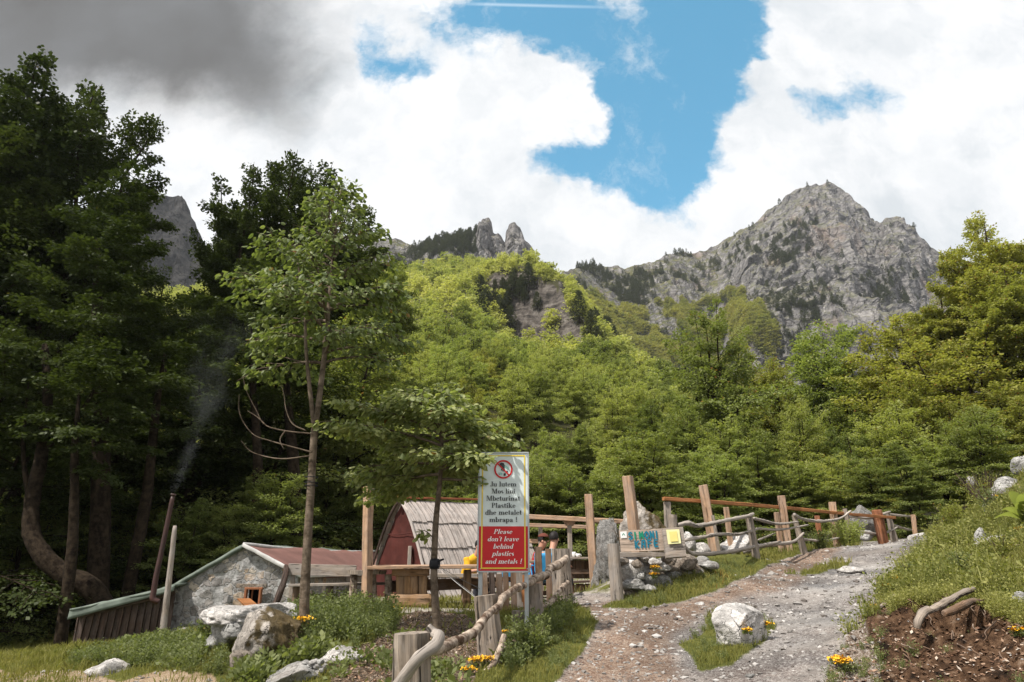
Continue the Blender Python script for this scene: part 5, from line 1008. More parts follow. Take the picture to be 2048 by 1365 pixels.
# ------------------------------------------------------------------ trees
def norm(a): return a / (np.linalg.norm(a, axis=-1, keepdims=True) + 1e-9)
def leaves(seg, nleaf, ls, rng, lat=.16, vert=.05, shape=4, njit=.45, droop=.25, width=.36, upb=1.0):
    """leaf blades along twig segments: seg = (P0, P1, side)"""
    P0, P1, SD = (np.array(a) for a in seg)
    L = np.linalg.norm(P1 - P0, axis=1); w = L + .05
    k = rng.choice(len(P0), nleaf, p=w / w.sum()); t = rng.uniform(0.02, 1.05, nleaf)[:, None]
    d = norm(P1[k] - P0[k]); s = SD[k] * rng.choice([-1, 1], nleaf)[:, None]
    up = norm(np.cross(SD[k], d)); up = np.where(up[:, 2:3] < 0, -up, up)
    off = np.abs(rng.normal(0, lat, nleaf))[:, None]
    c = P0[k] + (P1[k] - P0[k]) * t + s * off + up * rng.normal(0, vert, nleaf)[:, None] - np.array([0, 0, 1]) * off * .25
    ax = norm(d * .6 + s * .7 + rng.normal(0, .35, (nleaf, 3)) - np.array([0, 0, droop]))
    nm = norm(up * upb + rng.normal(0, njit, (nleaf, 3)) + np.array([0, 0, .3])); b = norm(np.cross(nm, ax)); nm = np.cross(ax, b)
    sz = ls * rng.uniform(.65, 1.25, nleaf)[:, None]
    if shape == 4:
        V = np.stack([c, c + ax * sz * .5 + b * sz * width, c + ax * sz, c + ax * sz * .5 - b * sz * width], 1)
    else:
        V = np.stack([c, c + ax * sz * .3 + b * sz * width * .85 - nm * sz * .10, c + ax * sz * .7 + b * sz * width * .8 - nm * sz * .14, c + ax * sz * 1.02 - nm * sz * .12,
                      c + ax * sz * .7 - b * sz * width * .8 - nm * sz * .14, c + ax * sz * .3 - b * sz * width * .85 - nm * sz * .10, c + ax * sz * .5], 1)
    lv = np.repeat(rng.uniform(0, 1, nleaf), V.shape[1])
    n = V.shape[1]; i = np.arange(nleaf)[:, None] * n
    if shape == 4: Fs = [i + np.arange(4)]
    else: Fs = [np.concatenate([i + np.array([0, 1, 2, 6]), i + np.array([6, 2, 3, 4]), i + np.array([0, 6, 4, 5])])]
    return V.reshape(-1, 3), Fs, lv
def tree_geo(seed, Ht, R, base, nb, nleaf, ls, prof=None, trunk=None, r0=None, e0=.05, e1=1.1, droop=.22, lat=.16, vert=.05, shape=4, leader=1.0, sub=2.2, forks=0, azbias=None, njit=.45, top=.97, ldroop=.25, kt=8, secs=True):
    rng = np.random.default_rng(seed); r0 = r0 or Ht * .014
    prof = prof or (lambda u: (1 - u) ** .62 * (.45 + .55 * min(1, u * 3.5)))
    if trunk is None:
        n = 9; z = np.linspace(-.4, Ht * .98, n); x = np.cumsum(rng.normal(0, Ht * .008, n)); y = np.cumsum(rng.normal(0, Ht * .008, n)); x -= x[0]; y -= y[0]
        trunk = np.stack([x, y, z], 1)
    trunk = np.asarray(trunk, float); tp = crom(trunk, 60); tz = tp[:, 2]
    wood_ = MB(); limb(wood_, trunk, [r0 * 1.35, r0 * 1.0, r0 * .8, r0 * .5, r0 * .12], k=kt, n=26, lump=.12, seed=seed)
    P0, P1, SD = [], [], []
    for i in range(nb):
        u = (i + rng.uniform(.1, .9)) / nb; z = Ht * (base + (top - base) * u ** .92)
        j = min(59, np.searchsorted(tz, z)); o = tp[j]
        az = i * 2.39996 + rng.uniform(-.5, .5)
        L = R * prof(u) * rng.uniform(.62, 1.18)
        if azbias is not None: L *= 1 + azbias[1] * math.cos(az - azbias[0])
        e = e0 + (e1 - e0) * u ** 1.3 + rng.uniform(-.15, .15)
        dr = np.array([math.cos(az), math.sin(az), 0]); sd = np.array([-math.sin(az), math.cos(az), 0])
        m_ = 7; t = np.linspace(0, 1, m_)[:, None]; bend = rng.uniform(-.25, .25)
        pth = o + L * t * math.cos(e) * dr + sd * bend * L * t ** 2 + np.array([0, 0, 1]) * (L * t * math.sin(e) - droop * L * t ** 2 * math.cos(e))
        rb = r0 * .34 * (1 - u) ** .7 * (L / R) ** .5 + .008
        limb(wood_, pth, [rb, rb * .6, rb * .15], k=5, n=8, lump=.05, seed=seed + i, caps=False)
        ns = int(3 + L * sub)
        for s_ in range(ns):
            ts = .18 + .82 * (s_ + rng.uniform(0, 1)) / ns; q0 = pth[0] * 0 + np.array([np.interp(ts, t[:, 0], pth[:, c]) for c in range(3)])
            tg = norm(pth[min(m_ - 1, int(ts * (m_ - 1)) + 1)] - pth[max(0, int(ts * (m_ - 1)) - 0)] + 1e-6)
            sg = 1 if s_ % 2 else -1; ang = rng.uniform(.5, 1.1) * sg * (1 - .5 * ts)
            hd = norm(dr * math.cos(ang) + sd * math.sin(ang) + np.array([0, 0, tg[2] * .7 + rng.uniform(-.12, .2)]))
            l2 = L * .46 * (1.15 - ts * .75) * rng.uniform(.6, 1.2) + .12
            q1 = q0 + hd * l2 - np.array([0, 0, droop * .5 * l2]); s2 = norm(np.cross(hd, np.array([rng.normal(0, .15), rng.normal(0, .15), 1.])))
            P0.append(q0); P1.append(q1); SD.append(s2)
            if secs: limb(wood_, [q0, (q0 + q1) / 2 + [0, 0, l2 * .05], q1], [rb * .4, rb * .1], k=3, n=3, lump=0, caps=False)
            if l2 > .5:
                for w_ in range(2 + int(l2 * 1.6)):
                    f = rng.uniform(.25, .95); a2 = rng.uniform(.5, 1.0) * rng.choice([-1, 1]); h3 = norm(hd * math.cos(a2) + s2 * math.sin(a2) + [0, 0, rng.uniform(-.1, .15)])
                    p3 = q0 + (q1 - q0) * f; l3 = l2 * .45 * rng.uniform(.6, 1.1); P0.append(p3); P1.append(p3 + h3 * l3); SD.append(norm(np.cross(h3, [0, 0, 1.])))
        P0.append(pth[-2]); P1.append(pth[-1]); SD.append(sd)
    V, Fs, lv = leaves((P0, P1, SD), nleaf, ls, rng, lat, vert, shape, njit, ldroop)
    return V, Fs, lv, wood_
PR = {}
def merge_geo(parts):
    V = np.concatenate([p[0] for p in parts]); off = np.cumsum([0] + [len(p[0]) for p in parts[:-1]])
    return V, [np.concatenate([p[1][0] + o for p, o in zip(parts, off)])], np.concatenate([p[2] for p in parts])
def dome(seed, Ht, R, nlead, nleaf, ls, fork=.22, spread=.5, nb=26, low=18, prof=None, secs=True, sub=2.2, kt=8, lat=.17, vert=.07, njit=.5):
    """broadleaf tree: one trunk that forks into several ascending leaders, each with its own limbs"""
    r = np.random.default_rng(seed); prof = prof or (lambda u: (1 - u) ** .55 * (.6 + .4 * min(1, u * 4)))
    n0 = int(nleaf * .30); parts = []
    V, Fs, lv, wd = tree_geo(seed, Ht * .90, R, .03, low + 14, n0, ls, prof=lambda u: max(0, 1 - u * 1.1) ** .5 * (.8 + .2 * min(1, u * 5)) + .22, e0=.0, e1=1.2, sub=sub, kt=kt, secs=secs, lat=lat, vert=vert, njit=njit)
    parts.append((V, Fs, lv)); tot = 0
    for i in range(nlead):
        az = i * 6.283 / nlead + r.uniform(-.4, .4); f = fork + r.uniform(0, .25); ht = Ht * r.uniform(.74, .98); out = R * spread * r.uniform(.6, 1.1)
        dr = np.array([math.cos(az), math.sin(az), 0]); t = np.linspace(0, 1, 7)
        pth = dr * out * (t[:, None] ** .75) + np.array([0, 0, 1]) * (f * Ht + (ht - f * Ht) * t[:, None]) + r.normal(0, Ht * .008, (7, 3)) * t[:, None]
        h_ = pth[-1, 2]
        V, Fs, lv, w2 = tree_geo(seed * 7 + i, h_, R * .62, f * Ht / h_ + .04, nb, int(nleaf * .7 / nlead), ls, prof=prof, trunk=pth, r0=Ht * .006, e0=.15, e1=1.2, sub=sub, kt=5, secs=secs, lat=lat, vert=vert, njit=njit, droop=.18)
        parts.append((V, Fs, lv)); wd.add(np.concatenate(w2.V), [np.concatenate(q_) for q_ in w2.F.values()], np.concatenate(w2.G))
    V, Fs, lv = merge_geo(parts); return V, Fs, lv, wd
def proto(kind, *a, **k):
    V, Fs, lv, wd = dome(*a, **k)
    PR[kind] = (mesh(kind, V, Fs, None, False, {'lv': lv}), wd, a[1])
def wmesh(w):
    V = np.concatenate(w.V); Gc = np.concatenate(w.G); return mesh('trunk', V, [np.concatenate(f) for f in w.F.values()], M['bark'], True, {'gr': Gc})
wide = lambda u: (1 - u) ** .5 * (.55 + .45 * min(1, u * 4))
spire = lambda u: (1 - u) ** .8 * (.6 + .4 * min(1, u * 5))
proto('big_a', 11, 20, 5.4, 4, 95000, .17, fork=.30, nb=30)
proto('big_b', 12, 20, 4.8, 3, 78000, .15, fork=.35, nb=32)
proto('big_c', 13, 20, 6.0, 5, 105000, .17, fork=.25, nb=28)
proto('mid_a', 21, 11, 3.7, 4, 42000, .135, fork=.12, nb=20)
proto('mid_b', 22, 11, 3.3, 3, 38000, .135, fork=.10, nb=22)
proto('mid_c', 23, 11, 4.1, 5, 46000, .135, fork=.10, nb=18)
proto('mid_d', 24, 11, 3.6, 4, 38000, .14, fork=.15, nb=20)
for i_ in range(5): proto('far_%d' % i_, 31 + i_, 8, 3.0, 4, 7000, .27, fork=.1, nb=8, low=6, secs=False, sub=1.2, kt=5, lat=.3, vert=.18, njit=.7)
leafmeshes = {}; trunkmeshes = {}
def crownmesh(kind, lm):
    if (kind, lm) not in leafmeshes:
        me = PR[kind][0].copy(); me.materials.append(M[lm]); leafmeshes[(kind, lm)] = me
    if kind not in trunkmeshes: trunkmeshes[kind] = wmesh(PR[kind][1])
    return leafmeshes[(kind, lm)], trunkmeshes[kind]
rt = random.Random(5); TOPZ = {}
def tree(kind, x, y, height, lm, label, cat='tree', group=None, wide_=1.0, name='beech_tree', z=None, rz=None):
    z = float(H(x, y)) if z is None else z
    lf, tk = crownmesh(kind, lm)
    if kind not in TOPZ: n_ = len(PR[kind][0].vertices); a_ = np.empty(n_ * 3, np.float32); PR[kind][0].vertices.foreach_get('co', a_); TOPZ[kind] = float(np.percentile(a_[2::3], 99.9))
    k = height / TOPZ[kind]
    r = empty(name, (x, y, z - .1)); r.scale = (k * wide_, k * wide_, k); r.rotation_euler = (rt.uniform(-.04, .04), rt.uniform(-.04, .04), rt.uniform(0, 6.28) if rz is None else rz)
    tag(r, label, cat, group)
    link('crown', lf, None, r); link('trunk', tk, None, r); return r
def tree_at(kind, px, ptop, D, lm, label, **kw):
    g0 = G(px, 1000, D); top = P(px, ptop, D); x = top[0]; z = float(H(x, D))
    return tree(kind, x, D, top[2] - z, lm, label, **kw)
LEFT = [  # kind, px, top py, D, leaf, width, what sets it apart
 ('big_b', 15, 172, 25, 'leaf_shade', .95, 'dark tall beech cut by the left edge of the picture'),
 ('big_a', 100, 140, 27, 'leaf_shade', .80, 'tallest dark beech with a narrow pointed top at left'),
 ('big_c', 200, 225, 28, 'leaf_shade', .68, 'dark beech with spreading branches right of the tallest one'),
 ('big_b', 310, 520, 33, 'leaf_shade', .75, 'dark beech in front of the far left grey mountain'),
 ('big_a', 490, 378, 33, 'leaf_shade', .62, 'dark beech with an airy flat top right of the left mountain'),
 ('big_c', 572, 322, 34, 'leaf_shade', .72, 'dark beech whose narrow top rises behind the young tree'),
 ('big_b', 680, 405, 38, 'leaf_shade', .8, 'dark beech right behind the young tree crown'),
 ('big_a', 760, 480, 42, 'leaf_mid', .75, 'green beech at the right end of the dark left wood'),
 ('mid_c', 55, 640, 21, 'leaf_shade', 1.0, 'dark low beech beside the curved trunk at far left'),
 ('big_c', 130, 420, 31, 'leaf_shade', .9, 'dark beech filling the wood below the tallest crown'),
 ('mid_a', 400, 660, 27, 'leaf_shade', 1.05, 'dark beech behind the stovepipe smoke'),
 ('mid_b', 250, 700, 26, 'leaf_shade', 1.1, 'dark beech standing behind the plank shed'),
 ('mid_a', 560, 660, 29, 'leaf_shade', 1.05, 'dark beech behind the ridge of the stone hut'),
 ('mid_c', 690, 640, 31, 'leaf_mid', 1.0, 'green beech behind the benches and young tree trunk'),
 ('big_a', -90, 330, 24, 'leaf_shade', .9, 'dark beech mostly outside the left edge'),
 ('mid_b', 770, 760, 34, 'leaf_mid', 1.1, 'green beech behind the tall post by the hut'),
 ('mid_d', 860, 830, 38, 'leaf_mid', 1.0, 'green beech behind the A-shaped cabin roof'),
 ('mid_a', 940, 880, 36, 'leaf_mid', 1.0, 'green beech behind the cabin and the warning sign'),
 ('mid_c', 170, 860, 36, 'leaf_light', 1.1, 'lighter green beech glimpsed between the dark left trunks'),  # lighter leaf colour from here stands in for sunlit glimpses through the wood
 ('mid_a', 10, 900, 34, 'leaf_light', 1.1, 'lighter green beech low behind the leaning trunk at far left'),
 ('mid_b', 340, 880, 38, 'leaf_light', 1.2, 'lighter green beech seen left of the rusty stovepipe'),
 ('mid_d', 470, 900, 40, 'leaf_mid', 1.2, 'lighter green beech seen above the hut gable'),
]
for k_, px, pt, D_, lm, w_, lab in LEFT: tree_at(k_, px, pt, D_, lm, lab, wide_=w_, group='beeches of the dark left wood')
RIGHT = [
 ('mid_c', 1425, 628, 42, 'leaf_mid', .9, 'deep green beech with a twin top left of the cliff foot'),
 ('mid_d', 1545, 690, 46, 'leaf_olive', .8, 'yellowish beech with bare top twigs before the cliff'),
 ('mid_a', 1650, 652, 44, 'leaf_light', .95, 'fresh green rounded beech below the grey cliff'),
 ('mid_b', 1735, 715, 42, 'leaf_olive', 1.05, 'reddish green beech between the round one and the great right one'),
 ('big_b', 1928, 418, 38, 'leaf_olive', .85, 'tallest yellow green beech at right with a feathery top'),
 ('big_a', 2075, 470, 36, 'leaf_olive', .8, 'yellow green beech cut by the right edge'),
 ('big_b', 1850, 545, 40, 'leaf_olive', .85, 'yellow green beech filling the left flank of the tallest right one'),
 ('big_a', 2000, 530, 34, 'leaf_olive', .95, 'broad yellow green beech in front of the tallest right one'),
 ('mid_c', 1900, 660, 35, 'leaf_olive', 1.15, 'yellow green beech closing the gap below the tallest right one'),
 ('mid_a', 1810, 640, 39, 'leaf_olive', 1.05, 'yellow green beech at the left foot of the tallest right one'),
 ('mid_a', 1300, 800, 46, 'leaf_mid', .95, 'green beech above the orange railing start'),
 ('mid_c', 1180, 840, 44, 'leaf_light', .9, 'pale green beech above the gap beside the warning sign'),
 ('mid_b', 1090, 850, 40, 'leaf_light', .95, 'pale green beech just right of the warning sign top'),
 ('mid_d', 1370, 790, 38, 'leaf_mid', .85, 'dark green beech above the squared posts'),
 ('mid_a', 1490, 830, 36, 'leaf_mid', .9, 'green beech above the middle of the orange railing'),
 ('mid_c', 1590, 800, 37, 'leaf_light', .85, 'light green beech above the third tall post'),
 ('mid_b', 1690, 850, 34, 'leaf_mid', .95, 'green beech above the right end of the orange railing'),
 ('mid_a', 1800, 760, 35, 'leaf_olive', .95, 'olive beech left under the great right beech'),
 ('mid_c', 1900, 800, 33, 'leaf_olive', .9, 'olive beech behind the crest of the gravel road'),
 ('mid_a', 2010, 760, 32, 'leaf_olive', .95, 'olive beech above the rocks on the right bank'),
 ('mid_d', 1240, 905, 30, 'leaf_mid', 1.15, 'low dark green beech behind the tallest squared post'),
 ('mid_c', 1400, 915, 29, 'leaf_mid', 1.1, 'low dark green beech behind the post next to the poster board'),
 ('mid_a', 1540, 930, 30, 'leaf_mid', 1.1, 'low green beech behind the branch fence middle'),
 ('mid_b', 1650, 950, 31, 'leaf_olive', 1.2, 'low olive beech behind the branch fence at the road bend'),
 ('mid_c', 1760, 935, 31, 'leaf_olive', 1.1, 'low olive beech behind the rusty fence post'),
 ('mid_a', 1860, 930, 34, 'leaf_mid', 1.1, 'low green beech over the dark hollow at the road crest'),
 ('mid_d', 1120, 930, 30, 'leaf_mid', 1.2, 'low green beech behind the bar counter'),
 ('mid_b', 2110, 640, 40, 'leaf_olive', 1.0, 'olive beech outside the right edge'),
 ('mid_b', 1010, 905, 33, 'leaf_mid', 1.1, 'low green beech behind the warning sign'),
]
for k_, px, pt, D_, lm, w_, lab in RIGHT: tree_at(k_, px, pt, D_, lm, lab, wide_=w_, group='beeches behind the railings')

# visible thick trunks inside the left wood get their own trees: handled by LEFT; the curved one is custom
mb = MB()
cpth = [P(250, 1205, 19.5), P(185, 1180, 19.3), P(130, 1150, 19.2), P(85, 1110, 19.2), P(62, 1060, 19.3), P(66, 990, 19.5), P(85, 900, 19.7), P(95, 800, 20), P(90, 690, 20.3)]
r_ = empty('beech_tree', G(250, 1205, 19.5)); tag(r_, 'bare beech trunk lying out from the slope then bending upright behind the shed', 'tree')
cl = np.array(cpth) - np.array(r_.location); cl[0, 2] -= .8
limb(mb, cl, [.27, .27, .25, .23, .2, .17, .14, .10], k=12, n=50, lump=.2, seed=3)
limb(mb, [cl[4], cl[4] + [-.35, .2, .8], cl[4] + [-.9, .3, 2.2], cl[4] + [-1.2, .3, 4.2]], [.11, .09, .06, .03], k=7, seed=5)
limb(mb, [cl[6], cl[6] + [.7, .2, 1.0], cl[6] + [1.2, .3, 2.6]], [.10, .07, .03], k=7, seed=6)
mb.build('trunk', M['bark'], r_, True)
V_, F_, l_, _w2 = tree_geo(77, 7.5, 3.2, .25, 24, 15000, .13, prof=wide, e0=.1)
V_ = V_ + cl[7] - np.array([0, 0, 2.5])
link('crown', mesh('crown', V_, F_, M['leaf_shade'], False, {'lv': l_}), None, r_)
# straight dark trunks between the leaves
for px0, px1, pb, ptp, D_, rr, lab in ((195, 195, 1190, 640, 21, .30, 'straight dark trunk standing just above the shed roof'), (255, 312, 1190, 820, 21.5, .20, 'dark trunk leaning right behind the stovepipe'),
                                  (120, 150, 1300, 900, 18.5, .16, 'thin dark trunk left of the plank shed'), (512, 505, 1095, 760, 24, .20, 'dark trunk rising behind the hut ridge'), (588, 575, 1100, 800, 25, .26, 'brown trunk rising behind the red hut roof')):
    b_ = P(px0, pb, D_); t_ = P(px1, ptp, D_ + .3); gz = float(H(b_[0], D_)); r_ = empty('beech_tree', (b_[0], D_, gz)); tag(r_, lab, 'tree')
    o_ = np.array([b_[0], D_, gz]); a_ = b_ - o_; t2 = t_ - o_; mb = MB()
    limb(mb, [a_ * 0 + [a_[0] - (t2[0] - a_[0]) * .1, 0, -.3], a_, (a_ + t2) / 2 + [.12, 0, 0], t2, t2 + (t2 - a_) * .35], [rr * 1.1, rr, rr * .85, rr * .6, rr * .2], k=10, n=30, seed=int(px0)); mb.build('trunk', M['bark'], r_, True)
    hh = t2[2]; V_, F_, l_, _w2 = tree_geo(int(px0), hh * .9, 2.6, .2, 22, 11000, .13, prof=wide, e0=.1); V_ = V_ + (t2 - [0, 0, hh * .3])
    link('crown', mesh('crown', V_, F_, M['leaf_shade'], False, {'lv': l_}), None, r_)

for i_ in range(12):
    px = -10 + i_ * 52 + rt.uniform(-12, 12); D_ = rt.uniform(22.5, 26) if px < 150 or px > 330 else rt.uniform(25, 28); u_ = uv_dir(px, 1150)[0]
    tree(('mid_d', 'mid_b', 'mid_a')[i_ % 3], u_ * D_, D_, rt.uniform(3.6, 5.5), 'leaf_mid' if i_ % 3 else 'leaf_light', ['sapling with sunlit leaves at the foot of the far left trunks', 'sapling with sunlit leaves between the dark trunks behind the shed', 'sapling with sunlit leaves behind the stone hut'][min(2, i_ // 4)], name='beech_sapling', cat='sapling', group=['saplings at the foot of the far left trunks', 'saplings between the dark trunks', 'saplings behind the stone hut'][min(2, i_ // 4)], wide_=1.2)  # the sunlit look of these saplings comes from lighter leaf colours
# shrubs closing the gap under the crowns
PLC = ['behind the shed at far left', 'left of the leaning trunk', 'behind the plank shed', 'behind the stovepipe', 'behind the hut gable', 'behind the hut ridge', 'behind the hut roof end', 'behind the cabin gable', 'behind the cabin ridge', 'behind the cabin roof', 'behind the warning sign', 'right of the warning sign', 'behind the bar counter', 'behind the alone standing post', 'behind the cafe board post', 'behind the mossy rock', 'behind the railing start', 'behind the poster board', 'behind the second railing post', 'behind the branch fence start', 'behind the middle post', 'behind the railing end', 'behind the road bend', 'behind the rusty post', 'by the road crest', 'right of the road crest']
for i_ in range(26):
    px = 40 + i_ * 78 + rt.uniform(-15, 15); D_ = rt.uniform(25.5, 30.5); u_ = uv_dir(px, 1050)[0]
    tree(('mid_a', 'mid_c', 'mid_d', 'mid_b')[i_ % 4], u_ * D_, D_, rt.uniform(3.4, 5.0), ('leaf_mid' if px > 600 else 'leaf_shade') if i_ % 3 else ('leaf_light' if px > 600 else 'leaf_mid'), 'low bushy young beech ' + PLC[i_], name='beech_shrub', cat='shrub', group='low beech shrubs under the wood', wide_=1.25)
for i_ in range(22):
    px = 20 + i_ * 95 + rt.uniform(-20, 20); D_ = rt.uniform(33, 44); u_ = uv_dir(px, 1050)[0]
    tree(('mid_b', 'mid_d', 'mid_a', 'mid_c')[i_ % 4], u_ * D_, D_, rt.uniform(5, 7.5), 'leaf_light' if i_ % 2 else 'leaf_mid', 'half hidden green beech in the second row of the wood', name='beech_tree', group='half hidden beeches of the second row', wide_=1.15)
# hillside wood: nearest trees one by one, the rest as one mass
rng = np.random.default_rng(8)
cand = []
for it in range(5200):
    Dd = 46 + (305 - 46) * rng.uniform() ** .75; pxx = rng.uniform(-80, 2150); u_ = (pxx - 1024) / F / (CT - .0 * ST)
    cand.append((u_ * Dd, Dd))
cand = np.array(cand); hz = H(cand[:, 0], cand[:, 1])
Drs = np.interp(cand[:, 0] / cand[:, 1], _hu, HR[:, 2]); keep = cand[:, 1] < Drs + 4
cand = cand[keep]; hz = hz[keep]
pp = np.stack([cand[:, 0], cand[:, 1], hz], 1); ppx, ppy = topix(pp)
# keep bare rock faces bare
e_ = 2.0; slope = np.abs(H(pp[:, 0], pp[:, 1] + e_) - H(pp[:, 0], pp[:, 1] - e_)) / (2 * e_)
ok = (slope < 1.05) | (rng.uniform(size=len(slope)) < .30)
# hidden behind the dark left wood: thin out
ok &= ~((ppx < 720) & (rng.uniform(size=len(ppx)) < .75))
pp, ppx, ppy = pp[ok], ppx[ok], ppy[ok]
# spacing
sel = []; grid = {}
for i in range(len(pp)):
    x, y = pp[i, :2]; sp = 3.0 + y * .006
    c_ = (int(x // 4), int(y // 4)); bad = False
    for a_ in (-1, 0, 1):
        for b_ in (-1, 0, 1):
            for j in grid.get((c_[0] + a_, c_[1] + b_), ()):
                if (pp[j, 0] - x) ** 2 + (pp[j, 1] - y) ** 2 < sp * sp: bad = True
    if bad: continue
    grid.setdefault(c_, []).append(i); sel.append(i)
pp, ppx, ppy = pp[sel], ppx[sel], ppy[sel]
vis = (ppx > 700) & (ppx < 1900); order = np.argsort(np.where(vis, pp[:, 1], 1e6)); nthing = min(235, int(vis.sum()))
near = order[:nthing]; rest = order[nthing:]
def zone(px, py, lm):
    c_ = {'leaf_light': 'fresh light green', 'leaf_mid': 'mid green', 'leaf_olive': 'yellow green'}[lm]
    a_ = 'just behind the near right trees' if px > 1350 else ('below the dark rock face on the slope' if py < 840 and px > 950 else ('on the slope left of the rock face' if px < 950 else 'low on the slope above the cafe terrace'))
    return '%s young beech %s' % (c_, a_)
def farkind(i): return 'far_%d' % (i % 5)
for n_, i in enumerate(near):
    x, y, z = pp[i]; nn_ = float(fbm(np.array([x, y, 0]), .02, 2, 3)); lm = 'leaf_light'
    if rng.uniform() < .12: lm = 'leaf_olive'
    if rng.uniform() < .22 + .3 * (nn_ < -.2): lm = 'leaf_mid'
    kd = ('mid_a', 'mid_b', 'mid_c', 'mid_d')[n_ % 4] if y < 85 else farkind(n_)
    tree(kd, x, y, rng.uniform(6.5, 9.5) * (.9 if y > 85 else 1), lm, zone(ppx[i], ppy[i], lm), group='%s hillside beeches' % zone(ppx[i], ppy[i], lm), z=z - .3, wide_=rng.uniform(.95, 1.2) if y > 85 else rng.uniform(.85, 1.0))
fars = [dome(41 + i, 8, 3.0, 4, 1150, .55, fork=.1, nb=6, low=5, secs=False, sub=1.0, kt=3, lat=.3, vert=.2, njit=.8)[:3] for i in range(6)]
def mass(name, pts, hts, mat_, geos, label=None, hgeo=8.0, wd=(.95, 1.25)):
    Vs, Fs, Ls = [], [], []; off = 0
    for i, (p_, h_) in enumerate(zip(pts, hts)):
        V0, F0, l0 = geos[i % len(geos)]; k = h_ / hgeo; a_ = rng.uniform(0, 6.28); w_ = rng.uniform(*wd)
        c_, s_ = math.cos(a_), math.sin(a_); Vv = np.stack([(V0[:, 0] * c_ - V0[:, 1] * s_) * k * w_, (V0[:, 0] * s_ + V0[:, 1] * c_) * k * w_, V0[:, 2] * k], 1) + p_
        Vs.append(Vv); Fs.append(F0[0] + off); off += len(V0); Ls.append(l0 * .4 + rng.uniform(0, .6))
    o = link(name, mesh(name, np.concatenate(Vs), [np.concatenate(Fs)], mat_, False, {'lv': np.concatenate(Ls)})); return tag(o, label, kind='stuff')
M['leaf_hill'] = leafmat('hillside_leaves', (.190, .235, .085), (.440, .420, .160), .9, .42, .01, .1, big=.03)
rp = pp[rest]; rp = rp[(topix(rp)[0] > -60)]
mass('hillside_forest', rp - [0, 0, .3], rng.uniform(6, 9, len(rp)), M['leaf_hill'], fars)

# pines: cone-ish dark trees on the ridges and rocks
def pine_geo(seed, n=260, ls=.8, Hh=10):
    r = np.random.default_rng(seed); u = r.uniform(0, 1, n) ** .8; z = Hh * (.1 + .9 * u); az = r.uniform(0, 6.28, n); rad = 2.5 * (1 - u) ** .6 * r.uniform(.3, 1, n) + .1
    c = np.stack([np.cos(az) * rad, np.sin(az) * rad, z], 1); ax = norm(np.stack([np.cos(az), np.sin(az), -.35 + u * .9], 1) + r.normal(0, .25, (n, 3))); b = norm(np.cross(ax, [0, 0, 1.]) + r.normal(0, .2, (n, 3)))
    s = (ls * r.uniform(.6, 1.2, n) * (1.1 - .5 * u))[:, None]
    c = c + r.normal(0, .25, (n, 3)); V = np.stack([c - ax * s * .4, c + b * s * .5, c + ax * s * .8, c - b * s * .5], 1).reshape(-1, 3)
    return V, [np.arange(n * 4).reshape(n, 4)], np.repeat(r.uniform(0, 1, n), 4)
pines = [pine_geo(i) for i in range(5)]
mv = MT[:300]; mpx, mpy = topix(mv)
nrm = np.cross(np.gradient(mv, axis=1), np.gradient(mv, axis=0)); nrm = norm(nrm); nzz = np.abs(nrm[..., 2])
rc = rng.integers(0, mv.shape[1], 60000); rr_ = rng.integers(40, 299, 60000)
qx, qy, qn = mpx[rr_, rc], mpy[rr_, rc], nzz[rr_, rc]; pos_ = mv[rr_, rc]
cl_ = fbm(pos_, .02, 4, 55)
dens = np.zeros(len(qx))
frr = rr_ / 300.
left_r = (qx > 780) & (qx < 960) & (frr > .55); dens[left_r] = .6
sad = (qx > 1090) & (qx < 1450) & (frr > .72); dens[sad] = 1.0
sad2 = (qx > 1090) & (qx < 1540) & (frr <= .72); dens[sad2] = .30
pk = (qx > 1400) & (qx < 1640); dens[pk] = .34 * (frr[pk] < .93) + .08
pk2 = (qx > 1540) & (qx < 1900) & (qy > 545) & (qy < 615); dens[pk2] = .30
pk3 = (qx >= 1640) & (qx < 1900) & ~pk2; dens[pk3] = .03
pin = (qx > 955) & (qx < 1075); dens[pin] = np.where(frr[pin] < .7, .3, .0)
lm_ = (qx < 500); dens[lm_] = .01
acc = (rng.uniform(size=len(qx)) < dens * .62 * np.clip(.65 + cl_ * 3.2, 0, 2) * np.clip((qn - .12) * 2.2, 0.12, 1))
pts = pos_[acc]; print('pines', len(pts))
mass('pine_wood', pts - [0, 0, .6], rng.uniform(3.5, 9, len(pts)), M['leaf_pine'], pines, hgeo=10.0, wd=(.9, 1.5))
# pale green broadleaf trees on the middle slope left of the peak
M['leaf_slope'] = leafmat('slope_leaves', (.12, .155, .050), (.33, .30, .10), .9, .4, .06, .1, big=.03)
qj = qx + fbm(pos_, .012, 3, 5) * 160
mid_s = (qj > 1060) & (qj < 1500) & (qy > 548 + (qx - 1100) * -.0) & (frr < .72)
acc = (rng.uniform(size=len(qx)) < np.where(mid_s, .60, 0) * np.clip(.7 + fbm(pos_, .025, 3, 77) * 4, 0, 2))
pts = pos_[acc]; print('slope', len(pts))
mass('slope_forest', pts - [0, 0, .5], rng.uniform(6, 11, len(pts)), M['leaf_slope'], fars)
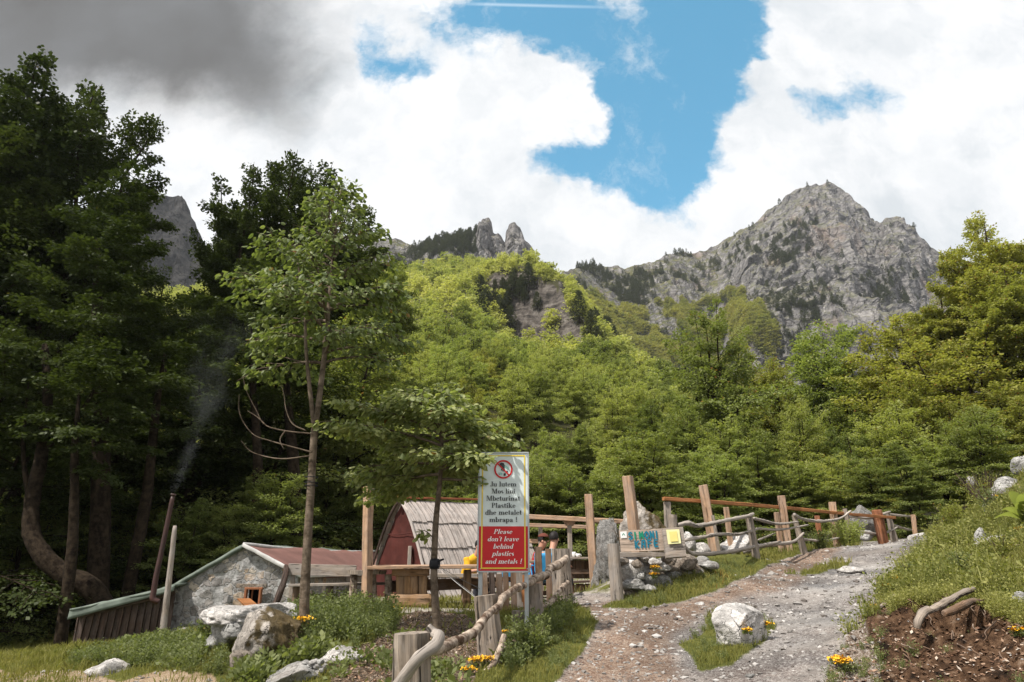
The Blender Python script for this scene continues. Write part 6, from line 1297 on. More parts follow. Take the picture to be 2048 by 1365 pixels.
# individual dark pines round the rock face of the near hill
pg = mesh('pine', *pine_geo(99, 900, .55)[:2], M['leaf_pine'], False, {'lv': pine_geo(99, 900, .55)[2]})
ptm = MB(); limb(ptm, [(0, 0, -.5), (0, 0, 5), (.1, 0, 10)], [.22, .14, .03], k=6, n=8); ptk = mesh('pine_trunk', np.concatenate(ptm.V), [np.concatenate(f) for f in ptm.F.values()], M['bark'], True, {'gr': np.concatenate(ptm.G)})
for n_ in range(46):
    px = rng.uniform(955, 1235); 
    py = (575 + rng.uniform(-8, 70)) if px > 985 else 600 + rng.uniform(0, 60)
    if px > 1140: py = 600 + (px - 1140) * .9 + rng.uniform(-5, 50)
    if n_ > 38: px, py = rng.uniform(960, 1020), rng.uniform(600, 680)
    uu0 = uv_dir(px, py)[0]; Ds = np.linspace(120, 300, 200); hx, hy = topix(np.stack([uu0 * Ds, Ds, H(uu0 * Ds, Ds)], 1)); j = int(np.argmin(np.abs(hy - py)))
    x, y = uu0 * Ds[j], Ds[j]; r = empty('pine_tree', (x, y, float(H(x, y)) - .3)); k = rng.uniform(.6, 1.05); r.scale = (k * 1.15, k * 1.15, k); r.rotation_euler.z = rng.uniform(0, 6)
    tag(r, 'dark pine standing around the rock face on the wooded slope', 'tree', 'dark pines around the rock face'); link('crown', pg, None, r); link('trunk', ptk, None, r)

# the two young trees by the hut
def young(name, base, Ht, trunkpath, label, lm, **kw):
    r = empty(name, base); tag(r, label, 'tree')
    V, Fs, lv, wd = tree_geo(trunk=trunkpath, Ht=Ht, **kw)
    link('crown', mesh('crown', V, Fs, M[lm], False, {'lv': lv}), None, r); wd.build('trunk', M['bark_young'], r, True); return r, wd
b0 = G(606, 1282, 9); L_ = lambda px, py, D: P(px, py, D) - b0
tpath = [L_(604, 1330, 9), L_(606, 1282, 9), L_(611, 1150, 9), L_(621, 990, 9), L_(629, 860, 9), L_(636, 815, 9), L_(650, 700, 9.05), L_(662, 560, 9.1), L_(672, 450, 9.1), L_(684, 368, 9.1)]
# a crown gathered above the fork; branches leave at a steep angle
V, Fs, lv, wd = tree_geo(61, tpath[-1][2], 1.36, .53, 46, 5600, .088, prof=lambda u: (1 - u) ** .5 * (.75 + .25 * min(1, u * 5)), trunk=tpath, r0=.057, e0=.35, e1=1.15, droop=.30, lat=.07, vert=.04, shape=7, sub=4.5, azbias=(math.pi, .12), njit=.5, ldroop=.6)
# second stem of the fork
st2 = [L_(629, 860, 9), L_(622, 800, 8.95), L_(612, 700, 8.9), L_(608, 600, 8.9), L_(590, 500, 8.9)]
limb(wd, st2, [.034, .03, .024, .016, .008], k=7, seed=9)
for i_, pth in enumerate(([(624, 905), (580, 893), (540, 882), (505, 868), (480, 830), (478, 790)], [(626, 868), (570, 862), (530, 850), (512, 820), (492, 780), (486, 752)], [(612, 862), (585, 848), (572, 820), (568, 790), (562, 770)], [(620, 912), (560, 918), (505, 905), (482, 882)], [(530, 850), (515, 835), (495, 822)], [(570, 862), (560, 880), (568, 900)])):
    limb(wd, [L_(a, b, 8.9 - .15 * i_) for a, b in pth], [.010, .008, .005, .002], k=5, seed=20 + i_)
r_ = empty('young_tree', b0); tag(r_, 'slender young tree with a forked grey trunk standing right of the boulder pile', 'tree')
link('crown', mesh('crown', V, Fs, M['leaf_near'], False, {'lv': lv}), None, r_); wd.build('trunk', M['bark_young'], r_, True)
for pz in (955, 966, 972):
    mbx = MB(); th = np.linspace(0, 2 * math.pi, 13); c_ = L_(623, pz, 9); limb(mbx, [c_ + [math.cos(a) * .083, math.sin(a) * .083, 0] for a in th], [.006, .006], k=5, n=26, lump=0); mbx.build('tie_wire', M['black'], r_, True)
b0 = G(875, 1268, 9.5)
tp2 = [L_(873, 1310, 9.5), L_(874, 1268, 9.5), L_(869, 1180, 9.5), L_(868, 1130, 9.5), L_(872, 1040, 9.5), L_(880, 960, 9.5), L_(884, 890, 9.5), L_(872, 840, 9.5), L_(850, 800, 9.5)]
V, Fs, lv, wd = tree_geo(62, tp2[-1][2], 1.30, .63, 34, 7800, .098, prof=lambda u: (1 - u) ** .32 * .98, trunk=tp2, r0=.050, e0=.1, e1=.75, droop=.20, lat=.07, vert=.03, shape=7, sub=5.0, azbias=(math.pi * .95, .20), njit=.42, top=1.0, ldroop=.45)
def cull(V, Fs, lv, o_, test):
    n = 7; Vr = V.reshape(-1, n, 3); cxp, cyp = topix(Vr.mean(1) + o_); kp = ~test(cxp, cyp); Vr = Vr[kp]; m_ = len(Vr); i = np.arange(m_)[:, None] * n
    return Vr.reshape(-1, 3), [np.concatenate([i + np.array([0, 1, 2, 6]), i + np.array([6, 2, 3, 4]), i + np.array([0, 6, 4, 5])])], lv.reshape(-1, n)[kp].ravel()
def cullw(w, o_, test):
    Vc = np.concatenate(w.V)
    for k_ in list(w.F):
        f_ = np.concatenate(w.F[k_]); a, b = topix(Vc[f_].mean(1) + o_); w.F[k_] = [f_[~test(a, b)]]
cullw(wd, b0, lambda a, b: (a > 948) & (b > 900))
V, Fs, lv = cull(V, Fs, lv, b0, lambda a, b: ((a > 972) & (b > 930)) | ((a > 990) & (b > 905)) | (a > 1050) | (b > 1012))
limb(wd, [L_(866, 1075, 9.5), L_(850, 1062, 9.45), L_(838, 1065, 9.4)], [.012, .006, .004], k=5)
sg = ([L_(866, 1072, 9.5), L_(850, 1062, 9.45)], [L_(845, 1066, 9.42), L_(835, 1070, 9.4)], [np.array([0, 1., 0])] * 2)
V2, F2, l2_ = leaves(sg, 24, .1, np.random.default_rng(4), .05, .03, 7); n0 = len(V)
r_ = empty('young_tree', b0); tag(r_, 'low young tree with a flat spreading crown left of the warning sign', 'tree')
link('crown', mesh('crown', np.concatenate([V, V2]), [np.concatenate([Fs[0], F2[0] + n0])], M['leaf_near2'], False, {'lv': np.concatenate([lv, l2_])}), None, r_); wd.build('trunk', M['bark_young'], r_, True)
mb = MB(); c_ = L_(869, 1128, 9.5); limb(mb, [c_ + [0, 0, -.065], c_ + [0, 0, .065]], [.074, .076, .07], k=12, n=5, lump=.2, seed=4); limb(mb, [c_ + [.05, -.05, .03], c_ + [.13, -.05, .06]], [.02, .012], k=5, n=4); mb.build('strap', M['black'], r_, True)

# ------------------------------------------------------------------ rocks
zgr = ZZ
def Hg(x, y):
    """height of the built ground sheet (with its small relief)"""
    x = np.asarray(x, float); y = np.asarray(y, float)
    fi_ = np.clip(np.interp(y, ys_, np.arange(len(ys_))), 0, len(ys_) - 1.001); fj = np.clip(np.interp(x / (y + 8), uu_, np.arange(len(uu_))), 0, len(uu_) - 1.001)
    i = fi_.astype(int); j = fj.astype(int); a = fi_ - i; b = fj - j
    return zgr[i, j] * (1 - a) * (1 - b) + zgr[i + 1, j] * a * (1 - b) + zgr[i, j + 1] * (1 - a) * b + zgr[i + 1, j + 1] * a * b
def rk(px, py, D, w, h, m, label=None, seed=0, depth=.9, parent=None, org=None, rough=.16, sub=4, cuts=9, name='rock', cat='rock', group=None, rot=None, flat=.1):
    c = P(px, py, D); kk = 1.12 if parent is not None else 1.0; sw, shh = w / F * D * .56 * kk, h / F * D * .60 * kk; mb = MB()
    o = np.array(org if org is not None else [c[0], D, c[2] - shh * .6])
    rockmesh(mb, c - o, (sw, sw * depth, shh), seed, sub, rough, cuts, rot=rot if rot is not None else (seed * .37) % .6 - .3, flat=flat)
    ob = mb.build(name, M[m], parent, True)
    if parent is None: ob.location = o; tag(ob, label, cat, group)
    return ob
rk(1478, 1258, 9.3, 92, 72, 'rock_pale', 'big whitish boulder lying in the grass island in the middle of the road', 41, .8, rough=.12, cuts=6, sub=5)
rk(1226, 1134, 14.9, 60, 138, 'rock_karst', 'tall fluted grey rock standing behind the thick grey gate post', 17, .8, rough=.34, cuts=8, sub=5)
rk(1292, 1072, 15.4, 84, 110, 'rock_moss', 'rough rock with brown moss rising behind the painted cafe board', 13, .8, rough=.24, cuts=6, sub=5)
rk(1210, 1165, 15.2, 50, 60, 'rock_karst', 'grey karst rock at the foot of the alone standing post', 15, .9, rough=.24, sub=5)
for i, (px, py, D_, w, h, m_, lab) in enumerate(((1378, 1088, 14.6, 26, 36, 'rock_white', 'white stone right behind the poster board'), (1403, 1103, 15, 34, 26, 'rock_white', 'white stone left of the post by the poster board'), (1452, 1104, 16.4, 34, 22, 'rock_white', 'white stone under the second railing post'),
      (1480, 1092, 17.4, 62, 36, 'rock_white', 'long pointed white rock behind the branch fence'), (1728, 1045, 24, 44, 60, 'rock_karst', 'dark grey rock between the fence posts at the road bend'), (1735, 1073, 23, 26, 20, 'rock', 'small grey stone on the ground under the dark rock at the bend'),
      (1842, 1076, 23, 42, 16, 'rock_white', 'smooth white stone at the crest of the road'), (1460, 1154, 13.6, 52, 9, 'rock_white', 'long flat white stone in the grass strip left of the road'), (1453, 1166, 13.2, 18, 12, 'rock_white', 'small white stone below the long flat one'),
      (1400, 1209, 12, 18, 8, 'rock_white', 'small pale stone at the edge of the brown track'), (1535, 1125, 15.6, 16, 12, 'rock', 'small stone in the grass verge below the branch fence'),
      (2030, 990, 12.4, 96, 56, 'rock', 'big grey rounded rock on the top of the right bank'), (1998, 1016, 12.2, 44, 34, 'rock', 'lichened grey rock left under the big rounded one'), (2044, 935, 13.4, 36, 36, 'rock', 'grey rock at the right edge above the bank'),
      (2002, 1088, 10.4, 82, 26, 'rock_white', 'long pale slab lying in the heath of the right bank'), (1962, 1078, 10.6, 24, 34, 'rock', 'upright grey stone at the left end of the pale slab'), (2044, 1210, 6.9, 30, 40, 'rock', 'grey stone cut by the right edge above the bare earth'),
      (1945, 968, 13.2, 24, 24, 'rock', 'small grey stone under the thorny bush'), (1770, 1108, 19, 40, 14, 'rock_white', 'low pale rock breaking through the upper road'), (1700, 1140, 15, 44, 14, 'rock_white', 'low pale rock breaking through the road middle'), (1610, 1160, 14, 46, 10, 'rock_white', 'low pale rock at the edge of the brown track'),
      (222, 1340, 9.2, 72, 34, 'rock_white', 'white stone lying in the grass in front of the plank shed'), (682, 1312, 8.1, 80, 34, 'rock_white', 'flat pale stone with a crack right of the boulder pile'), (600, 1350, 7.5, 110, 36, 'rock', 'wide grey slab with small pebbles on it at the bottom edge'),
      (352, 1356, 8.9, 60, 14, 'rock_white', 'thin flat stone in the dirt at the bottom edge'), (440, 1364, 8.2, 36, 16, 'rock_white', 'pale stone cut by the bottom edge'), (375, 1270, 17.2, 50, 22, 'rock', 'rubble lump at the foot of the stone hut'), (1500, 1352, 7.3, 20, 8, 'rock', 'tiny flat stone on the lower road'))):
    rk(px, py, D_, w, h, m_, lab, 50 + i, .9, sub=4)
# boulder pile left of the young tree
for i, (px, py, D_, w, h, m_, lab) in enumerate(((505, 1233, 9.6, 150, 38, 'rock_white', 'wide pale slab on top of the boulder pile'), (450, 1240, 9.4, 44, 34, 'rock_white', 'pale stone at the upper left corner of the boulder pile'), (446, 1268, 9.3, 40, 50, 'rock_white', 'white stone at the left foot of the boulder pile'),
      (474, 1262, 9.1, 46, 36, 'rock', 'bluish grey stone in the middle of the boulder pile'), (532, 1293, 8.5, 122, 104, 'rock_moss', 'big brown mossy boulder in front of the pile'), (482, 1322, 8.2, 44, 40, 'rock_brown', 'low brown stone left of the big mossy boulder'), (570, 1262, 9.2, 50, 44, 'rock_moss', 'dark mossy stone at the foot of the young tree'),
      (545, 1218, 9.9, 80, 22, 'rock_white', 'second thin pale slab behind the wide one'), (428, 1286, 9.4, 30, 24, 'rock', 'small grey stone left of the pile'))):
    rk(px, py, D_, w, h, m_, lab, 90 + i, .95, sub=5 if w > 60 else 4, rough=.2)
for i, (px, py) in enumerate(((611, 1328), (628, 1324), (618, 1335), (634, 1333), (644, 1341), (606, 1338), (624, 1342), (636, 1345), (612, 1345), (648, 1335), (640, 1325), (598, 1333))):
    rk(px, py, 7.45, 14 + i % 3 * 2, 11, 'rock_white' if i % 2 else 'rock', ['pebble', 'pebble'][0] + ' in the little heap on the grey slab', 130 + i, .9, sub=3, name='pebble', cat='pebble', group='pebbles heaped on the grey slab')
mb = MB(); b_ = P(491, 1265, 9.0); limb(mb, [b_ * 0, np.array([.01, 0, .09]), np.array([.0, 0, .15])], [.035, .03, .036], k=8, lump=.3); o_ = mb.build('stump', M['bark']); o_.location = b_; tag(o_, 'small dark rotten stump stuck between the stones of the boulder pile', 'stump')
# dry stone wall
sw_o = G(1320, 1165, 13.1); sw = empty('stone_wall', sw_o); tag(sw, 'low dry stone wall of white and brown stones under the cafe board', 'wall')
WS = [(1245, 1124, 24, 16, 2), (1262, 1144, 42, 44, 0), (1287, 1139, 34, 22, 1), (1271, 1129, 20, 14, 2), (1291, 1118, 30, 15, 0), (1299, 1128, 20, 14, 0), (1311, 1124, 20, 13, 0), (1322, 1134, 30, 16, 0), (1298, 1160, 32, 38, 1), (1268, 1172, 36, 19, 1), (1258, 1189, 34, 22, 2), (1322, 1171, 34, 30, 1), (1300, 1178, 22, 12, 1),
      (1345, 1134, 32, 22, 2), (1350, 1150, 38, 30, 2), (1380, 1128, 26, 26, 2), (1396, 1142, 22, 22, 2), (1375, 1150, 26, 20, 2), (1421, 1131, 26, 17, 1), (1241, 1138, 18, 16, 1), (1342, 1166, 18, 24, 2), (1290, 1188, 16, 18, 2), (1404, 1124, 22, 16, 1), (1247, 1160, 22, 22, 2), (1281, 1153, 16, 14, 1), (1332, 1122, 20, 13, 2), (1362, 1122, 24, 13, 1), (1280, 1195, 26, 14, 2), (1310, 1145, 22, 14, 2), (1366, 1160, 20, 14, 2), (1320, 1192, 20, 12, 1), (1240, 1176, 16, 18, 2)]
for i, (px, py, w, h, k) in enumerate(WS): rk(px, py, 13.0 + .15 * (i % 3) + (px > 1340) * .25, w, h, ('rock_white', 'rock', 'rock_brown')[k], None, 200 + i, .9, sw, sw_o, sub=4, name='stone', cuts=7)
for i in range(26): px, py = 1245 + (i * 37) % 170, 1126 + (i * 23) % 60; rk(px, py if px < 1340 else min(py, 1150), 13.45, 30, 24, ('rock', 'rock_brown')[i % 2], None, 260 + i, .9, sw, sw_o, sub=3, name='stone')

# ------------------------------------------------------------------ bank: fallen logs, roots
bo_ = lambda pts: [P(*p_) for p_ in pts]
for pts, rad, lab in (([(1948, 1178, 7.5), (1915, 1192, 7.4), (1880, 1212, 7.25), (1858, 1222, 7.15)], [.028, .034, .036, .030], 'upper bare log lying on the earth face of the bank'), ([(1966, 1202, 7.4), (1940, 1205, 7.3), (1912, 1219, 7.15), (1888, 1228, 7.05)], [.018, .034, .038, .030], 'lower dark log under the first one on the bank'),
                      ([(1858, 1220, 7.1), (1845, 1228, 7.05), (1836, 1243, 7.0), (1834, 1258, 7.0)], [.036, .04, .036, .026], 'short bent log end with a pale cut at the edge of the earth hollow'), ([(1790, 1192, 9), (1775, 1205, 8.9), (1762, 1214, 8.8)], [.03, .035, .02], 'pale root piece sticking out at the left foot of the bank')):
    w3 = bo_(pts); mb = MB(); limb(mb, [p_ - w3[0] for p_ in w3], rad, k=14, n=40, lump=.35, seed=len(lab)); o_ = mb.build('log', M['stump' if 'dark' not in lab else 'wood_brown'], None, False); o_.location = w3[0]; tag(o_, lab, 'log')
rr1 = random.Random(11)
for i in range(30):
    px = rr1.uniform(1800, 2040); py = rr1.uniform(1215, 1320); u_ = uv_dir(px, py)[0]
    Ds = np.linspace(5, 10, 120); hx, hy = topix(np.stack([u_ * Ds, Ds, Hg(u_ * Ds, Ds)], 1)); D_ = Ds[int(np.argmin(np.abs(hy - py)))]; b_ = np.array([u_ * D_, D_, float(Hg(u_ * D_, D_))])
    L_ = rr1.uniform(.15, .5); a_ = rr1.uniform(-.8, .8); pts = [np.array([0, .05, 0.03])]
    for k in range(5): pts.append(pts[-1] + np.array([math.sin(a_) * L_ / 5 + rr1.uniform(-.03, .03), -.02 + rr1.uniform(-.03, .02), -L_ / 5 * math.cos(a_) * .6 + .01]))
    mb = MB(); limb(mb, pts, [rr1.uniform(.004, .008), .005, .002], k=5, n=18, lump=.2, seed=i); o_ = mb.build('root', M['wood_brown' if i % 3 else 'bark_log'], None, True); o_.location = b_ + [0, -.03, .03]; tag(o_, 'thin bare root hanging from the eroded earth bank', 'root', 'thin roots hanging from the earth bank')

# ------------------------------------------------------------------ plants
def scatter(n, D0, D1, u0, u1, rng):
    D = D0 * (D1 / D0) ** rng.uniform(0, 1, n); u = rng.uniform(u0, u1, n); x = u * D; z = Hg(x, D); p = np.stack([x, D, z], 1); px, py = topix(p); return p, px, py
def blades(p, h, w, rng, lean=.5):
    n = len(p); a = rng.uniform(0, 6.28, n); d = np.stack([np.cos(a), np.sin(a), a * 0], 1); t = rng.uniform(0, 6.28, n); l = np.stack([np.cos(t), np.sin(t), t * 0], 1) * (rng.uniform(.1, 1, n) * lean)[:, None]
    h = h[:, None]; w = w[:, None]; up = np.array([0, 0, 1.])
    V = np.stack([p - d * w, p + d * w, p + l * h * .35 + up * h * .6 + d * w * .7, p + l * h + up * h * (1 - .2 * lean), p + l * h * .35 + up * h * .6 - d * w * .7], 1).reshape(-1, 3)
    i = np.arange(n)[:, None] * 5; return V, [i + np.arange(5)], np.repeat(rng.uniform(0, 1, n), 5)
rng = np.random.default_rng(77)
p, px, py = scatter(1000000, 4.3, 30, -.95, 1.1, rng)
_, _, rd_, so2, ta2, mu2, di2, te2 = masks(p[:, 0], p[:, 1], p[:, 2])
nz_ = fbm(p, .7, 3, 91); nz2 = fbm(p, 2.5, 2, 92)
ok = ~rd_ & ~so2 & ~ta2; dn = np.where(mu2, .05, np.where(di2, .28, np.where(te2, .22, .8))) * np.clip(.8 + nz_ * 1.2 + nz2 * .6, .12, 1.3)
ok &= rng.uniform(size=len(p)) < dn * .62; ok &= (px > -300) & (px < 2500) & (py < 1420)
p = p[ok]; py = py[ok]; px = px[ok]; h = rng.uniform(.03, .09, len(p)) * np.clip(1 + fbm(p, 2.2, 2, 97) * 1.3, .5, 2) * (1 + .5 * np.clip(fbm(p, .5, 2, 95), 0, 1)) * np.where((px < 500), 1.3, 1) * np.clip(p[:, 1] / 9, .8, 1.5); w = rng.uniform(.0025, .005, len(p)) * np.clip(p[:, 1] / 8, .8, 2.6)
V, Fs, lv = blades(p, h, w, rng, .7); gl = np.clip(np.repeat(fbm(p, .8, 3, 96) * .9 + .45, 5) * .65 + lv * .35, 0, 1)
print('grass', len(p)); tag(link('grass', mesh('grass', V, Fs, M['grass'], False, {'lv': gl})), 'short spring grass', kind='stuff')

def plant_geo(seed, H_, nst, nl, ls, spread=.35, flowery=False):
    r = np.random.default_rng(seed); P0, P1, SDv = [], [], []
    for i in range(nst):
        a = r.uniform(0, 6.28); s = r.uniform(.1, 1) * spread; top = np.array([math.cos(a) * s * H_, math.sin(a) * s * H_, H_ * r.uniform(.55, 1)]); b = top * [.25, .25, 0]
        P0.append(b); P1.append(top); SDv.append(np.array([-math.sin(a), math.cos(a), 0]))
    V, Fs, lv = leaves((P0, P1, SDv), nl, ls, r, lat=ls * .9, vert=ls * .3, njit=.7, droop=.1, width=.3)
    Vb, Fb, lb = blades(np.array(P0), np.linalg.norm(np.array(P1), axis=1) * .95, np.full(nst, .003), r, .3); return np.concatenate([V, Vb]), [Fs[0]] + [Fb[0] + len(V)], np.concatenate([lv, lb])
def field(name, pts, geos, mat_, rng, s0=.7, s1=1.3, label=None, sink=0.02):
    Vs, F4, F5, Ls = [], [], [], []; off = 0
    for i, p_ in enumerate(pts):
        V0, F0, l0 = geos[i % len(geos)]; k = rng.uniform(s0, s1); a_ = rng.uniform(0, 6.28); c_, s_ = math.cos(a_), math.sin(a_)
        Vs.append(np.stack([(V0[:, 0] * c_ - V0[:, 1] * s_) * k, (V0[:, 0] * s_ + V0[:, 1] * c_) * k, V0[:, 2] * k], 1) + p_ - [0, 0, sink]); F4.append(F0[0] + off); 
        if len(F0) > 1: F5.append(F0[1] + off)
        off += len(V0); Ls.append(l0 * .6 + rng.uniform(0, .4))
    fs = [np.concatenate(F4)] + ([np.concatenate(F5)] if F5 else []); return tag(link(name, mesh(name, np.concatenate(Vs), fs, mat_, False, {'lv': np.concatenate(Ls)})), label, kind='stuff')
weeds = [plant_geo(i, .38, 12, 150, .042) for i in range(6)]; weedb = [plant_geo(20 + i, .22, 9, 60, .075, .8) for i in range(4)]
heath = [plant_geo(40 + i, .17, 18, 120, .022, .9) for i in range(6)]
W1 = [(130, 1335), (200, 1316), (270, 1296), (330, 1284), (400, 1290), (440, 1304), (470, 1345), (440, 1356), (330, 1342), (230, 1336), (150, 1342)]
W2 = [(565, 1292), (568, 1232), (600, 1205), (650, 1192), (720, 1210), (790, 1232), (790, 1262), (740, 1290), (660, 1305)]
W3 = [(470, 1375), (500, 1338), (600, 1300), (670, 1300), (640, 1322), (540, 1340), (520, 1375)]
W4 = [(1008, 1300), (1030, 1262), (1085, 1262), (1110, 1225), (1150, 1222), (1130, 1262), (1080, 1300), (1040, 1345), (1010, 1345)]
W5 = [(1590, 1092), (1600, 1060), (1680, 1050), (1750, 1062), (1740, 1080), (1660, 1090)]
W6 = [(330, 1262), (430, 1268), (440, 1290), (350, 1290)]
HB = [(1690, 1300), (1725, 1240), (1770, 1175), (1830, 1112), (1872, 1062), (1905, 1030), (1960, 990), (2060, 930), (2200, 880), (2500, 800), (2900, 800), (2900, 1300), (2300, 1240), (2048, 1215), (1960, 1196), (1850, 1182), (1790, 1205), (1750, 1235)]
p, px, py = scatter(70000, 4.2, 24, -.8, 1.25, rng)
def pick(poly, n, dmax=25, dmin=5): k = np.where(inpoly(px, py, poly) & (p[:, 1] < dmax) & (p[:, 1] > dmin))[0]; return p[k[:n]]
wp_ = pick(W1, 270); wp_ = wp_[fbm(wp_, .9, 2, 9) > -.15]
field('low_weeds', np.concatenate([wp_, pick(W6, 30)]), weeds, M['weed'], rng, .3, .8, 'leafy weeds'); field('tall_weeds', np.concatenate([pick(W2, 300, 13.5), pick(W4, 60), pick(W5, 90)]), weeds, M['weed'], rng, .5, 1.05, 'tall leafy weeds')
field('nettles', np.concatenate([pick(W3, 150), pick(W2, 60), pick(MULCH, 30, 9.5), pick(W4, 20), pick(W1, 60)]), weedb, M['weed'], rng, .5, 1.1, 'low broad leaved weeds')
hb = pick(HB, 5200, 26, 4); hn = fbm(hb, 1.3, 3, 55); hb = hb[hn > -.08]; field('heath', hb, heath, M['heath'], rng, .5, 2.3, 'low yellow green heath covering the bank')
field('bank_herbs', np.concatenate([pick([(1640, 1370), (1690, 1290), (1760, 1230), (1800, 1300), (1850, 1370)], 26), pick(SOIL, 26), pick(ISLE, 60), pick([(1090, 1365), (1110, 1225), (1180, 1225), (1180, 1270), (1150, 1320)], 70), pick([(1240, 1215), (1260, 1190), (1420, 1130), (1520, 1115), (1500, 1145), (1370, 1195), (1300, 1212)], 160, 17)]), heath, M['weed'], rng, .4, .9, 'small herbs')
OV = [(1780, 1215), (1850, 1192), (1960, 1205), (2060, 1222), (2200, 1230), (2200, 1262), (2050, 1250), (1960, 1226), (1850, 1212), (1800, 1235)]
field('overhanging_heath', pick(OV, 260, 9), heath, M['heath'], rng, .7, 1.3, 'heath tufts at the edge of the earth face')
# fallen leaves and chips on bare soil
p2, px2, py2 = scatter(90000, 5, 14, -.5, .85, rng); _, _, a1, a2, a3, a4, a5, a6 = masks(p2[:, 0], p2[:, 1], p2[:, 2])
inhb = inpoly(px2, py2, HB); k = (a2 | a3 | a4 | (inhb & (rng.uniform(size=len(px2)) < .7))) & (rng.uniform(size=len(px2)) < .75); p2 = p2[k][:11000]
n_ = len(p2); a = rng.uniform(0, 6.28, n_); d1 = np.stack([np.cos(a), np.sin(a), rng.normal(0, .35, n_)], 1); d2 = np.stack([-np.sin(a), np.cos(a), rng.normal(0, .35, n_)], 1); s = rng.uniform(.008, .026, n_)[:, None]; c = p2 + [0, 0, .012]
V = np.stack([c - d1 * s, c + d2 * s * .6, c + d1 * s, c - d2 * s * .6], 1).reshape(-1, 3); m, q = mat('dry_leaf'); lvn = q.attr('lv', 2); finish(q, q.ramp(lvn, [(.1, (.10, .05, .028)), (.5, (.20, .12, .075)), (.8, (.30, .20, .135)), (.98, (.45, .38, .31))]), .8)
tag(link('leaf_litter', mesh('leaf_litter', V, [np.arange(n_ * 4).reshape(n_, 4)], m, False, {'lv': np.repeat(rng.uniform(0, 1, n_), 4)})), 'dry leaves and chips', kind='stuff')
# loose stones on the road
p3, px3, py3 = scatter(80000, 6, 26, -.7, .75, rng); _, _, a1, a2, a3, a4, a5, a6 = masks(p3[:, 0], p3[:, 1], p3[:, 2]); k = (a1 | (a3 & (rng.uniform(size=len(px3)) < .6)) | ((a4 | a2) & (rng.uniform(size=len(px3)) < .08)) | (a5 & (rng.uniform(size=len(px3)) < .4))) & (px3 < 2100); p3 = p3[k][:7500]
V0, F0 = ico(1); n_ = len(p3); sz = .8 * (.006 + .03 * (rng.uniform(0, 1, n_) > .985) + .022 * rng.uniform(0, 1, n_) ** 5 * 1.6 + .006 * rng.uniform(0, 1, n_)) * np.clip(p3[:, 1] / 8, .9, 1.5); sc_ = rng.uniform(.6, 1.2, (n_, 1, 3)) * [1, 1, .6]; VV = V0[None] * (1 + .28 * rng.normal(size=(n_, len(V0), 1))) * sc_ * sz[:, None, None] + p3[:, None]
m, q = mat('road_stone'); lvn = q.attr('lv', 2); finish(q, q.ramp(lvn, [(.05, (.10, .085, .075)), (.5, (.22, .205, .19)), (.8, (.31, .29, .27)), (.99, (.44, .42, .40))]), .9)
tag(link('loose_stones', mesh('loose_stones', VV.reshape(-1, 3), [(F0[None] + (np.arange(n_) * len(V0))[:, None, None]).reshape(-1, 3)], m, False, {'lv': np.repeat(rng.uniform(0, 1, n_), len(V0))})), 'loose gravel', kind='stuff')
# yellow spurge clumps
def clump(px, py, D, s, lab, nb=26):
    r = np.random.default_rng(int(px)); b = P(px, py, D); b[2] = max(float(Hg(b[0], b[1])), b[2] - s); root = empty('flower_clump', b); tag(root, lab, 'flower', 'yellow flower clumps')
    V, Fs, lv = plant_geo(int(px) + 3, s, 10, 90, .03, .9)[:3]; link('leaves', mesh('leaves', V, Fs, M['weed'], False, {'lv': lv}), None, root)
    c = np.stack([r.normal(0, s * .42, nb * 6), r.normal(0, s * .3, nb * 6), s * (.95 + r.normal(0, .12, nb * 6))], 1); a = r.uniform(0, 6.28, len(c)); d1 = np.stack([np.cos(a), np.sin(a), r.normal(0, .4, len(c))], 1); d2 = np.stack([-np.sin(a), np.cos(a), r.normal(0, .4, len(c))], 1); z = .012
    V = np.stack([c - d1 * z, c + d2 * z, c + d1 * z, c - d2 * z], 1).reshape(-1, 3); link('blossoms', mesh('blossoms', V, [np.arange(len(V)).reshape(-1, 4)], M['yellow']), None, root)
for a_ in ((588, 1248, 8.9, .16, 'yellow flower clump left of the young tree foot'), (605, 1236, 8.8, .10, 'small yellow flowers right against the young tree trunk'), (783, 1222, 11.6, .11, 'yellow flowers in front of the trestle base block'), (752, 1218, 11.9, .08, 'tiny yellow flowers left of the trestle block'),
           (952, 1334, 7.9, .11, 'yellow flowers at the foot of the second stump'), (972, 1330, 8.0, .09, 'yellow flowers right of the second stump foot clump'), (938, 1356, 7.5, .07, 'lone yellow flower near the bottom edge by the fence'), (1014, 1262, 9.2, .08, 'small yellow flowers between the stumps'),
           (1310, 1133, 12.8, .09, 'yellow flowers on top of the stone wall'), (1306, 1147, 12.75, .09, 'yellow green flowers in the face of the stone wall'), (1778, 1170, 10.3, .15, 'bright yellow flower clump at the foot of the heath bank'), (1792, 1156, 10.6, .12, 'yellow flowers just above the clump at the bank foot'), (1752, 1212, 9.6, .08, 'small yellow flowers at the gravel edge of the bank'),
           (1532, 1246, 9.3, .07, 'yellow flowers right of the white road boulder'), (1494, 1258, 9.0, .06, 'yellow flowers in front of the white road boulder'), (1690, 1348, 7.0, .10, 'yellow flower clump at the bottom edge of the bank'), (1676, 1332, 7.1, .07, 'orange yellow flower above the bottom edge clump'), (1995, 1000, 12.0, .13, 'orange yellow flowers under the big bank rock'),
           (2036, 1262, 6.4, .06, 'yellow flowers in the bare earth at the right edge'), (1998, 1180, 7.6, .06, 'single orange flower above the bank logs'), (2040, 1066, 10.2, .08, 'yellow flowers at the right edge near the pale slab')): clump(*a_)
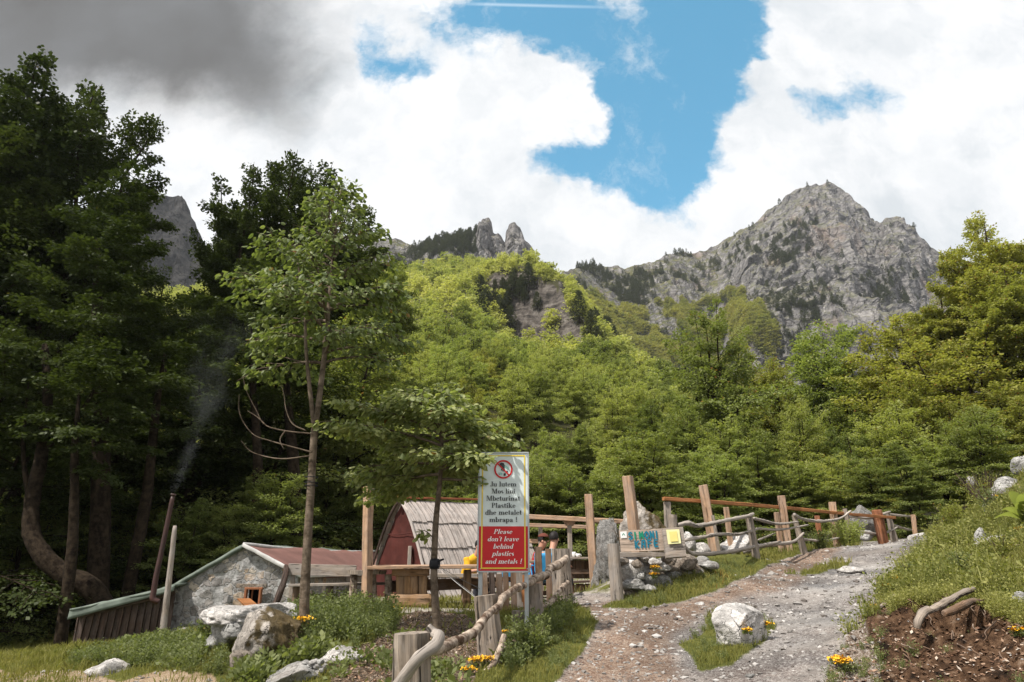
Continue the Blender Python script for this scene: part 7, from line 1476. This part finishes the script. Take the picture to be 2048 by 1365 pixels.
# broad leaved plant at the right edge, thorny bush, fence shrub
r = empty('broadleaf_plant', G(2048, 1045, 10.8)); o_ = np.array(r.location); tag(r, 'plant with very large pale green leaves at the right edge of the bank', 'plant')
for i, (px, py, px2, py2, w) in enumerate(((2058, 1040, 2020, 985, .08), (2055, 1045, 1990, 1038, .06), (2064, 1045, 2036, 1008, .10), (2065, 1040, 2085, 985, .1), (2054, 1050, 2004, 1022, .05), (2050, 1042, 2046, 990, .08))):
    a, b = P(px, py, 10.6) - o_, P(px2, py2, 10.3 - .1 * i) - o_; d = b - a; L_ = np.linalg.norm(d); t = np.linspace(0, 1, 9)[:, None]; mid = a + d * t + np.array([0, 0, 1]) * (t * (1 - t)) * .18 * L_ * 2; wd_ = w * np.sin(np.pi * np.clip(t * .93 + .05, 0, 1)) ** .7; sdv = norm(np.cross(d, [0, .6, 1.]))
    V = np.concatenate([mid - sdv * wd_ + [0, 0, .02], mid, mid + sdv * wd_ + [0, 0, .02]]); j = np.arange(8)[:, None]; q_ = np.concatenate([j + np.array([0, 1, 10, 9]), j + np.array([9, 10, 19, 18])]); link('leaf', mesh('leaf', V, [q_], M['leaf_near2'], True, {'lv': np.full(27, .35)}), None, r)
def bush(px, py, D, s, lm, lab, seed, name='bush', nl=2600, ls=.05, bare=26):
    b = P(px, py, D); b[2] = float(Hg(b[0], b[1])); r = empty(name, b); tag(r, lab, 'bush'); V, Fs, lv = plant_geo(seed, s, 60, nl, ls, .75)[:3]; link('foliage', mesh('foliage', V, Fs, M[lm], False, {'lv': lv}), None, r); rr = np.random.default_rng(seed)
    mb = MB()
    for i in range(bare): a = rr.uniform(0, 6.28); k = rr.uniform(.2, .7); limb(mb, [(0, 0, 0), (math.cos(a) * k * s * .5, math.sin(a) * k * s * .5, s * .5), (math.cos(a) * k * s + rr.normal(0, .05), math.sin(a) * k * s, s * rr.uniform(.8, 1.05))], [.008, .005, .002], k=4, n=6, lump=0)
    mb.build('twigs', M['wood_dark'], r)
bush(1968, 985, 12.8, .75, 'leaf_olive', 'grey brown thorny bush on the bank left of the big rock', 3, nl=1500, ls=.035, bare=70)
bush(1700, 1085, 20.5, .75, 'leaf_light', 'bright green bush behind the branch fence at the road bend', 4, ls=.06); bush(1640, 1092, 19.3, .5, 'weed', 'low green bush under the second fence bay', 5, ls=.05)
bush(1905, 1040, 17, .6, 'leaf_olive', 'yellow green bush where the branch fence ends', 6, ls=.05); bush(430, 1300, 10.5, .35, 'weed', 'low bush left of the boulder pile', 7); bush(1062, 1300, 8.8, .33, 'weed', 'dense green weed bush under the lower fence log', 8, ls=.035)
for i_, (px, py, D_, s_) in enumerate(((1830, 1150, 10.6, .30), (1885, 1110, 11.2, .38), (1935, 1150, 9.2, .26), (2010, 1140, 9.0, .32), (1990, 1050, 12.0, .42), (1800, 1185, 9.6, .22))):
    bush(px, py, D_, s_, 'heath' if i_ % 2 else 'weed', ['low bush at the middle of the heath bank edge', 'wide bush in the middle of the heath bank', 'small bush above the two bank logs', 'green bush below the long pale slab', 'tall bush left of the upper bank rocks', 'small bush at the gravel edge of the bank'][i_], 30 + i_, nl=900, ls=.035, bare=14)

# ------------------------------------------------------------------ air
m, q = mat('haze_air'); vl = q.n('ShaderNodeVolumePrincipled'); vl.inputs['Color'].default_value = (.88, .93, 1, 1); vl.inputs['Density'].default_value = .0001; vl.inputs['Anisotropy'].default_value = .3
o_ = q.n('ShaderNodeOutputMaterial'); q.nt.links.new(vl.outputs[0], o_.inputs[1])
V = np.array([(x, y, z) for x in (-1500, 1500) for y in (-30, 1000) for z in (-120, 520)], float); Fb = np.array([[0, 1, 3, 2], [4, 6, 7, 5], [0, 4, 5, 1], [2, 3, 7, 6], [0, 2, 6, 4], [1, 5, 7, 3]])
tag(link('haze', mesh('haze', V, [Fb], m)), 'thin mountain haze', kind='stuff')
